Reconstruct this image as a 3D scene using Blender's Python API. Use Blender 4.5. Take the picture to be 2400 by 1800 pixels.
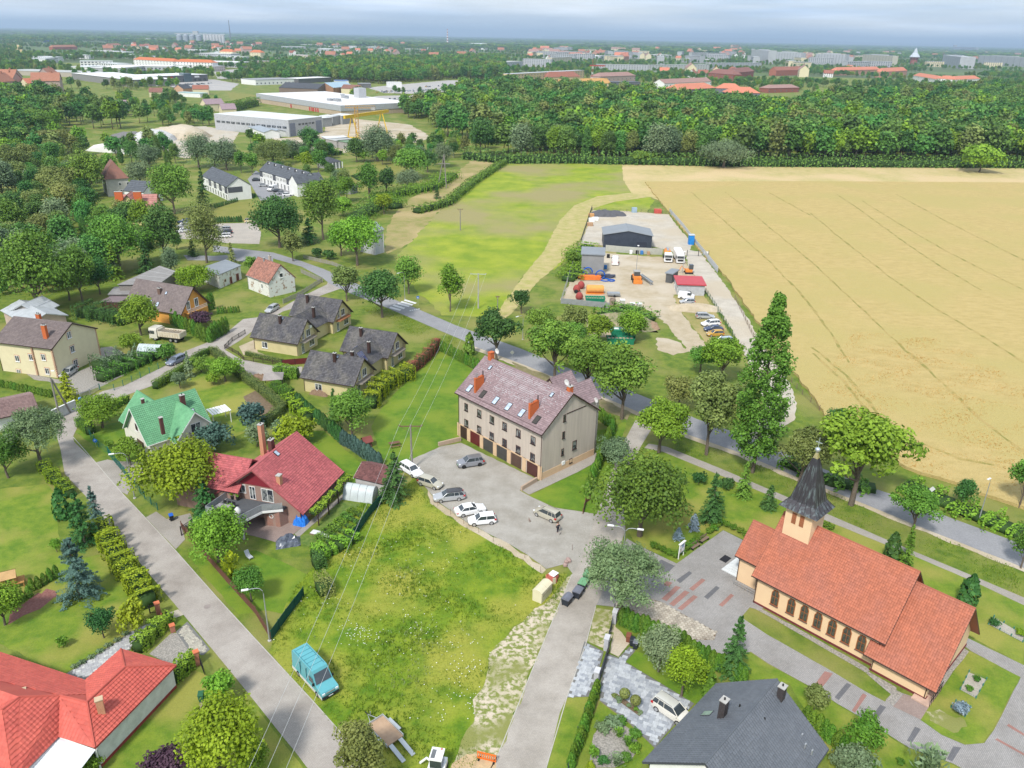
import bpy,random
from math import pi,sin,cos,atan2,atan,hypot,sqrt,log,exp,copysign,radians
import numpy as np
from mathutils import Vector,Matrix
from mathutils.geometry import tessellate_polygon
sc=bpy.context.scene
R=radians;ru=random.uniform
random.seed(7);rng=np.random.default_rng(7)
for o in list(bpy.data.objects):bpy.data.objects.remove(o)
col=sc.collection
CAMH=64.;FPX=1857.;PITCH=R(23.69);ROLL=R(1.11)
cam=bpy.data.cameras.new('drone_camera');camo=bpy.data.objects.new('drone_camera',cam);col.objects.link(camo)
sc.camera=camo
cam.sensor_width=36.;cam.lens=36.*FPX/2400.;cam.clip_start=0.5;cam.clip_end=90000
camo.location=(0,0,CAMH)
camo.rotation_euler=(Matrix.Rotation(pi/2-PITCH,3,'X')@Matrix.Rotation(ROLL,3,'Z')).to_euler()
sc.render.resolution_x=1024;sc.render.resolution_y=768
SUN_EL,SUN_AZ=50.,205.
world=bpy.data.worlds.new('World');sc.world=world;world.use_nodes=True
nt=world.node_tree;nt.nodes.clear()
def sv(n,i,v):n.inputs[i].default_value=v
def N(nt,t,**k):
 n=nt.nodes.new(t)
 for a,b in k.items():setattr(n,a,b)
 return n
out=N(nt,'ShaderNodeOutputWorld');bg=N(nt,'ShaderNodeBackground');sky=N(nt,'ShaderNodeTexSky')
sky.sky_type='NISHITA';sky.sun_disc=False;sky.sun_elevation=R(SUN_EL);sky.sun_rotation=R(SUN_AZ)
sky.air_density=1.;sky.dust_density=1.2;sky.ozone_density=1.5
tc=N(nt,'ShaderNodeTexCoord');mp=N(nt,'ShaderNodeMapping');sv(mp,'Scale',(1.,1.,14.))
nz=N(nt,'ShaderNodeTexNoise');sv(nz,'Scale',5.5);sv(nz,'Detail',8);sv(nz,'Roughness',.55)
nz2=N(nt,'ShaderNodeTexNoise');sv(nz2,'Scale',3.);sv(nz2,'Detail',5)
cr=N(nt,'ShaderNodeValToRGB');cr.color_ramp.elements[0].position=.42;cr.color_ramp.elements[1].position=.66
cr2=N(nt,'ShaderNodeValToRGB');cr2.color_ramp.elements[0].position=.3;cr2.color_ramp.elements[1].position=.75
cr2.color_ramp.elements[0].color=(6.2,8.2,11.,1);cr2.color_ramp.elements[1].color=(14.,14.4,14.8,1)
mx=N(nt,'ShaderNodeMixRGB')
mm=N(nt,'ShaderNodeMath',operation='MULTIPLY_ADD');sv(mm,1,.30);sv(mm,2,.66)
L=nt.links.new
L(tc.outputs['Generated'],mp.inputs['Vector']);L(mp.outputs[0],nz.inputs['Vector']);L(mp.outputs[0],nz2.inputs['Vector'])
L(nz.outputs['Fac'],cr.inputs['Fac']);L(nz2.outputs['Fac'],cr2.inputs['Fac'])
L(cr.outputs['Color'],mm.inputs[0]);L(mm.outputs[0],mx.inputs['Fac'])
L(sky.outputs[0],mx.inputs[1]);L(cr2.outputs['Color'],mx.inputs[2]);L(mx.outputs[0],bg.inputs['Color'])
sv(bg,'Strength',0.08)
L(bg.outputs[0],out.inputs['Surface'])
sl=bpy.data.lights.new('sun','SUN');sl.energy=3.6;sl.angle=R(8);sl.color=(1.,.96,.9)
so=bpy.data.objects.new('sun',sl);col.objects.link(so)
_az=R(SUN_AZ);_el=R(SUN_EL)
sd=Vector((sin(_az)*cos(_el),cos(_az)*cos(_el),sin(_el)))
so.rotation_euler=sd.to_track_quat('Z','Y').to_euler();so.location=(0,0,200)
vs=sc.view_settings;vs.view_transform='Standard';vs.look='None';vs.exposure=0.36;vs.gamma=1.
try:vs.use_curve_mapping=False
except Exception:pass
_cr,_sr=cos(ROLL),sin(ROLL)
_dn=np.array([0,-sin(PITCH),-cos(PITCH)]);_fw=np.array([0,cos(PITCH),-sin(PITCH)])
def ray(x,y):
 a=(x-1200)/FPX;b=(y-900)/FPX
 u=_cr*a+_sr*b;v=-_sr*a+_cr*b
 return np.array([u,0,0])+v*_dn+_fw
def G(x,y,z=0.):
 d=ray(x,y);t=(CAMH-z)/-d[2]
 return Vector((d[0]*t,d[1]*t,z))
def PJ(p):
 q=np.array([p[0],p[1],p[2]-CAMH]);u=q[0];v=q@_dn;w=q@_fw
 return 1200+FPX*(_cr*u-_sr*v)/w,900+FPX*(_sr*u+_cr*v)/w
def dist(p):return sqrt(p[0]**2+p[1]**2+(CAMH-p[2])**2)
def mpp(p):
 q=np.array([p[0],p[1],p[2]-CAMH]);return(q@_fw)/FPX
def QP(*v):return list(zip(v[::2],v[1::2]))
def zp(pts,x0,y0,s):return[(x0+x/s,y0+y/s)for x,y in pts]
def zD(*v):return zp(QP(*v),1800,1400,3.687)
def zB(*v):return zp(QP(*v),1250,1400,3.687)
def zC(*v):return zp(QP(*v),0,1400,3.687)
def zE(*v):return zp(QP(*v),0,1000,3.687)
def zF(*v):return zp(QP(*v),1300,1000,3.318)
def top_h(b,ty,hi=60.):
 B=G(*b);lo=0.
 for _ in range(36):
  m=(lo+hi)/2
  if PJ((B.x,B.y,m))[1]>ty:lo=m
  else:hi=m
 return lo
MATS={}
def mat(name,c,c2=None,rough=.85,scale=1.,detail=4,bump=0,bscale=None,metal=0,spec=.3,coord='Object',attr=0.,rnd=0.,thr=None,stretch=None,c3=None,s3=.05,fine=0):
 """procedural material: colour noise c<->c2, optional large-scale c3, per-face attribute and per-object variation"""
 if name in MATS:return MATS[name]
 m=bpy.data.materials.new(name);m.use_nodes=True;t=m.node_tree;b=t.nodes['Principled BSDF'];L=t.links.new
 sv(b,'Roughness',rough);sv(b,'Metallic',metal)
 sv(b,'Specular IOR Level',spec)
 c=tuple(c);c2=tuple(c2)if c2 is not None else tuple(x*.8 for x in c)
 if coord=='World':src=N(t,'ShaderNodeNewGeometry').outputs['Position']
 else:src=N(t,'ShaderNodeTexCoord').outputs[coord]
 if stretch:
  mp=N(t,'ShaderNodeMapping');sv(mp,'Scale',stretch[:3])
  if len(stretch)>3:sv(mp,'Rotation',(0,0,stretch[3]))
  L(src,mp.inputs['Vector']);srcs=mp.outputs[0]
 else:srcs=src
 nz=N(t,'ShaderNodeTexNoise');sv(nz,'Scale',scale);sv(nz,'Detail',detail)
 sv(nz,'Roughness',.6)
 L(srcs,nz.inputs['Vector'])
 rp=N(t,'ShaderNodeValToRGB');e=rp.color_ramp.elements
 lo,hi=thr if thr else(.35,.65)
 e[0].position=lo;e[1].position=hi;e[0].color=(*c,1);e[1].color=(*c2,1)
 L(nz.outputs['Fac'],rp.inputs['Fac']);colr=rp.outputs['Color']
 if c3 is not None:
  n3=N(t,'ShaderNodeTexNoise');sv(n3,'Scale',s3);sv(n3,'Detail',5);L(src,n3.inputs['Vector'])
  r3=N(t,'ShaderNodeValToRGB');r3.color_ramp.elements[0].position=.45;r3.color_ramp.elements[1].position=.62
  L(n3.outputs['Fac'],r3.inputs['Fac'])
  x3=N(t,'ShaderNodeMixRGB');sv(x3,2,(*tuple(c3),1));L(r3.outputs[0],x3.inputs[0]);L(colr,x3.inputs[1]);colr=x3.outputs[0]
 if fine:
  n4=N(t,'ShaderNodeTexNoise');sv(n4,'Scale',scale*9 if scale>.2 else 2.5);sv(n4,'Detail',6);sv(n4,'Roughness',.7);L(src,n4.inputs['Vector'])
  r4=N(t,'ShaderNodeMath',operation='MULTIPLY_ADD');sv(r4,1,2.6*fine);sv(r4,2,1-1.3*fine);L(n4.outputs['Fac'],r4.inputs[0])
  h4=N(t,'ShaderNodeHueSaturation');L(r4.outputs[0],h4.inputs['Value']);L(colr,h4.inputs['Color']);colr=h4.outputs[0]
 fac=None
 if attr:
  at=N(t,'ShaderNodeAttribute');at.attribute_name='cl'
  ma=N(t,'ShaderNodeMath',operation='MULTIPLY_ADD');sv(ma,1,attr*2);sv(ma,2,1-attr)
  L(at.outputs['Fac'],ma.inputs[0]);fac=ma.outputs[0]
 if rnd:
  oi=N(t,'ShaderNodeObjectInfo');mb=N(t,'ShaderNodeMath',operation='MULTIPLY_ADD');sv(mb,1,rnd*2);sv(mb,2,1-rnd)
  L(oi.outputs['Random'],mb.inputs[0])
  if fac is not None:
   mc=N(t,'ShaderNodeMath',operation='MULTIPLY');L(fac,mc.inputs[0]);L(mb.outputs[0],mc.inputs[1]);fac=mc.outputs[0]
  else:fac=mb.outputs[0]
 if fac is not None:
  hs=N(t,'ShaderNodeHueSaturation');L(fac,hs.inputs['Value']);L(colr,hs.inputs['Color']);colr=hs.outputs[0]
 L(colr,b.inputs['Base Color'])
 if bump:
  nb=N(t,'ShaderNodeTexNoise');sv(nb,'Scale',bscale or scale*4);sv(nb,'Detail',4);L(srcs,nb.inputs['Vector'])
  bp=N(t,'ShaderNodeBump');sv(bp,'Strength',min(1,bump));sv(bp,'Distance',.05*max(1,bump))
  L(nb.outputs['Fac'],bp.inputs['Height']);L(bp.outputs[0],b.inputs['Normal'])
 MATS[name]=m;return m
def gmat(*a,**k):k.setdefault('fine',.28);return mat(*a,coord='World',**k)
def brick_mat(name,c1,c2,mortar,scale,bw=.5,rh=.25,rot=0,msize=.02,rough=.85,rowoff=.5,coord='World',bump=.3,dirt=None):
 """paving or masonry too fine to build piece by piece"""
 if name in MATS:return MATS[name]
 m=bpy.data.materials.new(name);m.use_nodes=True;t=m.node_tree;b=t.nodes['Principled BSDF'];L=t.links.new
 sv(b,'Roughness',rough);sv(b,'Specular IOR Level',.25)
 if coord=='World':src=N(t,'ShaderNodeNewGeometry').outputs['Position']
 else:src=N(t,'ShaderNodeTexCoord').outputs[coord]
 mp=N(t,'ShaderNodeMapping')
 if coord=='World':sv(mp,'Rotation',(0,0,rot))
 else:sv(mp,'Rotation',rot if isinstance(rot,tuple)else(0,0,rot))
 L(src,mp.inputs['Vector'])
 bt=N(t,'ShaderNodeTexBrick');sv(bt,'Scale',scale);sv(bt,'Brick Width',bw);sv(bt,'Row Height',rh)
 sv(bt,'Mortar Size',msize);bt.offset=rowoff;sv(bt,'Bias',0)
 sv(bt,'Color1',(*tuple(c1),1));sv(bt,'Color2',(*tuple(c2),1));sv(bt,'Mortar',(*tuple(mortar),1))
 L(mp.outputs[0],bt.inputs['Vector']);colr=bt.outputs['Color']
 nz=N(t,'ShaderNodeTexNoise');sv(nz,'Scale',.25);sv(nz,'Detail',7);sv(nz,'Roughness',.65);L(src,nz.inputs['Vector'])
 rp=N(t,'ShaderNodeValToRGB');rp.color_ramp.elements[0].position=.4;rp.color_ramp.elements[1].position=.7
 rp.color_ramp.elements[0].color=(1,1,1,1);rp.color_ramp.elements[1].color=(*tuple(dirt),1)if dirt else(.8,.79,.77,1)
 mx=N(t,'ShaderNodeMixRGB',blend_type='MULTIPLY');sv(mx,0,1)
 L(nz.outputs['Fac'],rp.inputs['Fac']);L(colr,mx.inputs[1]);L(rp.outputs[0],mx.inputs[2]);L(mx.outputs[0],b.inputs['Base Color'])
 bp=N(t,'ShaderNodeBump');sv(bp,'Strength',bump);sv(bp,'Distance',.01);bp.invert=True
 L(bt.outputs['Fac'],bp.inputs['Height']);L(bp.outputs[0],b.inputs['Normal'])
 MATS[name]=m;return m
def leaf_mat(name,c,c2,rnd=.18,attr=.35,hue=.02,trans=.2):
 if name in MATS:return MATS[name]
 m=bpy.data.materials.new(name);m.use_nodes=True;t=m.node_tree;b=t.nodes['Principled BSDF'];L=t.links.new
 sv(b,'Roughness',.62);sv(b,'Specular IOR Level',.25)
 at=N(t,'ShaderNodeAttribute');at.attribute_name='cl'
 rp=N(t,'ShaderNodeValToRGB');rp.color_ramp.elements[0].color=(*tuple(c),1);rp.color_ramp.elements[1].color=(*tuple(c2),1)
 rp.color_ramp.elements[0].position=.1;rp.color_ramp.elements[1].position=.95
 L(at.outputs['Fac'],rp.inputs['Fac'])
 oi=N(t,'ShaderNodeObjectInfo');hs=N(t,'ShaderNodeHueSaturation')
 ma=N(t,'ShaderNodeMath',operation='MULTIPLY_ADD');sv(ma,1,rnd*2);sv(ma,2,1-rnd)
 mh=N(t,'ShaderNodeMath',operation='MULTIPLY_ADD');sv(mh,1,hue*2);sv(mh,2,.5-hue)
 wn=N(t,'ShaderNodeTexWhiteNoise',noise_dimensions='1D');L(oi.outputs['Random'],wn.inputs['W'])
 L(oi.outputs['Random'],ma.inputs[0]);L(wn.outputs['Value'],mh.inputs[0]);L(ma.outputs[0],hs.inputs['Value']);L(mh.outputs[0],hs.inputs['Hue']);L(rp.outputs[0],hs.inputs['Color'])
 L(hs.outputs[0],b.inputs['Base Color'])
 tr=N(t,'ShaderNodeBsdfTranslucent');mx=N(t,'ShaderNodeMixShader');sv(mx,0,trans)
 L(hs.outputs[0],tr.inputs['Color']);o=t.nodes['Material Output']
 L(b.outputs[0],mx.inputs[1]);L(tr.outputs[0],mx.inputs[2]);L(mx.outputs[0],o.inputs['Surface'])
 MATS[name]=m;return m
def paint(name,c,rough=.35,metal=0,spec=.5):return mat(name,c,tuple(x*.93 for x in tuple(c)),rough=rough,metal=metal,spec=spec,scale=2)
GLASS=mat('window_glass',(.025,.03,.04),(.20,.21,.20),rough=.12,spec=.8,scale=1.1,coord='World',thr=(.5,.56))
SKYGLASS=mat('roof_glass',(.30,.36,.45),(.45,.52,.6),rough=.1,spec=.9,scale=1.2)
WHITE=paint('white_paint',(.78,.78,.76));BLACK=mat('black_rubber',(.018,.018,.018),rough=.75)
DKBROWN=mat('dark_brown_metal',(.055,.03,.025),rough=.5);STEEL=mat('grey_steel',(.42,.43,.44),(.34,.35,.36),rough=.45,metal=.5)
BRICKRED=brick_mat('chimney_brick',(.42,.13,.06),(.34,.10,.05),(.3,.2,.16),1,.25,.075,coord='Object',rot=(R(90),0,0))
WOOD=mat('weathered_wood',(.16,.11,.075),(.24,.18,.13),scale=3,stretch=(8,8,1));GREYWOOD=mat('grey_wood',(.27,.25,.23),(.18,.16,.14),scale=3,stretch=(8,8,1))
CONC=mat('concrete',(.42,.41,.38),(.33,.32,.30),scale=1.5,bump=.2)
BARK=mat('bark',(.10,.075,.055),(.17,.14,.11),scale=6,stretch=(3,3,.6),bump=.6)
WMEM=mat('white_membrane',(.70,.70,.69),(.60,.60,.60),scale=.04);SALM=mat('salmon_roof',(.55,.20,.12));MAUV=mat('mauve_brown_roof',(.33,.20,.17));DRBK=mat('dark_red_brick',(.28,.10,.07));ANTW=mat('anthracite_wall',(.15,.16,.18));BRRF=mat('brick_red_roof',(.30,.12,.08));PALR=mat('pale_roof',(.58,.60,.60),(.52,.54,.55),scale=.05);FARG=mat('far_glass',(.08,.09,.11));DULR=mat('dull_roof',(.42,.43,.41));SBDR=mat('steel_blue_door',(.2,.22,.27));ANTR=mat('anthracite_roof',(.10,.11,.125),attr=.1);RETD=mat('retail_dark',(.15,.15,.155));BWFR=mat('brick_wall_far',(.36,.13,.08));ORTD=mat('orange_tiles_dull',(.36,.16,.10));ORGR=mat('orange_roof',(.52,.16,.06));MVRF=mat('mauve_roof',(.3,.22,.24));OBRK=mat('orange_brick',(.52,.13,.04),(.44,.11,.035),scale=9);MBRK=mat('maroon_brick',(.12,.045,.04),(.09,.04,.035),scale=9);GALV=mat('galvanised',(.35,.37,.38),rough=.4,metal=.4);DPNK=mat('dull_pink_wall',(.42,.32,.28));TRCW=mat('terracotta_wall',(.48,.26,.18));TRCT=mat('terracotta',(.40,.17,.08));BALG=mat('balcony_grey',(.30,.27,.23));DTRM=mat('dark_trim',(.06,.065,.075));TANB=mat('tan_brick',(.52,.28,.16),(.42,.2,.12),scale=9);PZNC=mat('polished_zinc',(.65,.7,.75),rough=.2,metal=.7);DPLA=mat('dark_plastic',(.03,.03,.03),rough=.6);PICW=mat('picnic_wood',(.17,.09,.06));DRKF=mat('dark_roof',(.07,.075,.085));BRDR=mat('brown_door',(.14,.04,.03));CHRD=mat('chimney_red',(.35,.08,.06));DRYL=mat('dry_lawn',(.21,.20,.045),(.16,.175,.03),coord='World',scale=.2,detail=7);PRSL=mat('porch_slab',(.52,.36,.28));PWWL=mat('pink_white_wall',(.6,.52,.48));SRGY=mat('shed_roof_grey',(.30,.31,.33))
FB5=[(0,3,2,1),(0,1,5,4),(1,2,6,5),(2,3,7,6),(3,0,4,7)]
FB6=[(0,1,2,3),(7,6,5,4),(0,4,5,1),(1,5,6,2),(2,6,7,3),(3,7,4,0)]
class MB:
 def __init__(s):s.v=[];s.f=[]
 def add(s,vs,fs):
  n=len(s.v);s.v+=[tuple(v)for v in vs];s.f+=[tuple(i+n for i in f)for f in fs];return s
 def box(s,x0,y0,z0,x1,y1,z1,rot=0,c=(0,0)):
  vs=[(x0,y0,z0),(x1,y0,z0),(x1,y1,z0),(x0,y1,z0),(x0,y0,z1),(x1,y0,z1),(x1,y1,z1),(x0,y1,z1)]
  if rot:
   a,b=cos(rot),sin(rot);vs=[(c[0]+(x-c[0])*a-(y-c[1])*b,c[1]+(x-c[0])*b+(y-c[1])*a,z)for x,y,z in vs]
  return s.add(vs,[(0,3,2,1),(4,5,6,7),(0,1,5,4),(1,2,6,5),(2,3,7,6),(3,0,4,7)])
 def prism(s,poly,z0,z1):
  n=len(poly)
  if sum(poly[i][0]*poly[(i+1)%n][1]-poly[(i+1)%n][0]*poly[i][1]for i in range(n))<0:poly=poly[::-1]
  vs=[(p[0],p[1],z0)for p in poly]+[(p[0],p[1],z1)for p in poly]
  tris=tessellate_polygon([[Vector((p[0],p[1],0))for p in poly]])
  fs=[(i,(i+1)%n,(i+1)%n+n,i+n)for i in range(n)]
  for t in tris:
   a,b,c=[Vector((poly[i][0],poly[i][1]))for i in t]
   if(b-a).cross(c-a)<0:t=(t[0],t[2],t[1])
   fs.append(tuple(i+n for i in t));fs.append((t[0],t[2],t[1]))
  return s.add(vs,fs)
 def extr(s,prof,x0,x1):
  n=len(prof);vs=[(x0,p[0],p[1])for p in prof]+[(x1,p[0],p[1])for p in prof]
  return s.add(vs,[(i,i+n,(i+1)%n+n,(i+1)%n)for i in range(n)]+[tuple(range(n)),tuple(range(2*n-1,n-1,-1))])
 def tube(s,pts,rad,n=6,cap=True):
  pts=[Vector(p)for p in pts]
  if not hasattr(rad,'__len__'):rad=[rad]*len(pts)
  vs=[];fs=[]
  for i,p in enumerate(pts):
   d=(pts[min(i+1,len(pts)-1)]-pts[max(i-1,0)]).normalized()
   u=d.cross(Vector((0,0,1))if abs(d.z)<.95 else Vector((1,0,0))).normalized();w=d.cross(u)
   for k in range(n):
    a=2*pi*k/n;vs.append(p+(u*cos(a)+w*sin(a))*rad[i])
  for i in range(len(pts)-1):
   for k in range(n):fs.append((i*n+k,i*n+(k+1)%n,(i+1)*n+(k+1)%n,(i+1)*n+k))
  if cap:fs.append(tuple(range(n))[::-1]);fs.append(tuple(range((len(pts)-1)*n,len(pts)*n)))
  return s.add(vs,fs)
 def lathe(s,prof,n=12,c=(0,0,0)):
  vs=[];fs=[]
  for r,z in prof:
   for k in range(n):a=2*pi*k/n;vs.append((c[0]+r*cos(a),c[1]+r*sin(a),c[2]+z))
  for i in range(len(prof)-1):
   for k in range(n):fs.append((i*n+k,i*n+(k+1)%n,(i+1)*n+(k+1)%n,(i+1)*n+k))
  fs.append(tuple(range(n))[::-1]);fs.append(tuple(range((len(prof)-1)*n,len(prof)*n)))
  return s.add(vs,fs)
 def wheel(s,cx,cy,cz,r,w,n=14):
  vs=[];fs=[]
  for y in(cy-w/2,cy+w/2):
   for k in range(n):a=2*pi*k/n;vs.append((cx+r*cos(a),y,cz+r*sin(a)))
  fs=[(k,k+n,(k+1)%n+n,(k+1)%n)for k in range(n)]+[tuple(range(n)),tuple(range(2*n-1,n-1,-1))]
  return s.add(vs,fs)
 def mesh(s,name,smooth=0,attr=None):
  me=bpy.data.meshes.new(name);me.from_pydata(s.v,[],s.f)
  if attr is not None:
   a=me.attributes.new('cl','FLOAT','FACE');a.data.foreach_set('value',attr)
  if smooth:
   me.polygons.foreach_set('use_smooth',[True]*len(me.polygons));me.set_sharp_from_angle(angle=R(smooth))
  return me
def link(name,data,m=None,parent=None,label=None,cat=None,group=None,kind=None,loc=None,rz=None,scale=None):
 o=bpy.data.objects.new(name,data);col.objects.link(o)
 if m is not None and data is not None and len(data.materials)==0:
  for q in(m if isinstance(m,(list,tuple))else[m]):data.materials.append(q)
 if parent is not None:o.parent=parent
 if label:o['label']=label
 if cat:o['category']=cat
 if group:o['group']=group
 if kind:o['kind']=kind
 if loc is not None:o.location=loc
 if rz is not None:o.rotation_euler=(0,0,rz)
 if scale is not None:o.scale=scale
 return o
def part(name,mb,m,parent,kind=None,smooth=0,label=None,attr=None,**k):
 me=mb.mesh(name,smooth,attr)if isinstance(mb,MB)else mb
 return link(name,me,m,parent,label,None,None,kind,**k)
def pbox(name,m,parent,*v):return part(name,MB().box(*v),m,parent)
def ptube(name,m,parent,*v):return part(name,MB().tube(*v),m,parent)
def plathe(name,m,parent,*v):return part(name,MB().lathe(*v),m,parent)
def thing(name,label,cat,loc=(0,0,0),rz=0,group=None,mb=None,m=None,smooth=0,scale=None):
 me=mb.mesh(name,smooth)if isinstance(mb,MB)else mb
 return link(name,me,m,None,label,cat,group,None,Vector(loc),rz,scale)
def jitter(pts,step,amp):
 outp=[];n=len(pts)
 for i in range(n):
  a=pts[i];b=pts[(i+1)%n];d=(b-a).length;k=max(1,int(d/step))
  for j in range(k):
   p=a.lerp(b,j/k)
   if j or amp>.3:p=p+Vector((ru(-amp,amp),ru(-amp,amp),0))
   outp.append(p)
 return outp
SHN=[0]
def sheet(name,px,z,m,kind='structure',jit=.12,step=1.2,parent=None,thick=0,**k):
 pts=[G(x,y)for x,y in px]
 SHN[0]+=1;z+=(SHN[0]%19)*.0005
 c=sum(pts,Vector())/len(pts);far=dist(c)
 if far>250:step*=far/150
 if jit:pts=jitter(pts,step,jit)
 o=sum(pts,Vector())/len(pts)
 loc=[p-o for p in pts];mb=MB()
 tris=tessellate_polygon([loc]);fs=[]
 for t in tris:
  a,b,cc=[loc[i]for i in t]
  if(b-a).cross(cc-a).z<0:t=(t[0],t[2],t[1])
  fs.append(t)
 if thick:mb.prism([(p.x,p.y)for p in loc],-thick,0)
 else:mb.add(loc,fs)
 ob=part(name,mb,m,parent,kind=kind,loc=(o.x,o.y,z))
 for a,b in k.items():ob[a]=b
 return ob
def ribbon(pts,w):
 L_,R_=[],[]
 for i,p in enumerate(pts):
  d=(pts[min(i+1,len(pts)-1)]-pts[max(i-1,0)]);d.z=0;d.normalize();n=Vector((-d.y,d.x,0))*w/2
  L_.append(p+n);R_.append(p-n)
 return L_,R_
def in_poly(x,y,poly):
 c=False;n=len(poly)
 for i in range(n):
  x1,y1=poly[i];x2,y2=poly[(i+1)%n]
  if(y1>y)!=(y2>y)and x<(x2-x1)*(y-y1)/(y2-y1)+x1:c=not c
 return c
def clip(poly,a,b,c):
 o=[];n=len(poly)
 for i in range(n):
  p,q=poly[i],poly[(i+1)%n];dp=a*p[0]+b*p[1]-c;dq=a*q[0]+b*q[1]-c
  if dp<=1e-9:o.append(p)
  if(dp<0<dq)or(dq<0<dp):
   t=dp/(dp-dq);o.append((p[0]+(q[0]-p[0])*t,p[1]+(q[1]-p[1])*t))
 return o
def tile_face(pts,udir,tw,th,lift=.075,side=.035):
 """pts: coplanar polygon (CCW seen from outside); udir along the eave; returns MB and attr list"""
 pts=[Vector(p)for p in pts];nrm=Vector((0,0,0))
 for i in range(len(pts)):nrm+=pts[i].cross(pts[(i+1)%len(pts)])
 nrm.normalize()
 if nrm.z<0:pts=pts[::-1];nrm=-nrm
 u=(Vector(udir)-nrm*Vector(udir).dot(nrm)).normalized();v=nrm.cross(u)
 if v.z<0:u=-u;v=nrm.cross(u)
 o=pts[0];P=[((p-o).dot(u),(p-o).dot(v))for p in pts]
 x0=min(p[0]for p in P);x1=max(p[0]for p in P);y0=min(p[1]for p in P);y1=max(p[1]for p in P)
 n=len(P);ar=sum(P[i][0]*P[(i+1)%n][1]-P[(i+1)%n][0]*P[i][1]for i in range(n))
 if ar<0:P=P[::-1]
 edges=[]
 for i in range(n):
  p,q=P[i],P[(i+1)%n];ex,ey=q[0]-p[0],q[1]-p[1];edges.append((ey,-ex,ey*p[0]-ex*p[1]))
 mb=MB();at=[]
 ni=max(1,round((x1-x0)/tw));nj=max(1,round((y1-y0)/th));tw=(x1-x0)/ni;th=(y1-y0)/nj
 def W(x,y,z):return o+u*x+v*y+nrm*z
 for j in range(nj):
  for i in range(ni):
   a,b=x0+i*tw,y0+j*th;c,d=a+tw,b+th
   cell=[(a,b),(c,b),(c,d),(a,d)];cut=False
   for e in edges:
    mxv=max(e[0]*p[0]+e[1]*p[1]-e[2]for p in cell);
    if mxv>1e-6:
     cell=clip(cell,*e);cut=True
     if len(cell)<3:break
   if len(cell)<3:continue
   r=random.random()
   if cut:
    k=len(mb.v);hs=[lift*(1-(p[1]-b)/th)+.004 for p in cell]
    mb.add([W(p[0],p[1],h)for p,h in zip(cell,hs)],[tuple(range(len(cell)))]);at.append(r)
    lows=[p for p in cell if abs(p[1]-b)<1e-6]
    if len(lows)==2:
     lows.sort();mb.add([W(*lows[0],0),W(*lows[1],0),W(*lows[1],lift+.004),W(*lows[0],lift+.004)],[(0,1,2,3)]);at.append(r)
   else:
    m_=a+tw*.35;g=side
    mb.add([W(a,b,lift),W(m_,b,lift+g),W(c,b,lift),W(a,d,.004),W(m_,d,.004+g),W(c,d,.004),W(a,b,0),W(c,b,0)],[(0,1,4,3),(1,2,5,4),(6,7,2,1,0)]);at+=[r]*3
 return mb,at
def roof_slab(parent,pts,udir,m,tile=(.3,.34),thick=.16,name='roof_slope',lift=.075,side=.035,mt=None):
 pts=[Vector(p)for p in pts];nrm=Vector((0,0,0))
 for i in range(len(pts)):nrm+=pts[i].cross(pts[(i+1)%len(pts)])
 nrm.normalize()
 if nrm.z<0:pts=pts[::-1];nrm=-nrm
 n=len(pts);mb=MB();lo=[p-nrm*thick for p in pts]
 mb.add(pts+lo,[tuple(range(n)),tuple(range(2*n-1,n-1,-1))]+[(i,i+n,(i+1)%n+n,(i+1)%n)for i in range(n)])
 ob=part(name,mb,m,parent)
 if tile:
  tb,at=tile_face(pts,udir,tile[0],tile[1],lift,side)
  part('roof_tiles',tb,mt or m,ob,kind='stuff',attr=at)
 return ob
_wc={}
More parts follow.
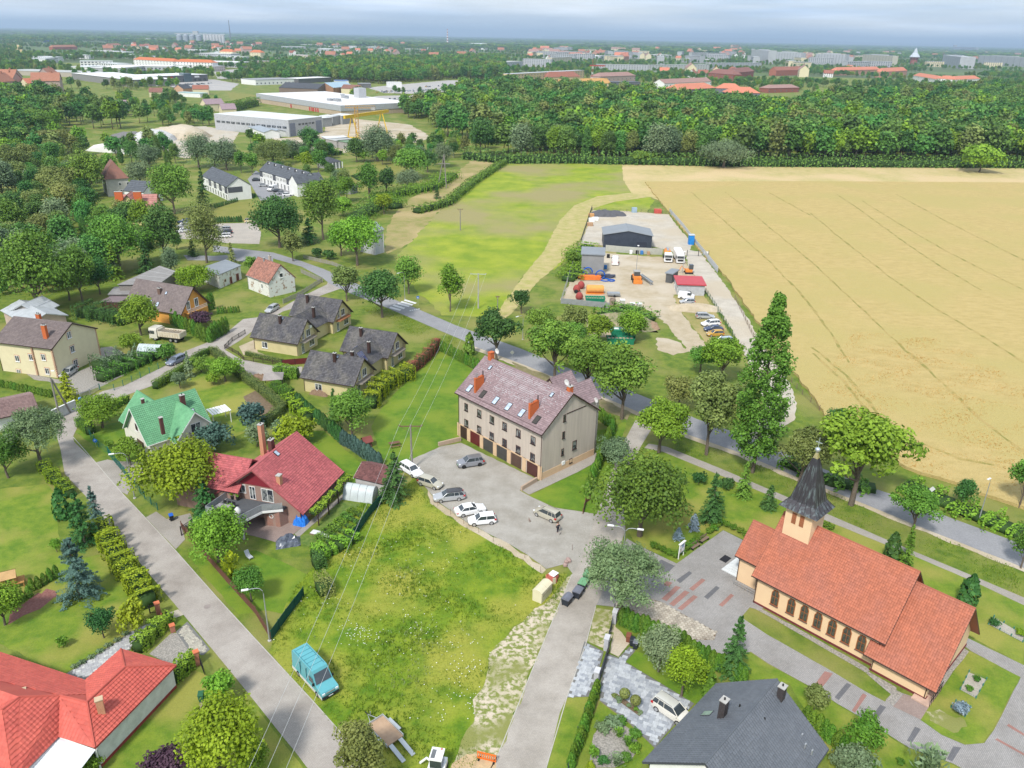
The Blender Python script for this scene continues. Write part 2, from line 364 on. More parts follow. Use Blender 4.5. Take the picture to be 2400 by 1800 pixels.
def wmesh(kind,w,h,fw=.07,arch=False,mull=1,bars=0):
 k=(kind,round(w,2),round(h,2),fw,arch,mull,bars)
 if k in _wc:return _wc[k]
 mb=MB()
 if kind=='frame':
  if arch:
   prof=[(-w/2,0),(w/2,0),(w/2,h*.78),(w*.28,h),(-w*.28,h),(-w/2,h*.78)]
   inn=[(x*(1-2*fw/w),fw+(z)*(1-2*fw/h))for x,z in prof];n=len(prof)
   vs=[(x,-.07,z)for x,z in prof]+[(x,-.07,z)for x,z in inn]+[(x,.02,z)for x,z in prof]+[(x,.02,z)for x,z in inn]
   for i in range(n):
    j=(i+1)%n;mb.add([vs[i],vs[j],vs[j+n],vs[i+n]],[(0,1,2,3)]);mb.add([vs[i],vs[j],vs[j+2*n],vs[i+2*n]],[(3,2,1,0)]);mb.add([vs[i+n],vs[j+n],vs[j+3*n],vs[i+3*n]],[(0,1,2,3)])
   mb.box(-.025,-.06,fw,.025,-.02,h-fw);mb.box(-w/2+fw,-.058,h*.55,w/2-fw,-.022,h*.55+.05)
  else:
   mb.box(-w/2,-.06,0,-w/2+fw,.03,h);mb.box(w/2-fw,-.06,0,w/2,.03,h);mb.box(-w/2+fw,-.06,0,w/2-fw,.03,fw);mb.box(-w/2+fw,-.06,h-fw,w/2-fw,.03,h)
   for i in range(1,mull+1):
    x=-w/2+w*i/(mull+1);mb.box(x-fw*.5,-.055,fw,x+fw*.5,.03,h-fw)
   for i in range(1,bars+1):
    z=h*i/(bars+1);mb.box(-w/2+fw,-.05,z-.02,w/2-fw,-.02,z+.02)
 elif kind=='pane':
  e=.01
  if arch:mb.add([(-w/2+fw,-.02,fw),(w/2-fw,-.02,fw),(w/2-fw,-.02,h*.77),(w*.24,-.02,h-fw),(-w*.24,-.02,h-fw),(-w/2+fw,-.02,h*.77)],[(0,1,2,3,4,5)])
  else:mb.box(-w/2+fw-e,-.02,fw-e,w/2-fw+e,.02,h-fw+e)
 elif kind=='sill':mb.box(-w/2-.06,-.16,-.06,w/2+.06,.03,0)
 elif kind=='lintel':mb.box(-w/2-.14,-.014,-.16,w/2+.14,.02,h+.14)
 me=mb.mesh(kind);_wc[k]=me;return me
def variant(me,m):
 k=('v',me.name,m.name)
 if k not in _wc:
  c=me.copy();c.materials.clear();c.materials.append(m);_wc[k]=c
 return _wc[k]
SIDE={'-y':0,'+y':pi,'+x':pi/2,'-x':-pi/2}
def window(parent,x,y,z,w,h,rz,frame=WHITE,pane=GLASS,sill=WHITE,name='window',arch=False,mull=1,bars=0,fw=.07,surround=None):
 """z = bottom; the frame holds its pane and sill as sub-parts"""
 o=link(name,variant(wmesh('frame',w,h,fw,arch,mull,bars),frame),None,parent,loc=(x,y,z),rz=rz)
 link('pane',variant(wmesh('pane',w,h,fw,arch),pane),None,o)
 if sill:link('sill',variant(wmesh('sill',w,h),sill),None,o)
 if surround:link('surround',variant(wmesh('lintel',w,h),surround),None,o)
 return o
def chimney(parent,x,y,z0,z1,sx=.5,sy=.5,m=None,cap=CONC,flue=1,rot=0):
 c=part('chimney',MB().box(x-sx/2,y-sy/2,z0,x+sx/2,y+sy/2,z1,rot,(x,y)),m or BRICKRED,parent)
 part('chimney_cap',MB().box(x-sx/2-.06,y-sy/2-.06,z1,x+sx/2+.06,y+sy/2+.06,z1+.08,rot,(x,y)),cap,c)
 fb=MB()
 for i in range(flue):
  xx=x+(i-(flue-1)/2)*sx*.45;fb.lathe([(.09,0),(.09,.22),(.07,.22)],8,(xx,y,z1+.08))
 if flue:part('flue',fb,BLACK,c)
 return c
class Frame:
 """local frame: x along the front eave, y away from the camera"""
 def __init__(s,O,rz):s.O=Vector((O[0],O[1],0));s.rz=rz;s.a,s.b=cos(rz),sin(rz)
 def w2l(s,p):dx,dy=p[0]-s.O.x,p[1]-s.O.y;return Vector((dx*s.a+dy*s.b,-dx*s.b+dy*s.a,p[2]if len(p)>2 else 0))
 def l2w(s,p):return Vector((s.O.x+p[0]*s.a-p[1]*s.b,s.O.y+p[0]*s.b+p[1]*s.a,p[2]if len(p)>2 else 0))
 def hit(s,px,side,d,slope=None):
  """where a sight line meets the wall plane side ('-y' at y=d ...) in local coordinates"""
  r=ray(*px);r=Vector((r[0]*s.a+r[1]*s.b,-r[0]*s.b+r[1]*s.a,r[2]));c=s.w2l((0,0,CAMH))
  i=0 if 'x' in side else 1
  t=(d-c[i])/r[i];return c+r*t
 def hitz(s,px,z):return s.w2l(G(px[0],px[1],z))
def gable_parts(root,cx,cy,rot,L,HW,ze,zr,oh,og,wm,rm,tile,open_low=False,wall_name='wall',thick=.16,zb=0,gm=None,trim=None,gutter=None,lap=(None,None)):
 """pitched body: one wall mesh, two tiled slopes, barge boards, gutters"""
 a,b=cos(rot),sin(rot)
 T=lambda p:(cx+p[0]*a-p[1]*b,cy+p[0]*b+p[1]*a,p[2])
 m_=(zr-ze)/HW;hw=HW-oh;zw=ze+m_*oh-thick*1.2;za=zr-thick*1.35;xl=L/2-og
 mb=MB();mb.extr([(-hw,zb),(hw,zb),(hw,zw),(0,za),(-hw,zw)],-xl,xl);mb.v=[T(p)for p in mb.v]
 part(wall_name,mb,wm,root)
 U=T((1,0,0));U=(U[0]-cx,U[1]-cy,0)
 roofs=[]
 for sgn in(-1,1):
  p=[(-L/2,sgn*HW,ze),(L/2,sgn*HW,ze),(L/2,0,zr),(-L/2,0,zr)]
  roofs.append(roof_slab(root,[T(q)for q in p],U,rm,tile,thick))
 rc=MB();rc.extr([(-.13,zr-.09),(.13,zr-.09),(.09,zr+.03),(0,zr+.075),(-.09,zr+.03)],-L/2-.01,L/2+.01);rc.v=[T(p)for p in rc.v]
 part('ridge_cap',rc,rm,root)
 if trim:
  for x in(-L/2,L/2):
   for sgn in(-1,1):
    tb=MB()
    s_=.02 if x>0 else-.02
    vs=[(x+s_,sgn*(HW+.02),ze-.22),(x+s_,sgn*(HW+.02),ze+.02),(x+s_,0,zr+.03),(x+s_,0,zr-.22)]
    vs+=[(x-s_*2,v[1],v[2])for v in vs]
    tb.add([T(v)for v in vs],[(0,1,2,3),(7,6,5,4),(0,4,5,1),(1,5,6,2),(3,2,6,7),(0,3,7,4)])
    part('barge_board',tb,trim,root)
 if gutter:
  for sgn in(-1,1):
   g=MB();y=sgn*(HW+.05);g.tube([T((-L/2+.02,y,ze-.06)),T((L/2-.02,y,ze-.06))],.065,6);gg=part('gutter',g,gutter,root,smooth=40)
   for x in(-xl+.1,xl-.1):
    d=MB();d.tube([T((x,y,ze-.1)),T((x,sgn*(hw+.07),ze-.55)),T((x,sgn*(hw+.07),zb+.05))],.05,6);part('downpipe',d,gutter,gg)
 return dict(hw=hw,zw=zw,xl=xl,m=m_)
class House(Frame):
 def __init__(s,name,label,E1,E2,ze,zr,HW,wm,rm,oh=.5,og=.4,cat='house',group=None,tile=(.3,.34),trim=DKBROWN,gutter=DKBROWN,plinth=None,zb=0,flip=False,**k):
  A=G(*E1,ze);B=G(*E2,ze);d=B-A;d.z=0;L=d.length;d.normalize();n=Vector((-d.y,d.x,0))
  if(n.dot(A)<0)!=flip:d=-d;n=-n
  mid=(A+B)/2+n*HW
  super().__init__((mid.x,mid.y),atan2(d.y,d.x))
  s.L,s.HW,s.ze,s.zr=L,HW,ze,zr
  s.root=thing(name,label,cat,(s.O.x,s.O.y,0),s.rz,group)
  s.wm,s.rm,s.tile,s.trim,s.gutter=wm,rm,tile,trim,gutter
  i=gable_parts(s.root,0,0,0,L,HW,ze,zr,oh,og,wm,rm,tile,trim=trim,gutter=gutter,zb=zb,**k)
  s.hw,s.zw,s.xl,s.m=i['hw'],i['zw'],i['xl'],i['m']
  if plinth:part('plinth',MB().box(-s.xl-.03,-s.hw-.03,0,s.xl+.03,s.hw+.03,.45),plinth,s.root)
  KEEPW.append((s.l2w((0,0)),max(L/2,HW)+1.))
 def wall_d(s,side):return{'-y':-s.hw,'+y':s.hw,'-x':-s.xl,'+x':s.xl}[side]
 def win(s,side,px,w,h,d=None,**k):
  """window centred where the sight line px meets the wall"""
  d=s.wall_d(side)if d is None else d
  p=s.hit(px,side,d);
  return s.winl(side,p.x if 'y' in side else p.y,p.z-h/2,w,h,d,**k)
 def winl(s,side,u,z,w,h,d=None,**k):
  d=s.wall_d(side)if d is None else d
  x,y=(u,d)if 'y' in side else(d,u)
  return window(s.root,x,y,z,w,h,SIDE[side],**k)
 def onroof(s,px,sgn=-1):
  r=ray(*px);r=Vector((r[0]*s.a+r[1]*s.b,-r[0]*s.b+r[1]*s.a,r[2]));c=s.w2l((0,0,CAMH))
  k=s.m*(-sgn);t=(s.zr+k*c.y-c.z)/(r.z-k*r.y);return c+r*t
 def chim(s,px,h=1.3,sx=.5,sy=.5,sgn=-1,**k):
  p=s.onroof(px,sgn);return chimney(s.root,p.x,p.y,p.z-.5,p.z+h,sx,sy,**k)
 def skylight(s,px,w=.75,h=1.15,sgn=-1,frame=BLACK,pane=SKYGLASS,open_=0):
  p=s.onroof(px,sgn);th=atan(s.m)
  f=MB();f.box(-w/2,-h/2,0,w/2,h/2,.1);o=part('skylight',f,frame,s.root)
  g=MB();g.box(-w/2+.08,-h/2+.08,.05,w/2-.08,h/2-.08,.125);q=part('pane',g,pane,o)
  o.location=p+Vector((0,0,.04));o.rotation_euler=(th if sgn<0 else-th,0,0)
  return o
KEEPW=[]
def quads_mesh(name,C,Nn,S,cl,mats,extra=None,asp=1.,U=None):
 """leaf clumps: centres, normals, sizes -> rhombic faces; extra = MB with the woody part"""
 n=len(C);t=rng.normal(size=(n,3))if U is None else U;t-=(t*Nn).sum(1)[:,None]*Nn;t/=np.linalg.norm(t,axis=1)[:,None]+1e-9
 b=np.cross(Nn,t);S=S[:,None]
 V=np.stack([C-t*S*.62,C-b*S*.5*asp,C+t*S*.62,C+b*S*.5*asp],1).reshape(-1,3)
 F=np.arange(n*4).reshape(-1,4)
 me=bpy.data.meshes.new(name)
 ev,ef=(extra.v,extra.f)if extra else([],[])
 nf=n+len(ef)
 me.vertices.add(len(V)+len(ev));co=np.concatenate([V,np.array(ev,dtype=float).reshape(-1,3)])if ev else V
 me.vertices.foreach_set('co',co.astype(np.float32).ravel())
 loops=F.ravel().tolist();ls=list(range(0,n*4,4));lt=[4]*n;k=n*4
 for f in ef:loops+=[i+len(V)for i in f];ls.append(k);lt.append(len(f));k+=len(f)
 me.loops.add(len(loops));me.loops.foreach_set('vertex_index',loops)
 me.polygons.add(nf);me.polygons.foreach_set('loop_start',ls);me.polygons.foreach_set('loop_total',lt)
 me.polygons.foreach_set('material_index',[0]*n+[1]*len(ef))
 me.update(calc_edges=True)
 a=me.attributes.new('cl','FLOAT','FACE');a.data.foreach_set('value',np.concatenate([cl,np.full(len(ef),.5)]).astype(np.float32))
 for m in mats:me.materials.append(m)
 return me
def sph(n):
 v=rng.normal(size=(n,3));return v/np.linalg.norm(v,axis=1)[:,None]
def crown_pts(kind,n):
 """points of a unit crown: centre axis x=y=0, z from 0 (ground) to 1, half-width .5"""
 if kind in('round','airy','oak','willow','bush'):
  base=dict(round=.14,airy=.26,oak=.07,willow=.05,bush=.0)[kind]
  K=dict(round=60,airy=46,oak=80,willow=60,bush=30)[kind]
  cz=(1+base)/2;rz=(1-base)/2
  d=sph(K);d[:,2]=np.where(d[:,2]<-.55,-d[:,2],d[:,2])
  rr=rng.uniform(.52,1.06,K)*np.where(rng.random(K)<.2,.55,1)*rng.uniform(.82,1.1,K)
  cr_=rng.uniform(.13,.25,K)*(.82 if kind=='airy' else 1)*(1.15 if kind=='bush' else 1)
  lob=1+.22*np.sin(3*np.arctan2(d[:,1],d[:,0])+rng.uniform(0,6))+.1*np.sin(5*np.arctan2(d[:,1],d[:,0])+rng.uniform(0,6))
  sxy=np.sqrt(np.clip(1-np.abs(d[:,2])**2.4,.05,1))/np.maximum(np.sqrt(1-d[:,2]**2),.25)
  c=np.stack([d[:,0]*(.54-cr_*.7)*rr*lob*np.minimum(sxy,1.15),d[:,1]*(.54-cr_*.7)*rr*lob*np.minimum(sxy,1.15),cz+d[:,2]*(rz-cr_*.6)*rr],1)
  w=cr_**2;idx=rng.choice(K,n,p=w/w.sum());q=sph(n);q[:,2]=np.where((q[:,2]<-.3)&(rng.random(n)<.6),-q[:,2],q[:,2])
  rad=cr_[idx]*rng.uniform(.55,1.08,n)
  zs=1. if kind!='willow' else 1.5
  P=c[idx]+q*rad[:,None]*np.array([1,1,.8*zs if kind!='bush' else .9])
  if kind=='willow':P[:,2]-=rng.random(n)**2*.12
  Nn=q*1.+rng.normal(size=(n,3))*.55+np.array([0,0,.35]);
  cl=np.clip(.1+.55*rng.random(K)[idx]+.25*rng.random(n),0,1)
  P[:,2]=np.maximum(P[:,2],base*.75)
  return P,Nn,cl,c
 if kind=='poplar':
  K=420;z=rng.uniform(.12,.98,K);prof=np.interp(z,[.1,.25,.45,.7,.85,1],[.3,.48,.5,.4,.24,.04])
  a=rng.uniform(0,6.28,K);c=np.stack([np.cos(a)*prof*rng.uniform(.3,.9,K),np.sin(a)*prof*rng.uniform(.3,.9,K),z],1)
  cr_=rng.uniform(.08,.15,K)*np.interp(z,[0,.7,1],[1,.8,.45]);idx=rng.integers(0,K,n);q=sph(n)
  P=c[idx]+q*(cr_[idx]*rng.uniform(.5,1.05,n))[:,None]*np.array([1,1,.3]);Nn=q+rng.normal(size=(n,3))*.5+np.array([0,0,.3])
  return P,Nn,np.clip(.3+.3*rng.random(K)[idx]+.4*rng.random(n),0,1),c
 if kind=='spruce':
  T=15;K=T*9;P=[];Nn=[];cl=[]
  for _ in range(K):
   z=rng.random()**1.15*.93+.04;r=(1-z)**.85*.5*rng.uniform(.8,1.1)+.015;a=rng.uniform(0,6.28);k=int(n/K)
   t=rng.random(k)**.7;w=rng.normal(size=k)*.09*(1-z+.15)*(1.1-t)
   x=t*r;P.append(np.stack([np.cos(a)*x-np.sin(a)*w,np.sin(a)*x+np.cos(a)*w,z-.10*t*t*(1-z)+.03*t**4+rng.normal(size=k)*.008],1))
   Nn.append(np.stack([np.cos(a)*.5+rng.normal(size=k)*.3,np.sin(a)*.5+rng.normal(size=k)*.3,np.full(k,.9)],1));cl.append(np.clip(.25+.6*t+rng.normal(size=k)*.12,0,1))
  return np.concatenate(P),np.concatenate(Nn),np.concatenate(cl),None
 if kind=='thuja':
  z=rng.random(n)**.9;prof=np.interp(z,[0,.12,.4,.75,.93,1],[.38,.48,.5,.36,.16,.02]);a=rng.uniform(0,6.28,n);fl=1+.12*np.sin(a*5+z*9)+.06*np.sin(a*9-z*16)
  P=np.stack([np.cos(a)*prof*fl*rng.uniform(.86,1.03,n),np.sin(a)*prof*fl*rng.uniform(.86,1.03,n),z],1)
  Nn=np.stack([np.cos(a),np.sin(a),np.full(n,.35)],1)+rng.normal(size=(n,3))*.35
  return P,Nn,np.clip(.35+.8*(fl-1)*2+.4*rng.random(n),0,1),None
 if kind=='pine':
  K=64;d=sph(K);d[:,2]=np.abs(d[:,2])*.95-.15;rr=rng.uniform(.55,1.05,K)
  c=np.stack([d[:,0]*.41*rr,d[:,1]*.41*rr,.52+d[:,2]*.42*rr],1);cr_=rng.uniform(.09,.16,K);idx=rng.integers(0,K,n);q=sph(n);q[:,2]=np.abs(q[:,2])*1.1-.25
  P=c[idx]+q*(cr_[idx]*rng.uniform(.3,1.15,n))[:,None];return P,q+rng.normal(size=(n,3))*.4,np.clip(.25+.35*rng.random(K)[idx]+.35*rng.random(n),0,1),c
 if kind=='grass':
  a=rng.uniform(0,6.28,n);t=rng.random(n);lean=rng.uniform(.1,1,n)
  P=np.stack([np.cos(a)*t*.5*lean,np.sin(a)*t*.5*lean,t*(1.05-.5*lean*t)],1)
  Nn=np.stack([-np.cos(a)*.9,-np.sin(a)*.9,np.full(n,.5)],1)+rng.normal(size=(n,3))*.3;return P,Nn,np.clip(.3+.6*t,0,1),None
def wood_mb(kind,c,thick=1.):
 mb=MB();r=.028*thick
 if kind in('bush','thuja','grass'):r=.02
 top=dict(round=.6,airy=.72,oak=.5,willow=.6,poplar=.92,spruce=.96,pine=.6,bush=.4,thuja=.8,grass=.1)[kind]
 j=rng.normal(size=(5,2))*.012
 mb.tube([(0,0,-.01),(j[0,0],j[0,1],top*.3),(j[1,0],j[1,1],top*.65),(j[2,0],j[2,1],top)],[r*1.25,r*.9,r*.6,r*.2],6)
 if c is not None and kind in('round','airy','oak','pine','willow'):
  for i in rng.choice(len(c),min(len(c),14 if kind=='airy' else 9),replace=False):
   e=c[i];z0=min(top*.9,max(.16,e[2]*rng.uniform(.35,.6)));s=np.array([0,0,z0]);m_=s*.45+e*.55+np.array([0,0,-.02])
   mb.tube([tuple(s),tuple(m_),tuple(e)],[r*.5,r*.33,r*.12],4,cap=False)
 return mb
_pc={}
def leafsize(kind,w,h,n):
 return .92*sqrt((w*w*1.9+w*h*3.1)/n)*1.5
def tree_meshes(kind,var,n,w,h,lm):
 """crown and trunk meshes of real size class; cached"""
 wq=round(w*2)/2 if w>3 else round(w*4)/4;ratio=h/w
 k=(kind,var,n,lm.name,round(log(max(w,.3))*2.2),round(ratio*2))
 if k in _pc:return _pc[k]
 P,Nn,cl,c=crown_pts(kind,n);n=len(P)
 Nn=Nn/(np.linalg.norm(Nn,axis=1)[:,None]+1e-9)
 s=leafsize(kind,w,h,n)
 if kind=='grass':s*=.8
 P2=P*np.array([w,w,h]);S=s*rng.uniform(.65,1.35,n)
 me=quads_mesh('crown',P2,Nn,S,cl,[lm],asp=.5 if kind in('grass','pine')else(.6 if kind in('willow','spruce')else 1))
 wm=wood_mb(kind,c);wm.v=[(x*w*(1.),y*w*(1.),z*h)for x,y,z in wm.v]
 tr=wm.mesh('trunk',60);tr.materials.append(BARK)
 _pc[k]=(me,tr,w,h);return _pc[k]
LV=dict(mid=leaf_mat('leaf_mid_green',(.066,.154,.018),(.191,.352,.044)),dark=leaf_mat('leaf_dark_green',(.031,.099,.019),(.099,.215,.044)),yel=leaf_mat('leaf_yellow_green',(.122,.195,.007),(.329,.439,.022)),lime=leaf_mat('leaf_lime_green',(.098,.198,.013),(.251,.421,.037)),olive=leaf_mat('leaf_olive',(.114,.154,.033),(.268,.316,.087)),grey=leaf_mat('leaf_grey_green',(.104,.165,.073),(.244,.329,.171)),pine=leaf_mat('needle_grey_green',(.069,.145,.054),(.214,.320,.145)),blue=leaf_mat('needle_blue',(.035,.085,.062),(.10,.18,.15)),pblue=leaf_mat('needle_pale_blue',(.159,.244,.268),(.329,.439,.500)),con=leaf_mat('needle_dark_green',(.022,.079,.019),(.072,.182,.039)),thu=leaf_mat('thuja_green',(.041,.125,.012),(.146,.278,.026)),purple=leaf_mat('leaf_purple',(.043,.022,.043),(.134,.067,.104)),red=leaf_mat('leaf_red',(.195,.043,.037),(.366,.098,.085)),forest=leaf_mat('leaf_forest',(.048,.127,.022),(.151,.302,.057),rnd=.30,hue=.035),box=leaf_mat('box_green',(.061,.146,.012),(.159,.281,.024)))
NEARN=dict(round=9600,airy=7800,oak=12600,willow=10000,bush=3900,poplar=18000,spruce=12000,thuja=1500,pine=13500,grass=500)
def tree(b,ty,wpx,kind,lm,label,name=None,cat='tree',group=None,var=0,q=1.,rz=None,hmul=1):
 """b: foot of the trunk, ty: height of its top, wpx: crown width (all as surveyed from the photograph)"""
 B=G(*b);h=max(.3,top_h(b,ty)*hmul);w=wpx*mpp((B.x,B.y,h*.5))
 d=dist(B);px=w/mpp(B)
 n=int(min(NEARN[kind],max(260,NEARN[kind]*(px/110)**1.2))*q);n=max(200,(n//300)*300)
 me,tr,w0,h0=tree_meshes(kind,var,n,w,h,LV[lm])
 nm=name or dict(round='broadleaf_tree',airy='ash_tree',oak='broadleaf_tree',willow='willow_tree',poplar='poplar_tree',spruce='spruce_tree',thuja='thuja',pine='pine_tree',bush='shrub',grass='ornamental_grass')[kind]
 if kind in('bush','grass','thuja')and cat=='tree':cat='shrub'
 o=thing(nm,label,cat,(B.x,B.y,0),ru(0,6.28)if rz is None else rz,group,scale=(w/w0,w/w0,h/h0))
 link('crown' if kind not in('bush','grass','thuja')else 'foliage',me,None,o);
 if kind!='grass':link('trunk' if kind not in('bush','thuja')else 'stem',tr,None,o)
 return o
def hedge(px,w,h,label,lm='box',dens=22,ls=.16,name='hedge',z=0,group=None,wob=.06,cat='hedge',world=False):
 pts=px if world else[G(x,y)for x,y in px]
 o=sum(pts,Vector())/len(pts);pts=[p-o for p in pts];dens*=2.2;ls*=.85
 A,B=ribbon(pts,w*.72);core=MB()
 for i in range(len(pts)-1):
  q=[A[i],A[i+1],B[i+1],B[i]]
  core.prism([(p.x,p.y)for p in q],z,z+h*.8)
 C=[];Nn=[]
 for i in range(len(pts)-1):
  p,q=pts[i],pts[i+1];d=q-p;L_=d.length;d.normalize();nn=Vector((-d.y,d.x,0));per=w+2*h;k=int(L_*per*dens)
  t=rng.random(k)*L_;s=rng.random(k)*per
  for a,b in zip(t,s):
   wv=wob*sin(a*1.7+i)*2+wob*sin(a*5.1)
   if b<h:off,zz,nv=-w/2,b,-nn
   elif b<h+w:off,zz,nv=b-h-w/2,h,Vector((0,0,1))
   else:off,zz,nv=w/2,b-h-w,nn
   P=p+d*a+nn*(off*(1+wv));zz=zz*(1+wv*.7)+z+ru(-.04,.05);C.append((P.x,P.y,zz));Nn.append((nv+Vector((random.gauss(0,.4),random.gauss(0,.4),random.gauss(.15,.3))))[:])
 C=np.array(C);Nn=np.array(Nn);Nn/=np.linalg.norm(Nn,axis=1)[:,None];n=len(C)
 me=quads_mesh('hedge',C,Nn,ls*rng.uniform(.7,1.4,n),rng.random(n),[LV[lm],mat('hedge_core',(.03,.07,.012))],extra=core)
 return thing(name,label,cat,o,0,group,mb=me)
TINT=mat('car_glass',(.03,.04,.045),(.05,.06,.07),rough=.08,spec=.9)
LAMP=paint('headlight',(.7,.72,.74),rough=.15);TAIL=paint('tail_light',(.45,.02,.02),rough=.2);PLATE=paint('number_plate',(.75,.75,.75))
ALLOY=paint('alloy_rim',(.5,.5,.51),rough=.35,metal=.6)
def carpaint(n,c,metal=.15):return mat('car_paint_'+n,c,tuple(x*.97 for x in tuple(c)),rough=.28,metal=metal,spec=.6,scale=2)
CARS=dict(hatch=dict(L=4.,W=1.72,H=1.48,belt=.92,hood=.88,ws=(.95,.28),rw=(-1.62,-1.92),wb=2.5,deck=0),wagon=dict(L=4.75,W=1.8,H=1.5,belt=.95,hood=.88,ws=(1.05,.35),rw=(-1.95,-2.25),wb=2.75,deck=0),suv=dict(L=4.35,W=1.84,H=1.62,belt=1.05,hood=1.02,ws=(1.05,.42),rw=(-1.75,-2.05),wb=2.66,deck=0),sedan=dict(L=4.6,W=1.8,H=1.45,belt=.93,hood=.87,ws=(.98,.25),rw=(-1.05,-1.72),wb=2.7,deck=.98),mpv=dict(L=4.2,W=1.74,H=1.62,belt=1.,hood=.95,ws=(1.2,.45),rw=(-1.75,-2.),wb=2.6,deck=0))
def car(kind,label,colour,px_rear,px_front,roofm=None,group=None,name='parked_car',plate=None,rimm=None):
 """px_rear / px_front: ground points below the two ends of the car"""
 if 1:
  a,b=G(*px_rear),G(*px_front);c=(a+b)/2;rz=atan2(b.y-a.y,b.x-a.x);cx,cy=c.x,c.y
 k=CARS[kind];L,W,H=k['L'],k['W'],k['H'];hl=L/2;bm=colour
 root=thing(name,label,'car',(cx,cy,0),rz,group)
 deck=k['deck']or k['belt']
 st=[(-hl,.80,.42,.55,.80),(-hl+.06,.90,.30,.60,.88),(-hl+.35,.97,.22,.66,deck-.01),(-k['wb']/2-.1,1,.2,.7,deck),(-.2,1,.2,.7,k['belt']),(k['ws'][0],1,.2,.7,k['belt']),(k['wb']/2+.05,.98,.2,.68,k['hood']),(hl-.45,.94,.2,.62,k['hood']-.08),(hl-.12,.84,.26,.55,k['hood']-.22),(hl,.66,.36,.48,.62)]
 mb=MB();n=8;V=[]
 for x,wf,z0,zm,z1 in st:
  w=W/2*wf;V+=[(x,-w*.86,z0),(x,-w,z0+.12),(x,-w,zm),(x,-w*.93,z1-.03),(x,-w*.78,z1),(x,0,z1+.02),(x,w*.78,z1),(x,w*.93,z1-.03),(x,w,zm),(x,w,z0+.12),(x,w*.86,z0)]
 m_=11;F=[]
 for i in range(len(st)-1):
  for j in range(m_):F.append((i*m_+j,i*m_+(j+1)%m_,(i+1)*m_+(j+1)%m_,(i+1)*m_+j))
 F.append(tuple(range(m_))[::-1]);F.append(tuple(range((len(st)-1)*m_,len(st)*m_)));mb.add(V,F)
 body=part('body',mb,bm,root,smooth=35)
 zb=k['belt']-.02;wb_,wt=W/2*.90,W/2*.70;x0,x1,x2,x3=k['rw'][1],k['rw'][0],k['ws'][1],k['ws'][0];zt=H-.06
 lo=[(x0,-wb_*.94,zb),(x3,-wb_*.94,zb),(x3,wb_*.94,zb),(x0,wb_*.94,zb)];hi=[(x1,-wt,zt),(x2,-wt,zt),(x2,wt,zt),(x1,wt,zt)]
 g=MB();g.add([lo[0],lo[1],hi[1],hi[0]],[(0,1,2,3)]);g.add([lo[2],lo[3],hi[3],hi[2]],[(0,1,2,3)]);part('side_window',g,TINT,root)
 g=MB();g.add([lo[1],lo[2],hi[2],hi[1]],[(0,1,2,3)]);part('windscreen',g,TINT,root)
 g=MB();g.add([lo[3],lo[0],hi[0],hi[3]],[(0,1,2,3)]);part('rear_window',g,TINT,root)
 r=MB();V=[];F=[]
 xs=[x1-.06,x1+.25,(x1+x2)/2,x2-.25,x2+.04];zs=[zt+.0,zt+.05,zt+.08,zt+.05,zt-.01]
 for x,z in zip(xs,zs):
  V+=[(x,-wt-.03,z-.03),(x,-wt*.75,z+.015),(x,0,z+.03),(x,wt*.75,z+.015),(x,wt+.03,z-.03)]
 for i in range(4):
  for j in range(4):F.append((i*5+j,(i+1)*5+j,(i+1)*5+j+1,i*5+j+1))
 r.add(V,F);rf=part('roof',r,roofm or bm,root,smooth=40)
 p=MB()
 for s in(-1,1):
  for(xa,za,xb,zc)in((x3,zb,x2,zt),(x0,zb,x1,zt)):p.tube([(xa,s*wb_*.94,za),(xb,s*wt,zc)],.045,4)
  t=(x2+x1)/2+.1;p.tube([(t,s*wb_*.945,zb),(t-.05,s*(wt+.005),zt)],.035,4)
  if kind in('wagon','mpv','suv'):t=x1+.55;p.tube([(t-.1,s*wb_*.945,zb),(t,s*(wt+.005),zt)],.04,4)
  p.tube([(x1,s*wt,zt),(x2,s*wt,zt)],.035,4)
 part('pillars',p,bm,root)
 for s in(-1,1):
  for x in(-k['wb']/2,k['wb']/2):
   R_=.33 if kind!='suv' else .37;y=s*(W/2-.09)
   w=part('wheel',MB().wheel(0,0,0,R_,.22),BLACK,root,smooth=40,loc=(x,y,R_))
   part('rim',MB().wheel(0,s*.1,0,R_*.66,.05,10),rimm or ALLOY,w)
  a=MB();a.box(hl-.42,s*W*.30-.0,k['hood']-.30,hl-.07,s*W*.43,k['hood']-.16)if s>0 else a.box(hl-.42,s*W*.43,k['hood']-.30,hl-.07,s*W*.30,k['hood']-.16);part('headlight',a,LAMP,root)
  a=MB();y0,y1=sorted((s*W*.34,s*W*.475));a.box(-hl-.0+.02,y0,.72,-hl+.3,y1,.95 if kind!='sedan' else .86);part('tail_light',a,TAIL,root)
  a=MB();y0,y1=sorted((s*(W/2-.08),s*(W/2+.12)));a.box(x3-.18,y0,k['belt']-.02,x3-.02,y1,k['belt']+.12);part('wing_mirror',a,bm,root)
 part('number_plate',MB().box(hl-.05,-.26,.40,hl+.012,.26,.51),plate or PLATE,root)
 part('number_plate',MB().box(-hl-.012,-.26,.62,-hl+.05,.26,.73),PLATE,root)
 part('bumper',MB().box(hl-.16,-W*.36,.24,hl+.006,W*.36,.38),BLACK if kind in('suv',)else DPLA,root)
 if kind in('wagon','mpv'):
  rr=MB()
  for s in(-1,1):rr.tube([(x1+.1,s*(wt-.02),zt+.02),(x1+.3,s*(wt-.02),zt+.1),(x2-.3,s*(wt-.02),zt+.1),(x2-.1,s*(wt-.02),zt+.02)],.02,4)
  part('roof_rail',rr,BLACK,root)
 KEEPW.append((Vector((cx,cy,0)),3))
 return root
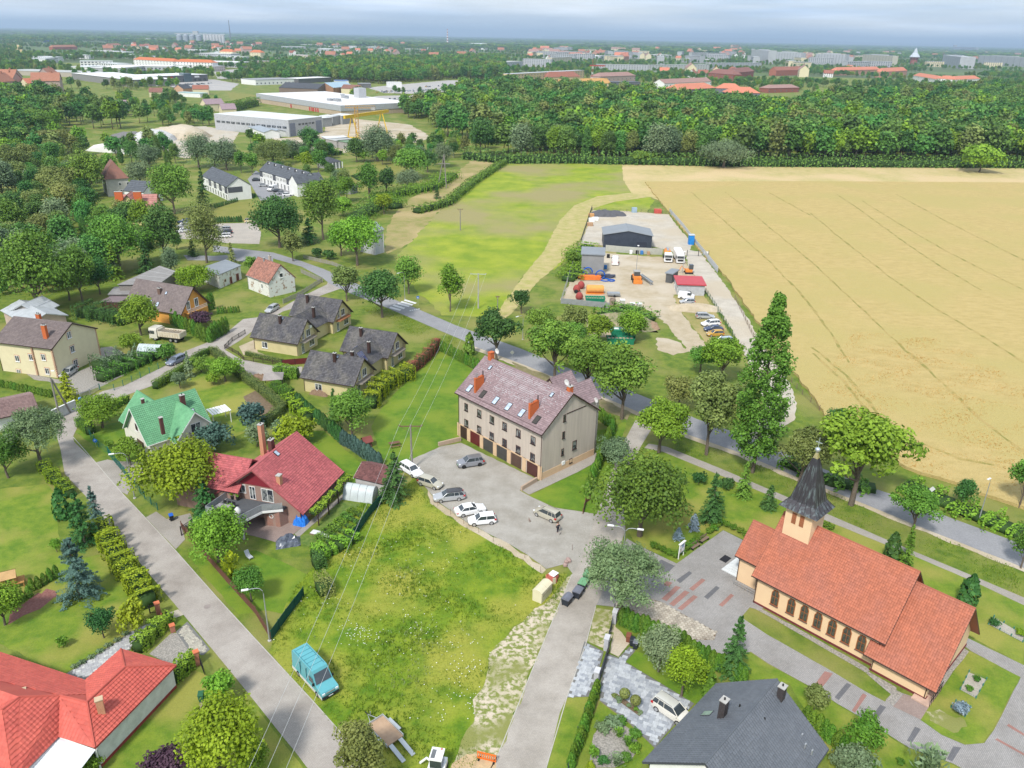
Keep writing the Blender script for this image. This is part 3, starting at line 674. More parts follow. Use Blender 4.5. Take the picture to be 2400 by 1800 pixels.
def van(label,m,px_rear,px_front,L=5.6,W=2.,H=2.55,lowm=None,name='parked_van',group=None,ribs=True):
 a,b=G(*px_rear),G(*px_front);c=(a+b)/2;rz=atan2(b.y-a.y,b.x-a.x)
 root=thing(name,label,'van',(c.x,c.y,0),rz,group);hl=L/2
 nose=hl-1.05*L/5.6;cab=hl-1.75*L/5.6
 prof=[(-hl,.45),(-hl,H-.18),(-hl+.12,H),(cab-.25,H),(cab,H-.04),(nose,1.32),(hl-.12,1.08),(hl,.85),(hl,.45)]
 n=len(prof);mb=MB();V=[]
 for y,s in((-W/2,1),(W/2,-1)):
  V+=[(x,y,z)if z<H-.25 else(x,y-copysign(.13,y),z)for x,z in prof]
 sh=[(x,0,z+.015)for x,z in prof]
 mb.add(V+sh,[tuple(range(n))[::1],tuple(range(2*n-1,n-1,-1))]+[(i,i+2*n,(i+1)%n+2*n,(i+1)%n)for i in range(n)]+[(i+2*n,i+n,(i+1)%n+n,(i+1)%n+2*n)for i in range(n)])
 part('body',mb,m,root)
 lo=MB();lo.box(-hl-.01,-W/2-.015,.3,hl-.02,W/2+.015,.62);part('lower_panel',lo,lowm or m,root)
 dx=(nose-cab);g=MB();f=.1
 A=lambda t,y:(cab+dx*t+.02,y,H-.04+(1.32-H+.04)*t+.03)
 g.add([A(.95,-W/2+.12),A(.95,W/2-.12),A(.22,W/2-.2),A(.22,-W/2+.2)],[(0,1,2,3)]);part('windscreen',g,TINT,root)
 for s in(-1,1):
  y0,y1=sorted((s*(W/2-.02),s*(W/2+.012)))
  z=MB();vs=[(cab-.55,s*(W/2+.012),1.3),(nose-.25,s*(W/2+.012),1.3),(cab+.15,s*(W/2+.012),1.95),(cab-.55,s*(W/2+.012),1.95)];z.add(vs,[(0,1,2,3)]);part('side_window',z,TINT,root)
  for x in(-hl+1.15*L/5.6,hl-.95*L/5.6):
   w=part('wheel',MB().wheel(0,0,0,.35,.24),BLACK,root,smooth=40,loc=(x,s*(W/2-.1),.35));part('rim',MB().wheel(0,s*.11,0,.2,.05,8),STEEL,w)
  y0,y1=sorted((s*W*.3,s*W*.46));part('headlight',MB().box(hl-.16,y0,.78,hl+.015,y1,1.),LAMP,root)
  y0,y1=sorted((s*(W/2),s*(W/2+.24)));part('wing_mirror',MB().box(nose-.3,y0,1.32,nose-.18,y1,1.62),BLACK,root)
  part('tail_light',MB().box(-hl-.02,s*W*.45-.07,.9,-hl+.02,s*W*.45+.07,1.35),TAIL,root)
 part('bumper',MB().box(hl-.2,-W/2+.03,.3,hl+.05,W/2-.03,.62),DPLA,root)
 part('grille',MB().box(hl-.03,-.5,.82,hl+.02,.5,.98),STEEL,root)
 part('number_plate',MB().box(hl+.03,-.26,.40,hl+.065,.26,.51),PLATE,root)
 if ribs:
  r=MB()
  for i in range(6):x=-hl+.5+i*(cab+hl-.9)/5.5;r.box(x-.02,-W/2+.3,H,x+.02,W/2-.3,H+.035)
  r.box(-hl+.3,-W/2+.26,H-.01,cab-.3,-W/2+.30,H+.04);r.box(-hl+.3,W/2-.30,H-.01,cab-.3,W/2-.26,H+.04)
  part('roof_ribs',r,mat('van_rib',(.06,.2,.24)),root)
  for x in(-hl+1.9,-hl+3.2):part('door_seam',MB().box(x,-W/2-.014,.65,x+.025,W/2+.014,H-.3),mat('seam',(.05,.12,.14)),root)
 KEEPW.append((Vector((c.x,c.y,0)),4))
 return root
def truck(label,px_rear,px_front,L,W,kind,cabm,bodym,group=None,name='truck'):
 a,b=G(*px_rear),G(*px_front);c=(a+b)/2;rz=atan2(b.y-a.y,b.x-a.x);hl=L/2
 root=thing(name,label,'truck',(c.x,c.y,0),rz,group)
 part('chassis',MB().box(-hl,-.45,.65,hl-.3,.45,.95),BLACK,root)
 cb=MB();cb.extr([(-W/2,.6),(W/2,.6),(W/2,2.5),(W/2-.15,2.95),(-W/2+.15,2.95),(-W/2,2.5)],hl-2.,hl);part('cab',cb,cabm,root)
 part('windscreen',MB().box(hl-.1,-W/2+.12,1.65,hl+.02,W/2-.12,2.45),TINT,root)
 part('grille',MB().box(hl-.1,-W/2+.3,.75,hl+.02,W/2-.3,1.45),DPLA,root)
 part('bumper',MB().box(hl-.15,-W/2,.4,hl+.06,W/2,.72),cabm,root)
 for s in(-1,1):
  y=s*(W/2);y0,y1=sorted((y-.01*s,y+.015*s));part('side_window',MB().box(hl-1.4,y0,1.6,hl-.35,y1,2.35),TINT,root)
  y0,y1=sorted((s*W*.32,s*W*.46));part('headlight',MB().box(hl-.02,y0,.78,hl+.04,y1,1.),LAMP,root)
  y0,y1=sorted((y,y+.3*s));part('wing_mirror',MB().box(hl-.25,y0,1.7,hl-.1,y1,2.3),BLACK,root)
  for x in(hl-1.3,-hl+1.,-hl+2.3):
   w=part('wheel',MB().wheel(0,0,0,.5,.32),BLACK,root,smooth=40,loc=(x,s*(W/2-.18),.5));part('rim',MB().wheel(0,s*.14,0,.28,.06,8),STEEL,w)
 if kind=='dump':
  x0,x1,z0,z1,w=-hl-.1,hl-2.3,1.15,2.35,W/2
  t=MB();t.box(x0,-w,z0,x1,w,z0+.12)
  t.add([(x0,-w,z0),(x1,-w,z0),(x1,-w-.06,z1),(x0,-w-.06,z1),(x0,-w+.1,z1),(x1,-w+.1,z1),(x1,-w+.1,z0+.1),(x0,-w+.1,z0+.1)],[(0,1,2,3),(3,2,5,4),(4,5,6,7),(0,3,4,7),(1,6,5,2)])
  t.add([(x0,w,z0),(x1,w,z0),(x1,w+.06,z1),(x0,w+.06,z1),(x0,w-.1,z1),(x1,w-.1,z1),(x1,w-.1,z0+.1),(x0,w-.1,z0+.1)],[(3,2,1,0),(4,5,2,3),(7,6,5,4),(7,4,3,0),(2,5,6,1)])
  t.box(x1-.05,-w,z0,x1+.08,w,z1+.35);t.box(x0-.12,-w,z0,x0,w,z1);t.box(x1,-w*.7,z1+.2,x1+1.2,w*.7,z1+.3)
  part('tipper_body',t,bodym,root);part('rusty_bed',MB().box(x0+.02,-w+.12,z0+.12,x1-.08,w-.12,z0+.35),mat('rust',(.22,.09,.04),(.30,.15,.08),scale=2),root)
  r=MB()
  for i in range(8):x=x0+.4+i*(x1-x0-.6)/7.5;r.box(x,-w-.1,z0,x+.08,w+.1,z1-.1)
  part('side_ribs',r,bodym,root)
 elif kind=='tank':
  t=MB();vs=[];
  prof=QP(0.02,-3.,.75,-2.9,1.05,-2.6,1.12,-1,1.12,.8,1.05,1.2,.7,1.45,.02,1.5)
  for r_,x in prof:
   for i in range(14):an=2*pi*i/14;vs.append((x*(hl-.6)/3.-.3,r_*cos(an),2.1+r_*sin(an)))
  t.add(vs,[(i*14+j,i*14+(j+1)%14,(i+1)*14+(j+1)%14,(i+1)*14+j)for i in range(7)for j in range(14)]);part('tank',t,bodym,root,smooth=50)
  part('walkway',MB().box(-hl+.6,-.35,3.2,hl-3,.35,3.3),STEEL,root)
 elif kind=='box':
  b_=MB();b_.extr([(-W/2,.9),(W/2,.9),(W/2+.02,3.),(W/2-.3,3.3),(-W/2+.3,3.3),(-W/2-.02,3.)],-hl,hl-2.2);part('refuse_body',b_,bodym,root)
  r=MB()
  for i in range(5):x=-hl+.5+i*(L-3.2)/5;r.box(x,-W/2-.05,1,x+.1,W/2+.05,3.)
  part('side_ribs',r,bodym,root)
 return root
def tin_car(label,m,p,rz,group,name='parked_car'):
 mb=MB();L,W=4.3,1.75
 mb.extr([(-W/2,.25),(W/2,.25),(W/2,.8),(W/2-.08,.92),(-W/2+.08,.92),(-W/2,.8)],-L/2,L/2)
 mb.add([(-1.8,-.75,.92),(1.,-.75,.92),(1.,.75,.92),(-1.8,.75,.92),(-1.4,-.6,1.45),(.3,-.6,1.45),(.3,.6,1.45),(-1.4,.6,1.45)],[(4,5,6,7)])
 o=thing(name,label,'car',(p[0],p[1],0),rz,group,mb=mb,m=m)
 g=MB();g.add([(-1.8,-.75,.92),(1.,-.75,.92),(1.,.75,.92),(-1.8,.75,.92),(-1.4,-.6,1.44),(.3,-.6,1.44),(.3,.6,1.44),(-1.4,.6,1.44)],[(0,1,5,4),(1,2,6,5),(2,3,7,6),(3,0,4,7)]);part('windows',g,TINT,o)
 w=MB()
 for x in(-1.3,1.3):
  for y in(-.8,.8):w.wheel(x,y,.32,.32,.2,8)
 part('wheels',w,BLACK,o)
 return o
def lamp_post(b,ty,armpx,label,double=False,group='curved street lamps along the streets',arm=1.6,rz=None):
 B=G(*b);h=top_h(b,ty);root=thing('street_lamp',label,'street lamp',(B.x,B.y,0),0,group)
 if rz is None:
  T=G(*armpx,h);rz=atan2(T.y-B.y,T.x-B.x)
 root.rotation_euler=(0,0,rz)
 part('post',MB().tube([(0,0,0),(0,0,h*.5),(0,0,h-.9)],[.09,.07,.05],8),STEEL,root,smooth=40)
 part('base_plate',MB().lathe(QP(.22,0,.22,.12,.1,.16),10),CONC,root)
 for s in((1,-1)if double else(1,)):
  part('arm',MB().tube([(0,0,h-.95),(.06*s,0,h-.5),(.35*s,0,h-.12),(.8*s,0,h),(arm*s,0,h-.02)],.04,6),STEEL,root,smooth=50)
  x0,x1=sorted((arm*s-.1*s,(arm+.65)*s));hd=MB().box(x0,-.11,h-.06,x1,.11,h+.06)
  part('lamp_head',hd,WHITE,root)
 return root
_fc={}
def fence(px,h,label,kind='mesh',m=STEEL,pm=None,sp=2.5,name='fence',cat='fence',group=None,world=False,bw=.1,gap=.04,z0=0):
 """posts and panels; picket fences have every picket as a part of its own"""
 pts=[Vector((p[0],p[1],0))for p in px]if world else[G(x,y)for x,y in px];O=pts[0].copy();pm=pm or m
 root=thing(name,label,cat,O,0,group);npk=0
 pk=_fc.setdefault(('post',h,pm.name),None)
 if pk is None:
  pk=MB().box(-.05,-.05,0,.05,.05,h+.06).mesh('fence_post');pk.materials.append(pm);_fc[('post',h,pm.name)]=pk
 for i in range(len(pts)-1):
  a,b=pts[i]-O,pts[i+1]-O;d=b-a;L_=d.length;rz=atan2(d.y,d.x);k=max(1,round(L_/sp));s=L_/k
  for j in range(k+(1 if i==len(pts)-2 else 0)):
   p=a+d*(j/k);link('post',pk,None,root,loc=(p.x,p.y,z0),rz=rz)
  for j in range(k):
   p=a+d*(j/k);key=(kind,round(s,3),h,m.name,bw)
   if kind=='picket':
    n=int(s/(bw+gap));rk=('rail',round(s,3),h,m.name)
    if rk not in _fc:
     r=MB();r.box(.05,-.02,h*.2,s-.05,.02,h*.2+.07);r.box(.05,-.02,h*.75,s-.05,.02,h*.75+.07);_fc[rk]=r.mesh('rail');_fc[rk].materials.append(pm)
    link('rail',_fc[rk],None,root,loc=(p.x,p.y,z0),rz=rz)
    bk=('pick',bw,h,m.name)
    if bk not in _fc:_fc[bk]=MB().box(-bw/2,-.045,.05,bw/2,-.021,h).mesh('picket');_fc[bk].materials.append(m)
    for q in range(n):
     t=(q+.5)*s/n;pp=p+d.normalized()*t
     if npk<295:link('picket',_fc[bk],None,root,loc=(pp.x,pp.y,z0),rz=rz);npk+=1
    continue
   if key not in _fc:
    pb=MB()
    if kind=='solid':pb.box(.04,-.02,.04,s-.04,.02,h)
    elif kind=='corr':
     n=max(2,int(s/.25))
     for q in range(n):x=.02+q*(s-.04)/n;pb.box(x,-.015-.012*(q%2),.03,x+(s-.04)/n,.015+.012*(q%2),h)
    elif kind=='slab':
     n=max(2,int(h/.5))
     for q in range(n):pb.box(.05,-.03,q*h/n+.01,s-.05,.03,(q+1)*h/n-.015)
    elif kind=='bars':
     pb.box(.04,-.02,.12,s-.04,.02,.17);pb.box(.04,-.02,h-.12,s-.04,.02,h-.07);n=int(s/.14)
     for q in range(n):x=.08+q*(s-.14)/n;pb.box(x,-.01,.05,x+.022,.01,h)
    else:
     n=max(4,int(s/.22))
     for q in range(n):x=.05+q*(s-.1)/n;pb.box(x,-.004,.05,x+.012,.004,h)
     for q in range(int(h/.2)+1):z=.05+q*.2;pb.box(.04,-.003,z,s-.04,.003,z+.012)
    me=pb.mesh('panel');me.materials.append(m);_fc[key]=me
   link('panel',_fc[key],None,root,loc=(p.x,p.y,z0),rz=rz)
 return root
def sign(b,ty,label,face,shape='square',back=STEEL,rz=0,sz=.6,extra=None):
 B=G(*b);h=top_h(b,ty);root=thing('road_sign',label,'road sign',(B.x,B.y,0),rz)
 part('post',MB().tube([(0,0,0),(0,0,h)],.03,6),STEEL,root)
 n,ph,r=dict(square=(4,pi/4,sz*.71),diamond=(4,0,sz*.65),round=(16,0,sz/2))[shape];mb=MB()
 mb.add([(r*cos(2*pi*i/n+ph),y,h-sz/2+r*sin(2*pi*i/n+ph))for y in(-.06,-.03)for i in range(n)],[tuple(range(n)),tuple(range(2*n-1,n-1,-1))]+[(i,(i+1)%n,(i+1)%n+n,i+n)for i in range(n)])
 part('sign_face',mb,face,root)
 if extra:extra(root,h,sz)
 return root
GR=gmat('lawn',(.085,.160,.010),(.165,.225,.020),scale=.55,detail=8,bump=.5,bscale=9,c3=(.235,.235,.045),s3=.13)
GRN=gmat('lush_lawn',(.070,.150,.008),(.115,.200,.012),scale=.7,detail=8,bump=.5,bscale=9,c3=(.155,.215,.018),s3=.15)
ROUGHG=gmat('rough_grass',(.070,.125,.010),(.150,.195,.022),scale=.6,detail=9,bump=1,bscale=4,c3=(.20,.20,.05),s3=.09)
MEAD=gmat('meadow',(.075,.155,.005),(.185,.25,.014),scale=.4,detail=9,bump=1.5,bscale=3.5,c3=(.25,.26,.035),s3=.10)
FIELDG=gmat('green_field',(.15,.225,.010),(.27,.31,.022),scale=.12,detail=9,bump=1.5,bscale=2,c3=(.26,.23,.09),s3=.022)
DRYG=gmat('dry_grass',(.30,.24,.10),(.19,.20,.045),scale=.25,detail=8,bump=1.5,bscale=2,c3=(.36,.28,.13),s3=.05)
WHEAT=gmat('ripe_crop',(.43,.33,.14),(.36,.28,.11),scale=.55,detail=9,bump=2.2,bscale=3.2,thr=(.38,.7),c3=(.38,.31,.12),s3=.035,rough=.95,spec=.1,stretch=(.6,1.2,1))
STUB=gmat('stubble',(.46,.37,.17),(.36,.31,.12),scale=.25,detail=7,bump=1,bscale=2,c3=(.50,.38,.2),s3=.03)
TRACK=gmat('mown_track',(.42,.34,.16),(.30,.29,.08),scale=.35,detail=6,bump=1,bscale=3)
SAND=gmat('sandy_ground',(.42,.35,.25),(.35,.29,.19),scale=.5,detail=8,bump=.4,bscale=5,c3=(.46,.40,.31),s3=.08)
GRAVEL=gmat('yard_gravel',(.47,.43,.36),(.38,.34,.28),scale=.3,detail=9,bump=.4,bscale=5,c3=(.42,.36,.27),s3=.06)
SANDG=gmat('sandy_verge',(.50,.43,.33),(.17,.20,.045),scale=1.6,detail=9,bump=.7,bscale=5,thr=(.44,.56),c3=(.20,.21,.06),s3=.16)
ASPH=gmat('asphalt',(.25,.25,.26),(.21,.21,.22),scale=.4,detail=8,bump=.15,bscale=20,c3=(.25,.25,.255),s3=.08)
GRVS=gmat('gravel_strip',(.36,.33,.29),(.18,.17,.15),scale=5,detail=4,bump=1,bscale=9)
SOIL=gmat('soil',(.12,.085,.05),(.19,.14,.09),scale=2,bump=.6,bscale=6)
PAV=brick_mat('street_pavers',(.40,.36,.32),(.36,.325,.29),(.25,.235,.21),1,.22,.12,rot=R(52),msize=.010,dirt=(.72,.70,.69))
PAV2=brick_mat('street_pavers_right',(.42,.38,.33),(.375,.34,.30),(.26,.245,.22),1,.22,.12,rot=R(-22),msize=.010,dirt=(.70,.69,.67))
PAVL=brick_mat('courtyard_pavers',(.385,.36,.32),(.345,.325,.29),(.24,.23,.20),1,.22,.12,rot=R(-46),msize=.010,dirt=(.72,.70,.66))
PAVC=brick_mat('church_pavers',(.34,.325,.31),(.285,.275,.265),(.19,.18,.17),1,.24,.14,rot=R(-46),msize=.014,dirt=(.78,.77,.75))
PAVR=brick_mat('red_pavers',(.36,.17,.14),(.31,.15,.125),(.2,.16,.14),1,.24,.14,rot=R(-46),msize=.014)
PAVD=brick_mat('dark_pavers',(.15,.15,.16),(.13,.13,.14),(.1,.1,.1),1,.24,.14,rot=R(-46),msize=.014)
WALKP=brick_mat('path_pavers',(.36,.33,.29),(.32,.295,.26),(.23,.21,.19),1,.22,.12,rot=R(-47),msize=.012)
HEXP=gmat('hexagonal_slabs',(.40,.36,.29),(.32,.28,.22),scale=.7,detail=5,bump=.2,bscale=6)
KERB=gmat('kerb_stone',(.42,.40,.36),(.36,.34,.30),scale=2)
PINKP=brick_mat('pink_pavers',(.33,.25,.22),(.28,.21,.185),(.2,.16,.14),1,.22,.12,rot=R(-16),msize=.012)
FORESTFLOOR=gmat('far_land',(.075,.125,.035),(.12,.17,.05),scale=.01,detail=8,c3=(.07,.10,.04),s3=.002)
FARFIELD=gmat('far_yellow_field',(.48,.36,.14),(.42,.33,.12),scale=.01)
def ground():
 mb=MB();n=12
 for i in range(n):
  for j in range(n):
   x0=-900+i*150;y0=-100+j*150;mb.add([(x0,y0,0),(x0+150,y0,0),(x0+150,y0+150,0),(x0,y0+150,0)],[(0,1,2,3)])
 part('ground',mb,ROUGHG,None,kind='structure')
 mb=MB();a=QP(-900,-100,900,-100,900,1700,-900,1700);S=42000;b=[(-S,-S),(S,-S),(S,S),(-S,S)]
 mb.add([(x,y,0)for x,y in a]+[(x,y,0)for x,y in b],[(0,4,5,1),(1,5,6,2),(2,6,7,3),(3,7,4,0)])
 part('far_ground',mb,FORESTFLOOR,None,kind='structure')
ground()
Z1,Z2,Z3,Z4=.012,.024,.036,.048
sheet('green_field',QP(1175,745,1040,738,985,690,945,640,925,600,960,570,1075,445,1180,385,1350,383,1460,385,1470,420,1535,470,1440,600,1340,600,1210,700),Z1,FIELDG,jit=.6)
sheet('dry_grass_field',QP(905,595,900,560,915,515,955,470,1010,440,1075,400,1110,372,1168,385,1075,445,960,570),Z1,DRYG,jit=.6)
sheet('dry_grass',QP(1090,800,1060,770,1180,720,1230,640,1290,620,1340,700,1500,745,1560,830,1500,900,1330,860),Z1,ROUGHG,jit=.5)
FIELDPX=QP(1512,428,1540,465,1585,520,1640,590,1700,650,1752,725,1800,795,1850,860,1905,935,1950,1000,2040,1050,2120,1098,2240,1140,2400,1195,2700,1290,2900,1250,2900,425,2400,430,1900,427)
sheet('stubble_strip',QP(1460,386,1520,432,1900,430,2400,433,2900,430,2900,392,2400,394,1900,391,1700,389),Z2,STUB,jit=.5)
fo=sheet('crop_field',FIELDPX,.55,WHEAT,jit=.35,thick=.6)
TRM=gmat('tramline_green',(.22,.20,.05),(.36,.27,.095),scale=.35,detail=6,bump=1,thr=(.42,.56))
def tram(px,w=.6):
 P=[G(x,y,.55)for x,y in px];Q=[]
 for i in range(len(P)-1):
  n=max(2,int((P[i+1]-P[i]).length/3))
  for k in range(n):Q.append(P[i].lerp(P[i+1],k/n)+Vector((random.gauss(0,.12),random.gauss(0,.12),0)))
 Q.append(P[-1]);mb=MB();vs=[]
 for i,p in enumerate(Q):
  d=(Q[min(i+1,len(Q)-1)]-Q[max(i-1,0)]);d.z=0;d.normalize();n=Vector((-d.y,d.x,0))*w*ru(.25,.75);vs+=[p+n+Vector((0,0,.02)),p-n+Vector((0,0,.02))]
 mb.add([v-fo.location for v in vs],[(2*i,2*i+1,2*i+3,2*i+2)for i in range(len(Q)-1)])
 part('tramline',mb,TRM,fo)
for t in(QP(1900,612,2000,705,2100,800,2180,870,2260,945,2300,985,2400,1060),QP(1900,500,1960,550,2080,645,2180,715,2290,780,2400,850),QP(1960,455,2020,495,2130,575,2200,622,2300,680),QP(2020,470,2100,520,2220,590,2300,630,2400,680),QP(1620,450,1700,520,1800,610,1880,690,1940,770,1990,850),QP(1700,450,1800,530,1900,612),QP(1905,815,1985,880,2050,960,2100,1012,2165,1042,2250,1075,2330,1090),QP(1905,828,1975,892,2040,972,2095,1026,2165,1052),[(1800,450),(1900,505)],QP(2100,455,2220,520,2400,610)):tram(t)
sheet('mown_track',QP(1160,745,1180,712,1232,640,1275,588,1310,520,1345,482,1400,460,1480,452,1525,462,1440,473,1392,488,1372,545,1328,602,1262,660,1205,728,1180,750),Z3,TRACK,jit=.25)
sheet('mown_track',QP(1480,452,1460,420,1458,386,1475,386,1530,440,1545,470,1525,462),Z3,STUB,jit=.3)
sheet('gravel_lane',QP(1608,585,1640,590,1690,655,1752,745,1805,835,1852,900,1868,945,1862,985,1822,1010,1800,1042,1738,1016,1770,990,1790,960,1786,930,1760,860,1725,790,1690,735,1650,680,1612,622),Z3,GRAVEL,jit=.3)
sheet('gravel_yard',QP(1388,493,1470,495,1567,503,1600,545,1624,570,1612,600,1560,585,1528,578,1410,575,1360,570),Z2,GRAVEL,jit=.4)
sheet('gravel_yard',QP(1418,593,1528,602,1600,603,1625,640,1656,690,1600,690,1575,690,1590,720,1605,745,1655,808,1642,832,1615,826,1595,800,1565,765,1540,740,1500,718,1440,712,1315,704,1340,650,1360,620),Z2,SAND,jit=.4)
sheet('parking_strip',QP(1575,692,1650,692,1722,800,1700,815,1650,800,1600,735),Z1,DRYG,jit=.3)
sheet('bare_patch',QP(1540,790,1590,800,1612,825,1580,832,1540,822),Z1,SAND,jit=.4)
sheet('sand_heap_base',QP(1582,718,1605,712,1650,712,1663,728,1640,735,1600,731),Z3,SAND,jit=.3)
RU=QP(500,575,560,583,640,592,709,613,757,630,800,648,860,676,923,702,966,719,1069,763,1100,774,1217,816,1345,869,1391,884,1423,895,1510,930,1589,962,1632,982,1795,1040,1900,1088,2035,1141,2121,1170,2206,1206,2374,1268,2600,1350)
RL=QP(2600,1420,2377,1322,2143,1230,2051,1192,1857,1114,1804,1091,1730,1060,1607,1017,1496,966,1450,946,1227,855,1109,811,1083,797,1015,768,934,733,888,714,820,687,771,664,755,651,706,625,640,606,560,597,500,590)
sheet('asphalt_road',RU+RL,Z3,ASPH,jit=.06,step=2)
sheet('road_shoulder',[(x,y+9)for x,y in RL[:12]]+[(x,y-2)for x,y in RL[:12][::-1]],Z2,SAND,jit=.25,step=1.5)
sheet('bare_earth_strip',QP(1200,848,1345,905,1480,968,1470,985,1340,930,1215,868),Z2,gmat('mown_verge',(.16,.15,.06),(.22,.18,.10),scale=1,detail=6),jit=.3)
WL=gmat('road_marking',(.62,.62,.60),(.5,.5,.5),scale=2)
zx=[((912,722),(937,729)),((920,717),(946,725)),((930,713),(957,720)),((938,709),(965,717)),((946,705),(973,713))]
for(a,b)in zx:
 sheet('crossing_stripe',[a,b,(b[0]+4,b[1]-3),(a[0]+4,a[1]-3)],Z4+.004,WL,jit=0)
for i in range(5):sheet('road_marking',[(960+i*5,729.5-i*.9),(963.5+i*5,729-i*.9),(963.8+i*5,726.8-i*.9),(960.3+i*5,727.3-i*.9)],Z4+.004,WL,jit=0)
sheet('paved_street',QP(141,1050,127,1002,130,978,201,936,241,917,293,903,388,857,434,823,483,804,542,771,570,748,603,744,660,722,684,708,722,688,766,667,771,655,800,676,760,690,722,705,690,722,663,730,603,768,560,800,527,820,565,842,630,856,709,860,706,875,600,886,568,876,500,826,434,860,361,903,266,937,192,972,182,1000,171,1024,174,1036,225,1085,285,1155,339,1212,409,1288,508,1400,600,1500,730,1640,834,1757,900,1830,745,1830,600,1648,500,1525,393,1397,306,1293,256,1230,198,1160,152,1111),Z2,PAV,jit=.03,step=2)
sheet('paved_street',QP(1150,1830,1163,1780,1233,1606,1285,1479,1318,1400,1340,1347,1360,1316,1399,1205,1413,1165,1440,1090,1465,1030,1490,985,1530,1002,1500,1050,1475,1110,1460,1180,1466,1241,1440,1330,1396,1422,1375,1503,1329,1633,1312,1671,1275,1830),Z2,PAV2,jit=.03,step=2)
for nm,pts in(('kerb',QP(1139,1820,1163,1780,1233,1606,1285,1479,1318,1400,1340,1347)),('kerb',QP(1396,1422,1375,1503,1329,1633,1280,1800)),('kerb',QP(171,1024,225,1085,285,1155,339,1212,409,1288,508,1400,600,1500,730,1640,834,1757))):
 P=[G(*p)for p in pts];A,B=ribbon(P,.1);mb=MB();o=P[0]
 for i in range(len(P)-1):mb.prism([(q.x-o.x,q.y-o.y)for q in(A[i],A[i+1],B[i+1],B[i])],0,.045)
 part(nm,mb,KERB,None,kind='structure',loc=o)
sheet('parking_court',QP(968,1076,1032,1047,1080,1038,1263,1126,1249,1128,1218,1150,1239,1162,1300,1190,1366,1200,1400,1206,1360,1316,1342,1345,1325,1322,1280,1334,1235,1300,1193,1275,1139,1248,1096,1226,1020,1172,1003,1149,972,1117,955,1090),Z3,PAVL,jit=.08)
sheet('bare_edge',QP(1003,1149,1020,1172,1096,1226,1139,1248,1193,1275,1280,1336,1270,1345,1180,1285,1125,1255,1082,1232,1008,1180),Z2,SAND,jit=.25)
sheet('gable_ramp',QP(1220,1148,1266,1126,1392,1060,1410,1068,1400,1082,1352,1108,1240,1160),Z4,WALKP,jit=.02)
sheet('lawn',QP(900,1085,870,1000,900,950,975,870,1030,822,1120,872,1078,930,1078,1036,1030,1047,965,1078,940,1110),Z1,GRN,jit=.1)
sheet('lawn',QP(1241,1162,1352,1108,1400,1082,1412,1070,1440,1085,1398,1205,1366,1199,1300,1189),Z1,GRN,jit=.1)
sheet('lawn',QP(1392,1055,1395,1010,1440,1000,1470,985,1460,1020,1440,1075),Z1,GRN,jit=.1)
MEADPX=QP(640,1480,690,1380,760,1300,850,1170,910,1175,970,1120,1010,1180,1082,1232,1125,1255,1180,1285,1270,1345,1330,1345,1300,1420,1200,1470,1154,1560,1122,1655,1120,1830,905,1830,834,1757,730,1640,632,1530)
sheet('meadow',MEADPX,Z1,MEAD,jit=.15)
sheet('sandy_verge',QP(1060,1830,1075,1760,1112,1690,1108,1640,1140,1585,1150,1530,1190,1490,1240,1440,1300,1390,1338,1347,1318,1400,1285,1479,1233,1606,1163,1780,1150,1830),Z2,SANDG,jit=.3)
sheet('sandy_verge',QP(1045,1830,1060,1790,1095,1768,1165,1775,1150,1830),Z3,gmat('dug_sand',(.50,.36,.20),(.40,.30,.18),scale=1.5,bump=.8),jit=.25)
sheet('grass_verge',QP(1396,1424,1448,1432,1440,1480,1415,1520,1376,1503),Z1,SANDG,jit=.2)
sheet('lawn',QP(1329,1633,1376,1620,1390,1640,1350,1800,1335,1840,1275,1840,1312,1671),Z1,GR,jit=.1)
sheet('lawn',QP(0,1146,110,1134,132,1165,140,1260,150,1320,230,1300,300,1330,340,1400,395,1440,410,1475,390,1435,345,1450,150,1580,-60,1480,-60,1150),Z1,GR,jit=.15)
sheet('lawn',QP(420,1560,480,1580,600,1660,735,1830,250,1830,235,1760),Z1,GR,jit=.15)
sheet('lawn',QP(440,1295,600,1290,690,1330,745,1360,700,1400,670,1440,620,1430,560,1440,470,1340),Z1,GRN,jit=.12)
sheet('lawn',QP(500,830,560,880,650,950,620,990,540,1030,500,1010,460,930,430,880),Z1,GR,jit=.12)
sheet('lawn',QP(174,1010,300,985,310,1030,350,1060,330,1100,260,1070,220,1045),Z1,GRN,jit=.12)
sheet('lawn',QP(700,1010,760,1010,850,1090,880,1130,830,1160,760,1080),Z1,GRN,jit=.12)
sheet('church_lawn',QP(1440,1110,1530,1050,1600,1075,1800,1150,2000,1240,2400,1415,2400,1480,2400,1560,2270,1490,2230,1500,2000,1340,1830,1240,1800,1290,1740,1263,1695,1242,1586,1320,1493,1276,1468,1240),Z1,GR,jit=.12)
sheet('footpath',QP(1520,1040,1562,1047,1700,1103,1800,1146,1937,1204,2143,1293,2285,1352,2400,1401,2600,1488,2600,1508,2400,1419,2279,1362,2138,1302,1930,1218,1800,1160,1700,1119,1553,1059,1510,1050),Z2,WALKP,jit=.03)
PLAZA=QP(1440,1330,1469,1262,1493,1277,1586,1321,1695,1243,1745,1268,1800,1300,1800,1420,1780,1430,1757,1424,1737,1447,1800,1489,1935,1565,2030,1622,2074,1645,2100,1620,2190,1650,2158,1688,2207,1723,2261,1746,2307,1742,2329,1712,2356,1660,2392,1588,2277,1527,2240,1500,2262,1493,2405,1562,2500,1600,2500,1900,2360,1860,2234,1790,2131,1753,2044,1698,1963,1650,1908,1614,1800,1555,1760,1528,1700,1535,1586,1500,1451,1424,1398,1418)
sheet('church_forecourt',PLAZA,Z2,PAVC,jit=.03)
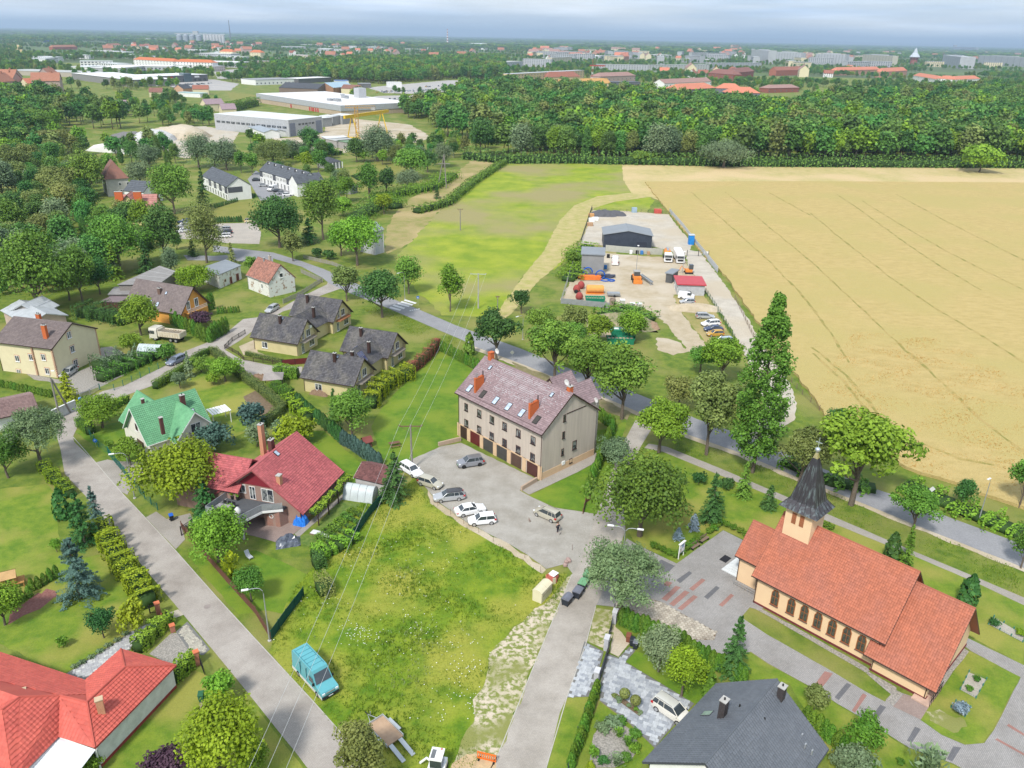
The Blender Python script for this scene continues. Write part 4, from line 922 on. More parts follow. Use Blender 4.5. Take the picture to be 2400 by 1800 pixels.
sheet('side_lawn',QP(1800,1558,1908,1617,1963,1652,2044,1700,2131,1755,2234,1793,2330,1850,1950,1850,1940,1760,1850,1600,1735,1590,1730,1540,1760,1530),Z1,GR,jit=.12)
for m_,pts in((PAVD,QP(1045,1125,1070,1140,975,1220,945,1195)),(PAVR,QP(1145,1182,1175,1195,1075,1280,1045,1262)),(PAVD,QP(1255,1240,1285,1255,1190,1345,1160,1325)),(PAVR,QP(1370,1300,1395,1315,1305,1402,1275,1388)),(PAVR,QP(855,1195,915,1215,890,1245,850,1235)),(PAVR,QP(940,1240,980,1250,870,1360,830,1340)),(PAVR,QP(1010,1275,1050,1290,925,1400,890,1380)),(PAVR,QP(1080,1310,1115,1325,990,1430,955,1415)),(PAVD,QP(790,1060,830,1035,935,1085,870,1145,780,1100))):
 sheet('paver_band',zp(pts,1300,1000,3.318),Z3,m_,jit=0)
for m_,pts in((PAVR,QP(490,640,560,660,460,790,400,760)),(PAVD,QP(680,740,720,760,610,890,575,865)),(PAVR,QP(820,830,855,850,750,1000,725,980)),(PAVD,QP(970,930,1020,950,930,1070,880,1050)),(PAVD,QP(1270,1120,1320,1140,1240,1260,1200,1240)),(PAVD,QP(1600,1290,1670,1300,1590,1420,1545,1400)),(PAVR,QP(2060,1110,2080,1095,2212,1180,2212,1200)),(PAVR,QP(1960,1230,1980,1220,2212,1350,2212,1370))):
 sheet('paver_band',zp(pts,1800,1400,3.687),Z3,m_,jit=0)
def hexes():
 poly=[(p.x,p.y)for p in[G(*q)for q in zF(470,1375,560,1350,700,1330,830,1365,960,1440,1110,1520,1260,1600,1240,1659,1090,1659,950,1640,760,1530,600,1430)]]
 o=(sum(p[0]for p in poly)/len(poly),sum(p[1]for p in poly)/len(poly));r=.24
 base=sheet('hexagonal_paving',zF(470,1375,560,1350,700,1330,830,1365,960,1440,1110,1520,1260,1600,1240,1659,1090,1659,950,1640,760,1530,600,1430),Z3-.004,SOIL,jit=0)
 mb=MB();at=[]
 xs=[p[0]for p in poly];ys=[p[1]for p in poly];a=R(-46);ca,sa=cos(a),sin(a);dx,dy=r*1.5,r*sqrt(3)
 for i in range(-40,40):
  for j in range(-40,40):
   u=i*dx;v=(j+.5*(i%2))*dy;x,y=o[0]+u*ca-v*sa,o[1]+u*sa+v*ca
   if not in_poly(x,y,poly):continue
   z=.014+ru(-.004,.006);q=random.random()
   vs=[(x+r*.93*cos(a+pi/3*k)-base.location.x,y+r*.93*sin(a+pi/3*k)-base.location.y,z)for k in range(6)]
   mb.add(vs,[tuple(range(6))]);at.append(q)
 part('slab',mb,gmat('slab_beige',(.43,.39,.32),(.33,.29,.235),scale=.8,attr=.22,bump=.2,bscale=8),base,kind='stuff',attr=at)
hexes()
def slabs(name,px,m,w=.62,d=.42,rot=-22,lim=300,z=Z3):
 poly=[(p.x,p.y)for p in[G(*q)for q in px]];base=sheet(name,px,z-.004,mat('joint_sand',(.17,.17,.16)),jit=0)
 o=base.location;a=R(rot);ca,sa=cos(a),sin(a);n=0;cache={};rest=MB();at=[];cells=[]
 for j in range(-60,60):
  x=-25.+random.random()
  while x<25:
   ww=random.choice((w,w*.66,w*1.,w*.5));u=x+ww/2;v=j*d;x+=ww
   X,Y=u*ca-v*sa,u*sa+v*ca
   if in_poly(o.x+X,o.y+Y,poly)and all(in_poly(o.x+X+ex,o.y+Y+ey,poly)for ex in(-.18,.18)for ey in(-.18,.18)):cells.append((X,Y,ww,random.random()))
 cells.sort(key=lambda c:(o.y+c[1]))
 for k,(X,Y,ww,q)in enumerate(cells):
  if k<lim:
   tone=int(q*4);key=(round(ww,2),tone)
   if key not in cache:
    mb=MB().box(-ww/2+.008,-d/2+.008,0,ww/2-.008,d/2-.008,.02);me=mb.mesh('slab');me.materials.append(m[tone]);cache[key]=me
   link('slab',cache[key],None,base,loc=(X,Y,ru(0,.004)),rz=a)
  else:
   rest.box(X-ww/2+.008,Y-d/2+.008,.0,X+ww/2-.008,Y+d/2-.008,.02,a,(X,Y));at+=[q]*6
 if rest.v:part('slabs',rest,gmat('slab_grey_mix',(.36,.38,.40),(.30,.32,.34),scale=1,attr=.25),base,kind='stuff',attr=at)
GS=[gmat('slab_grey_%d'%i,c,scale=3)for i,c in enumerate([(.29,.31,.34),(.35,.37,.40),(.41,.43,.45),(.46,.48,.50)])]
slabs('driveway',zB(640,485,735,525,830,430,882,462,795,560,1390,920,1260,1060,1130,1200,1050,1305,820,1080,580,900,575,760),GS)
slabs('driveway_apron',zB(440,382,608,470,560,650,480,860,287,868,380,600),GS,lim=280)
sheet('garden_bed',zB(500,1300,520,1190,600,1090,720,1060,860,1160,920,1290,850,1400,700,1475,480,1475),Z3,GRVS,jit=.05)
sheet('lawn',zB(575,905,830,1095,1045,1305,960,1400,930,1475,600,1520,330,1520,480,1100),Z1,GR,jit=.05)
sheet('garden_bed',zB(680,860,720,835,950,1000,915,1032),Z4+.03,SOIL,jit=0)
sheet('lawn',zB(800,555,890,470,1200,560,1500,780,1560,870,1440,920,1380,915),Z1,GRN,jit=.05)
sheet('bare_patch',zB(700,250,760,300,830,400,735,515,665,480),Z2,SAND,jit=.08)
slabs('garden_path',zC(570,665,760,540,960,420,1120,305,1300,215,1400,170,1410,200,1300,300,1130,450,960,560,780,690,720,715),[gmat('path_slab_%d'%i,c,scale=3)for i,c in enumerate([(.40,.40,.40),(.46,.46,.45),(.52,.52,.50),(.36,.36,.37)])],w=.5,d=.36,rot=32,lim=260)
sheet('gravel_drive',zC(1290,490,1480,310,1530,310,1650,480,1520,600,1470,590),Z2,GRVS,jit=.08)
slabs('cobbled_apron',zC(1520,300,1620,210,1720,330,1815,450,1760,500,1660,500),[gmat('cobble_%d'%i,c,scale=3)for i,c in enumerate([(.42,.39,.32),(.38,.36,.30),(.46,.43,.35),(.34,.31,.26)])],w=.28,d=.26,rot=40,lim=150)
sheet('entry_path',zC(1395,170,1470,130,1540,105,1590,150,1490,190),Z2,HEXP,jit=.03)
sheet('bark_bed',zE(330,1475,400,1400,480,1420,500,1475),Z2,gmat('bark_mulch',(.18,.07,.06),(.25,.12,.1),scale=4),jit=.1)
sheet('bark_bed',zC(200,60,330,-40,470,0,350,100,200,160,70,240,90,130),Z2,mat('bark_mulch',(.2,.1,.1)),jit=.15)
sheet('driveway',zE(830,310,930,285,1010,300,1230,310,1250,400,1160,470,1100,590,1040,560),Z3,WALKP,jit=.03)
sheet('driveway',zE(1260,785,1350,735,1440,800,1640,750,1700,850,1570,870,1600,975,1520,1060),Z3,WALKP,jit=.03)
sheet('terrace',QP(565,1225,620,1205,700,1210,718,1228,660,1275,600,1258,560,1250),Z3,PINKP,jit=.02)
sheet('garden_path',QP(716,1230,820,1145,826,1150,722,1240,700,1260,690,1252),Z3,WALKP,jit=.02)
sheet('forecourt',QP(236,815,262,812,330,850,290,880,240,905,180,925,150,900,80,890,60,875,140,890,232,850),Z1,GRVS,jit=.1)
sheet('terrace',QP(560,812,600,795,604,825,630,835,570,832),Z3,SAND,jit=.02)
sheet('side_street',QP(500,600,560,596,640,606,640,620,560,612,440,610,430,598),Z2,ASPH,jit=.05)
sheet('car_park',QP(505,524,600,522,612,545,608,572,530,570,480,560,418,560,425,520),Z2,gmat('dusty_car_park',(.38,.34,.29),(.33,.30,.26),scale=.3,detail=7),jit=.1)
sheet('lawn',QP(400,505,500,485,590,470,610,478,620,500,560,520,420,520),Z1,DRYL,jit=.2)
sheet('lawn',QP(810,410,880,375,930,378,960,395,880,440,850,450,790,420),Z1,DRYL,jit=.3)
sheet('pond',QP(820,412,850,402,858,412,840,424),Z2,mat('pond_water',(.02,.035,.02),rough=.05,spec=.8),jit=.3)
sheet('car_park',QP(580,420,600,400,700,455,650,470,610,470),Z2,ASPH,jit=.1)
sheet('quarry_floor',QP(225,345,300,318,370,300,480,296,560,310,540,340,470,352,440,372,420,368,380,345,300,345),Z2,GRAVEL,jit=1)
sheet('works_yard',QP(640,325,690,322,760,312,760,290,830,278,960,292,1010,320,980,335,900,330,860,345,800,360,750,350,690,340),Z2,SAND,jit=1)
sheet('works_yard',QP(680,355,740,335,800,352,790,362,700,368),Z3,SAND,jit=.5)
for px in(QP(795,255,880,225,1000,222,1060,240,1050,262,900,262),QP(370,190,500,186,560,196,540,212,420,212),QP(860,205,1050,188,1180,190,1200,215,1060,222,900,218),QP(500,165,560,162,560,185,510,185)):
 sheet('car_park',px,Z2,gmat('pale_tarmac',(.38,.36,.33),(.32,.31,.3),scale=.05),jit=1)
sheet('grass_strip',QP(530,215,600,222,600,240,545,240),Z1,DRYL,jit=1)
sheet('vegetable_plot',QP(735,1245,770,1200,800,1175,860,1185,850,1220,820,1265,780,1310,740,1290,690,1265),Z1,gmat('plot_green',(.07,.13,.02),(.14,.19,.04),scale=1.5,bump=1.2,bscale=6),jit=.1)
sheet('vegetable_plot',QP(570,930,600,915,640,950,650,960,610,975,585,955),Z2,SOIL,jit=.1)
sheet('gravel_strip',zp(QP(215,535,260,510,840,830,1620,1270,1650,1310,1600,1330,1050,1010,450,660),1720,1320,5.184),Z2,GRVS,jit=.06)
sheet('gravel_strip',zD(860,640,1110,780,1100,870,850,660),Z3,GRVS,jit=.06)
sheet('gravel_strip',zD(1690,440,1740,470,1600,640,1440,870,1410,860,1480,740),Z3,GRVS,jit=.06)
sheet('gravel_strip',zD(1015,890,1100,800,1160,830,1080,940),Z3,GRVS,jit=.06)
sheet('side_lawn',zD(1740,465,2180,690,2050,940,1940,1150,1860,1262,1700,1275,1500,1190,1315,1060,1400,930,1460,860,1600,650),Z3,GR,jit=.08)
sheet('bare_patch',zD(1360,985,1480,970,1560,1020,1700,1060,1720,1120,1600,1175,1520,1130,1440,1090),Z4,SANDG,jit=.25,step=.5)
sheet('path',zD(1080,945,1170,840,1420,900,1320,1060),Z4,PINKP,jit=0)
sheet('door_mat',zF(1325,998,1375,1025,1330,1062,1278,1035),Z4,mat('black_mat',(.02,.02,.025)),jit=0)
for px in((486,1422),):
 p=G(*px);part('manhole_cover',MB().lathe(QP(.42,0,.42,.006,.34,.007),18),mat('cast_iron',(.28,.24,.22)),None,kind='structure',loc=(p.x,p.y,Z2))
def farquad(name,x0,x1,y0,y1,m,z=.3):
 a,b,c,d=G(x0,y1,z),G(x1,y1,z),G(x1,y0,z),G(x0,y0,z);mb=MB();mb.add([a,b,c,d],[(0,1,2,3)]);part(name,mb,m,None,kind='structure')
for i,(x0,x1,ya,yb)in enumerate(((-40,150,77,82),(170,230,80,84),(270,420,82,86),(500,560,86,90),(620,720,87,91),(740,800,91,94),(930,990,94,99),(1310,1390,100,103),(1240,1300,103,105),(2060,2240,110,113),(20,52,105,123),(2330,2420,117,121))):
 farquad('far_field',x0,x1,ya,yb,FARFIELD if i<11 else mat('far_green_field',(.14,.22,.06)))
def far_wood():
 W=gmat('far_woodland',(.035,.062,.030),(.055,.09,.04),scale=.004,detail=8,bump=1)
 mb=MB();random.seed(5);ys=[5900,6500,7300,8500,10000,13000,18000,26000,40000];n=120
 vs=[];fs=[]
 for j,y in enumerate(ys):
  for i in range(n+1):
   x=(-1+2*i/n)*y*.95;yy=y+(ru(-250,350)if j==0 else 0)+(500 if x>0 else 0)
   vs.append((x,yy,(16 if j else .2)+(ru(-3,3)if j else 0)))
 for j in range(len(ys)-1):
  for i in range(n):a=j*(n+1)+i;fs.append((a,a+1,a+n+2,a+n+1))
 mb.add(vs,fs);part('far_woodland',mb,W,None,kind='stuff',smooth=0)
 hm=mat('far_hills',(.06,.08,.06));mb=MB();vs=[];fs=[];n=80
 for i in range(n+1):
  t=i/n;x=1000+t*26000;h=60+150*max(0,sin(t*7.2)*.35+sin(t*17+1)*.18+.45*sin(t*3.1))+70*t
  vs+=[(x,36000,0),(x,38500,h)]
 for i in range(n):fs.append((2*i,2*i+2,2*i+3,2*i+1))
 mb.add(vs,fs);part('distant_hills',mb,hm,None,kind='structure')
far_wood()
HZ=bpy.data.materials.new('haze_volume');HZ.use_nodes=True;HZ.node_tree.nodes.clear()
_o=HZ.node_tree.nodes.new('ShaderNodeOutputMaterial');_v=HZ.node_tree.nodes.new('ShaderNodeVolumePrincipled');HZ.node_tree.links.new(_v.outputs[0],_o.inputs['Volume'])
sv(_v,'Color',(.62,.80,1.,1));sv(_v,'Density',8.5e-5);sv(_v,'Anisotropy',.25)
part('haze',MB().box(-43000,-43000,-1.5,43000,43000,300),HZ,None,kind='stuff')
def rmat(n,c,c2=None,a=.16,**k):return mat(n,c,c2,attr=a,scale=.5,detail=6,rough=k.pop('rough',.6),**k)
R_PLUM=rmat('plum_tiles',(.26,.19,.195),(.225,.16,.165));R_GREEN=rmat('green_tiles',(.10,.27,.135),(.13,.32,.165),a=.1)
R_RED=rmat('red_tiles',(.40,.105,.105),(.34,.085,.09),a=.2);R_DARK=rmat('anthracite_tiles',(.070,.068,.074),(.095,.090,.095),a=.3,c3=(.115,.108,.10),s3=.5)
R_BROWN=rmat('brown_tiles',(.15,.12,.115),(.18,.145,.135));R_OLD=rmat('old_clay_tiles',(.33,.15,.105),(.24,.12,.09),a=.3)
R_CHURCH=rmat('clay_tiles',(.38,.12,.065),(.345,.11,.06),a=.14,c3=(.34,.115,.07),s3=.3);R_BUNG=rmat('salmon_metal_tiles',(.50,.105,.075),(.44,.085,.065),a=.1)
R_SLATE=rmat('slate_grey_metal',(.095,.105,.12),(.115,.125,.14),a=.08,rough=.45);R_GREYM=mat('grey_sheet_roof',(.23,.25,.27),(.20,.22,.24),rough=.5,scale=.3)
W_PINK=mat('streaked_beige_render',(.50,.43,.36),(.42,.36,.305),scale=1.2,stretch=(1.6,1.6,.12),detail=6,bump=.1);W_CREAM=mat('cream_render',(.64,.57,.38),(.60,.53,.35),scale=1);W_YEL=mat('pale_yellow_render',(.56,.48,.26),(.50,.43,.23),scale=.7,detail=6)
W_PEACH=mat('peach_render',(.72,.52,.32),(.69,.49,.30),scale=.7);W_WHITE=mat('white_render',(.72,.72,.70),(.66,.66,.64),scale=.6);W_ORANGE=mat('orange_render',(.68,.33,.07),(.62,.30,.07),scale=.6)
W_OLDW=mat('flaking_white_render',(.66,.66,.62),(.36,.27,.20),scale=.9,detail=8,thr=(.56,.62));W_OFFW=mat('off_white_render',(.66,.63,.55),(.62,.59,.52))
W_BRICK=brick_mat('red_brick_wall',(.34,.12,.075),(.27,.095,.065),(.30,.24,.2),1,.25,.08,coord='Object',rot=(R(90),0,0),dirt=(.8,.75,.75));PEACHD=mat('garage_peach',(.60,.42,.26),(.54,.38,.24))
OCHRE=mat('terracotta_trim',(.50,.26,.15));FR_BR=mat('brown_window_frame',(.09,.045,.035),rough=.4);MAROON=mat('maroon_metal',(.12,.02,.02),rough=.45)
A=House('apartment_block','beige three storey apartment block with plum tiled roof and a row of garage doors',(1065.7,920),(1269.4,1020.3),8.3,13.3,6.8,W_PINK,R_PLUM,oh=.55,og=.35,cat='apartment block',plinth=None)
gx=[-9.1,-5.75,-2.4,1.,4.45,8.15]
for i,x in enumerate(gx):
 m_=(DKBROWN,MAROON,mat('garage_grey',(.07,.065,.06),rough=.5),mat('garage_grey',(.07,.065,.06)),mat('garage_brown',(.10,.06,.045),rough=.5),MAROON if 0 else mat('garage_dark_red',(.08,.03,.025),rough=.5))[i]
 mb=MB()
 for k in range(9):mb.box(x-1.2,-A.hw-.05,.02+k*.245,x+1.2,-A.hw+.02-.02*(k%2),.255+k*.245)
 g=part('garage_door',mb,m_,A.root)
mb=MB()
for x in[-10.05,-7.42,-4.07,-.7,2.72,6.3,9.85]:mb.box(x-.42,-A.hw-.09,0,x+.42,-A.hw+.01,2.5)
mb.box(-A.xl,-A.hw-.085,2.3,A.xl,-A.hw+.01,2.5);part('garage_piers',mb,PEACHD,A.root)
pbox('band',PEACHD,A.root,A.xl-.01,-A.hw-.02,0,A.xl+.05,A.hw,1.25)
def bz(x,y):return(950+x/4.148,780+y/4.148)
for row,ys in(('top',QP(593,722,720,783,843,845,967,908,1100,975,1243,1045)),('low',QP(594,878,719,940,841,1003,966,1068,1098,1135,1238,1208))):
 for p in ys:A.win('-y',bz(*p),1.05 if p[0]!=593 else .9,1.35,frame=FR_BR,sill=BLACK,surround=None,mull=1)
for p,w,h in(((1547,828),.55,1.2),((1537,993),.55,1.2),((1527,1158),.55,1.2),((1643,1090),.95,1.6),((1606,1243),.7,.8)):A.win('+x',bz(*p),w,h,frame=FR_BR,sill=BLACK,mull=0)
pbox('meter_box',W_WHITE,A.root,A.xl,-1.6,1.,A.xl+.14,-.9,1.6)
pbox('band_moulding',DKBROWN,A.root,A.xl,-1.,9.9,A.xl+.05,3.6,10.05)
for p in((625,543),(880,662),(1003,722),(1133,783)):A.skylight(bz(*p),.95,1.5)
for p in((755,600),(1278,850)):A.skylight(bz(*p),.95,1.5,pane=mat('open_skylight',(.06,.055,.05)))
for p in((826,343),(1425,607)):A.skylight(bz(*p),.6,.9)
def long_stack(p0,p1):
 a,b=A.onroof(bz(*p0)),A.onroof(bz(*p1));x=(a.x+b.x)/2;y0,y1=sorted((a.y,b.y));zt=A.zr+.05-.2
 zl=A.zr+A.m*y0;mb=MB();mb.extr([(y0,zl-.3),(y1,A.zr+A.m*y1-.3),(y1,A.zr+A.m*y1+1.35),(y0,zl+2.6)],x-.19,x+.19)
 c=part('chimney',mb,OBRK,A.root)
 cb=MB()
 za,zb_=zl+2.6,A.zr+A.m*y1+1.35
 for k in range(9):t0,t1=k/9,(k+.5)/9;cb.box(x-.24,y0+(y1-y0)*t0,za+(zb_-za)*t0-.02,x+.24,y0+(y1-y0)*t1,za+(zb_-za)*t0+.14)
 part('chimney_cap',cb,OBRK,c)
 for dy in(.3,.6):ptube('flue',STEEL,c,[(x,y0+dy,za),(x,y0+dy,za+.9)],.07,8)
 ptube('flue',BLACK,c,[(x+.1,y1-.2,zb_-.4),(x+.1,y1-.2,zb_+.9)],.09,8)
long_stack((664,585),(770,490));long_stack((1190,838),(1303,735))
p=A.onroof(bz(822,262));chimney(A.root,p.x,0,A.zr-.4,A.zr+1.1,.7,.9,m=OBRK,cap=OBRK,flue=0)
p=A.onroof(bz(1575,585));chimney(A.root,p.x,.3,A.zr-.6,A.zr+.8,.7,.8,m=OBRK,flue=1)
def dish(root,x,y,z,r=.42):
 mb=MB();n=14;vs=[(0,0,0)]+[(r*cos(6.283*i/n),0,r*sin(6.283*i/n))for i in range(n)];vs=[(x+v[0],y+(-.0 if i else .1)-.0,z+v[2])for i,v in enumerate(vs)]
 mb.add(vs,[(0,i+1,(i+1)%n+1)for i in range(n)]);mb.tube([(x,y+.1,z),(x,y+.15,z-.9)],.03,5);return part('satellite_dish',mb,mat('dish_white',(.7,.7,.68)),root)
dish(A.root,A.l2w((0,0)).x*0+8.,1.,A.zr+.8,.5);dish(A.root,-9.,1.5,A.zr+.9,.5);dish(A.root,9.9,6.2,A.zr-3.2,.45)
pbox('snow_guard',DKBROWN,A.root,-10.2,-6.25,8.75,10.2,-6.2,8.85)
MOSS=mat('lichen_tile',(.42,.40,.41),(.36,.34,.35),scale=3)
mb=MB();rr=random.Random(3)
for j in range(22):
 for i in range(78):
  x=-10.3+i*.265;t=j/22;y=-5.3+t*5.;dens=.93*exp(-((x-.0)/7.6)**4)*min(1,max(0,(t+.02)*2.-.1*abs(x)/5))
  if abs(x+5.2)<1. and t<.62 or abs(x-5.)<.9 and t<.6:dens*=.1
  if rr.random()>dens:continue
  z=A.zr+A.m*y+.068;mb.add([(x,y,z),(x+.19,y,z),(x+.19,y+.15,z+A.m*.15),(x,y+.15,z+A.m*.15)],[(0,1,2,3)])
part('lichen_patches',mb,MOSS,A.root,kind='stuff')
for xx in(4.2,8.6):
 gable_parts(A.root,xx-1.5,5.2,R(90),5.2,2.6,9.8,12.6,.3,.2,W_PINK,R_PLUM,(.3,.34),trim=DKBROWN)
for p0,p1 in(((1027.5,1046),(1080,1033)),((1222,1150),(1258,1128))):
 a,b=G(*p0),G(*p1);mb=MB();d=b-a;mb.box(0,-.15,0,d.length,.15,.75);thing('retaining_wall','low stone wall climbing the lawn edge left of the garages' if p0[0]<1100 else 'low stone kerb wall by the ramp at the right end of the garages','wall',a,atan2(d.y,d.x),mb=mb,m=mat('stone_coping',(.42,.31,.23),(.35,.27,.2),scale=3))
def a3(x,y):return(x/3.687,650+y/3.687)
H=House('house','white house with a cross shaped bright green tiled roof and small front balcony',(344.5,1046),(497.7,994.5),3,8.15,4.6,W_OFFW,R_GREEN,oh=.6,og=.6,trim=WHITE,gutter=WHITE)
gable_parts(H.root,1.9,-3.4,R(90),7.2,3.9,3.,7.35,.5,.6,W_OFFW,R_GREEN,(.3,.34),trim=WHITE)
gable_parts(H.root,-1.,4.2,R(90),7.5,3.9,3.,7.4,.5,.6,W_OFFW,R_GREEN,(.3,.34),trim=WHITE)
window(H.root,1.9,-6.43,3.1,1.7,2.1,0,mull=1);window(H.root,1.9,-6.43,.5,1.8,1.8,0,frame=FR_BR)
part('balcony_floor',MB().box(.7,-7.3,2.85,3.1,-6.4,3.),TRCT,H.root)
mb=MB()
for x in np.linspace(.7,3.1,14):mb.box(x-.012,-7.31,3.,x+.012,-7.29,3.9)
for y in np.linspace(-7.2,-6.5,5):mb.box(.69,y-.012,3,.71,y+.012,3.9);mb.box(3.09,y-.012,3,3.11,y+.012,3.9)
mb.box(.7,-7.32,3.88,3.1,-7.28,3.94);mb.box(.68,-7.3,3.88,.72,-6.4,3.94);mb.box(3.08,-7.3,3.88,3.12,-6.4,3.94);part('balcony_railing',mb,BLACK,H.root)
H.win('-x',a3(1180,1295),.8,1.2,frame=FR_BR);H.winl('-x',-.5,.2,2.4,2.1,frame=mat('garage_brown',(.10,.06,.045)),pane=mat('garage_brown',(.1,.06,.045)),sill=None)
H.chim(a3(1590,1140),2.6,.75,.55,m=MBRK);p=H.hitz(a3(1398,1275),6.6);chimney(H.root,p.x,p.y,5,7.9,.5,.5,m=MBRK,flue=0)
p=H.hitz(a3(1237,1088),7);chimney(H.root,p.x,p.y,5.5,7.8,.45,.45,m=MBRK,flue=0)
H.skylight(a3(1665,1165),.78,1.2)
def e1(x,y):return(450+x/3.771,980+y/3.771)
H=RB=House('house','red brick house with large red tiled roof and raised grey terrace',(711,1205.4),(806.7,1106),2.6,8.35,7.5,W_BRICK,R_RED,oh=1.1,og=.9,trim=R_RED,gutter=DKBROWN)
gable_parts(H.root,-3.2+1.,8.2,R(90),11.5,4.3,4.3,7.5,.5,.5,W_BRICK,R_RED,(.3,.34),trim=R_RED)
p=H.onroof(e1(775,575));chimney(H.root,p.x,p.y,p.z-.6,p.z+1.3,.7,.6,m=TANB,flue=0)
p=H.onroof(e1(748,314));H.skylight(e1(748,314),.7,.95)
p=H.hitz(e1(700,225),8.2);chimney(H.root,p.x,p.y,6,8.9,.9,.6,m=MBRK,flue=2)
p=H.hitz(e1(630,270),6.5);chimney(H.root,p.x,p.y,1,10.6,.8,.6,m=TANB,flue=1)
xf=-H.xl
part('gable_cladding',MB().add([(xf-.06,-3.,5.35),(xf-.06,3.,5.35),(xf-.06,.1,7.75),(xf-.06,-.1,7.75)],[(3,2,1,0)]),mat('dark_red_boards',(.22,.02,.03),(.17,.015,.025),scale=8,stretch=(1,6,.3)),H.root)
for y,w,h,z in((2.6,1.3,1.4,3.7),(.9,.95,2.1,2.95),(-1.5,1.9,2.1,2.95)):window(H.root,xf,y,z,w,h,SIDE['-x'],sill=None)
tz=2.85;TP=[(xf-.1,4.6),(xf-4.9,5.2),(xf-5.6,-.6),(xf-2.3,-1.9),(xf-1.,-4.4),(xf-.1,-4.4)]
part('terrace_deck',MB().prism(TP,tz-.3,tz),mat('dark_terrace',(.07,.075,.085),(.09,.095,.1),scale=4),H.root)
RAILM=mat('aluminium_slats',(.40,.42,.44),rough=.4,metal=.3);TPo=TP
for i in range(4):
 a,b=Vector((*TPo[i],0)),Vector((*TPo[i+1],0));d=b-a;n_=max(1,round(d.length/1.6));s=d.length/n_;rz=atan2(d.y,d.x)
 for k in range(n_):
  pb=MB()
  for q in range(7):pb.box(.02,-.015,.08+q*.135,s-.02,.015,.08+q*.135+.085)
  pb.box(0,-.03,0,.05,.03,1.06);pb.box(0,-.035,1.04,s,.035,1.08);o_=part('railing_panel',pb,RAILM,H.root);o_.location=a+d*(k/n_)+Vector((0,0,tz));o_.rotation_euler=(0,0,rz)
 fb=MB();fb.box(0,-.05,tz-.32,d.length,.05,tz+.02);o_=part('deck_fascia',fb,WHITE,H.root);o_.location=a;o_.rotation_euler=(0,0,rz)
for q in(TP[2],(TP[1][0]+.3,TP[1][1]-.3)):part('terrace_column',MB().tube([(q[0]+.25,q[1]-.05,0),(q[0]+.25,q[1]-.05,tz-.3)],.16,10),mat('column_white',(.6,.6,.58)),H.root)
part('brick_bay',MB().prism([(xf-.05,-.6),(xf-1.5,-1.6),(xf-1.3,-3.9),(xf-.05,-4.4)],0,tz-.32),W_BRICK,H.root)
def at(H,x,y,z):q=H.l2w((x,y));return Vector((q.x,q.y,z))
t=thing('garden_table','grey slatted dining table on the raised terrace','table',at(H,xf-3.6,3.,tz),H.rz+.1)
part('table_top',MB().box(-.5,-1.1,.68,.5,1.1,.74),mat('grey_table',(.30,.28,.29)),t)
for x in(-.4,.4):
 for y in(-1,1):pbox('leg',BLACK,t,x-.03,y-.03,0,x+.03,y+.03,.68)
for i,(dx,dy,lab)in enumerate(((.8,-.7,'nearest the rail'),(.8,0,'in the middle'),(.8,.7,'nearest the house'))):
 c=thing('terrace_chair','black garden chair on the open side of the terrace table, '+lab,'chair',at(H,xf-3.6+dx,3.+dy,tz),H.rz,'black chairs at the terrace table')
 pbox('seat',BLACK,c,-.22,-.24,.42,.22,.24,.47);pbox('backrest',BLACK,c,.19,-.24,.47,.24,.24,.95)
 for x in(-.19,.19):
  for y in(-.2,.2):pbox('leg',BLACK,c,x-.02,y-.02,0,x+.02,y+.02,.42)
hc=thing('hanging_chair','white cocoon hanging chair at the corner of the terrace','chair',at(H,xf-4.6,.35,tz),H.rz)
ptube('stand',BLACK,hc,[(.3,.5,.02),(.55,.5,.9),(.4,.3,1.8),(0,0,1.95)],.03,6);part('base',MB().lathe([(.5,0),(.5,.04)],14,(.1,.2,0)),BLACK,hc)
part('basket',MB().lathe(QP(.05,.35,.38,.45,.5,.8,.45,1.2,.2,1.6,.03,1.7),12),mat('white_fabric',(.6,.6,.58)),hc,smooth=60)
for i,(y,lab,lm)in enumerate(((3.9,'yellow green plant in a black tub, left of two by the terrace window','yel'),(3.05,'yellow green plant in a black tub, right of two by the terrace window','lime'))):
 q=at(H,xf-.75,y-.1,tz);f=thing('potted_plant',lab,'plant',q,0,'plants in tubs on the terrace')
 part('pot',MB().lathe(QP(.2,0,.28,.5,.28,.52),10),BLACK,f)
 C,Nn,cl,_=crown_pts('bush',200);me=quads_mesh('foliage',C*.8+np.array([0,0,.45]),Nn/np.linalg.norm(Nn,axis=1)[:,None],np.full(len(C),.1),cl,[LV[lm]]);link('foliage',me,None,f)
q=at(H,xf+.5,-6.1,0)
def heap(name,label,cat,q,sx,sy,sz,m,seed=1,n=14,rough=.18,rz=0,kind=None):
 r_=random.Random(seed);mb=MB();vs=[];fs=[]
 for j in range(n+1):
  for i in range(n+1):
   u,v=-1+2*i/n,-1+2*j/n;d=max(abs(u),abs(v));d2=hypot(u,v)
   h=max(0,(1-d2**2*.72))*sz*(1-rough/2+rough*r_.random())if d<.999 else 0
   vs.append((u*sx*(1+.06*r_.random()),v*sy*(1+.06*r_.random()),h))
 for j in range(n):
  for i in range(n):a=j*(n+1)+i;fs.append((a,a+1,a+n+2,a+n+1))
 mb.add(vs,fs)
 if kind:return part(name,mb,m,None,kind=kind,loc=q)
 return thing(name,label,cat,q,rz,mb=mb,m=m)
heap('tarpaulin','crumpled blue tarpaulin over a pile under the eaves of the brick house','tarpaulin',q,.9,1.,1.9,mat('blue_tarp',(.02,.14,.55),(.03,.22,.7),rough=.3,scale=3),2,rough=.5,rz=H.rz)
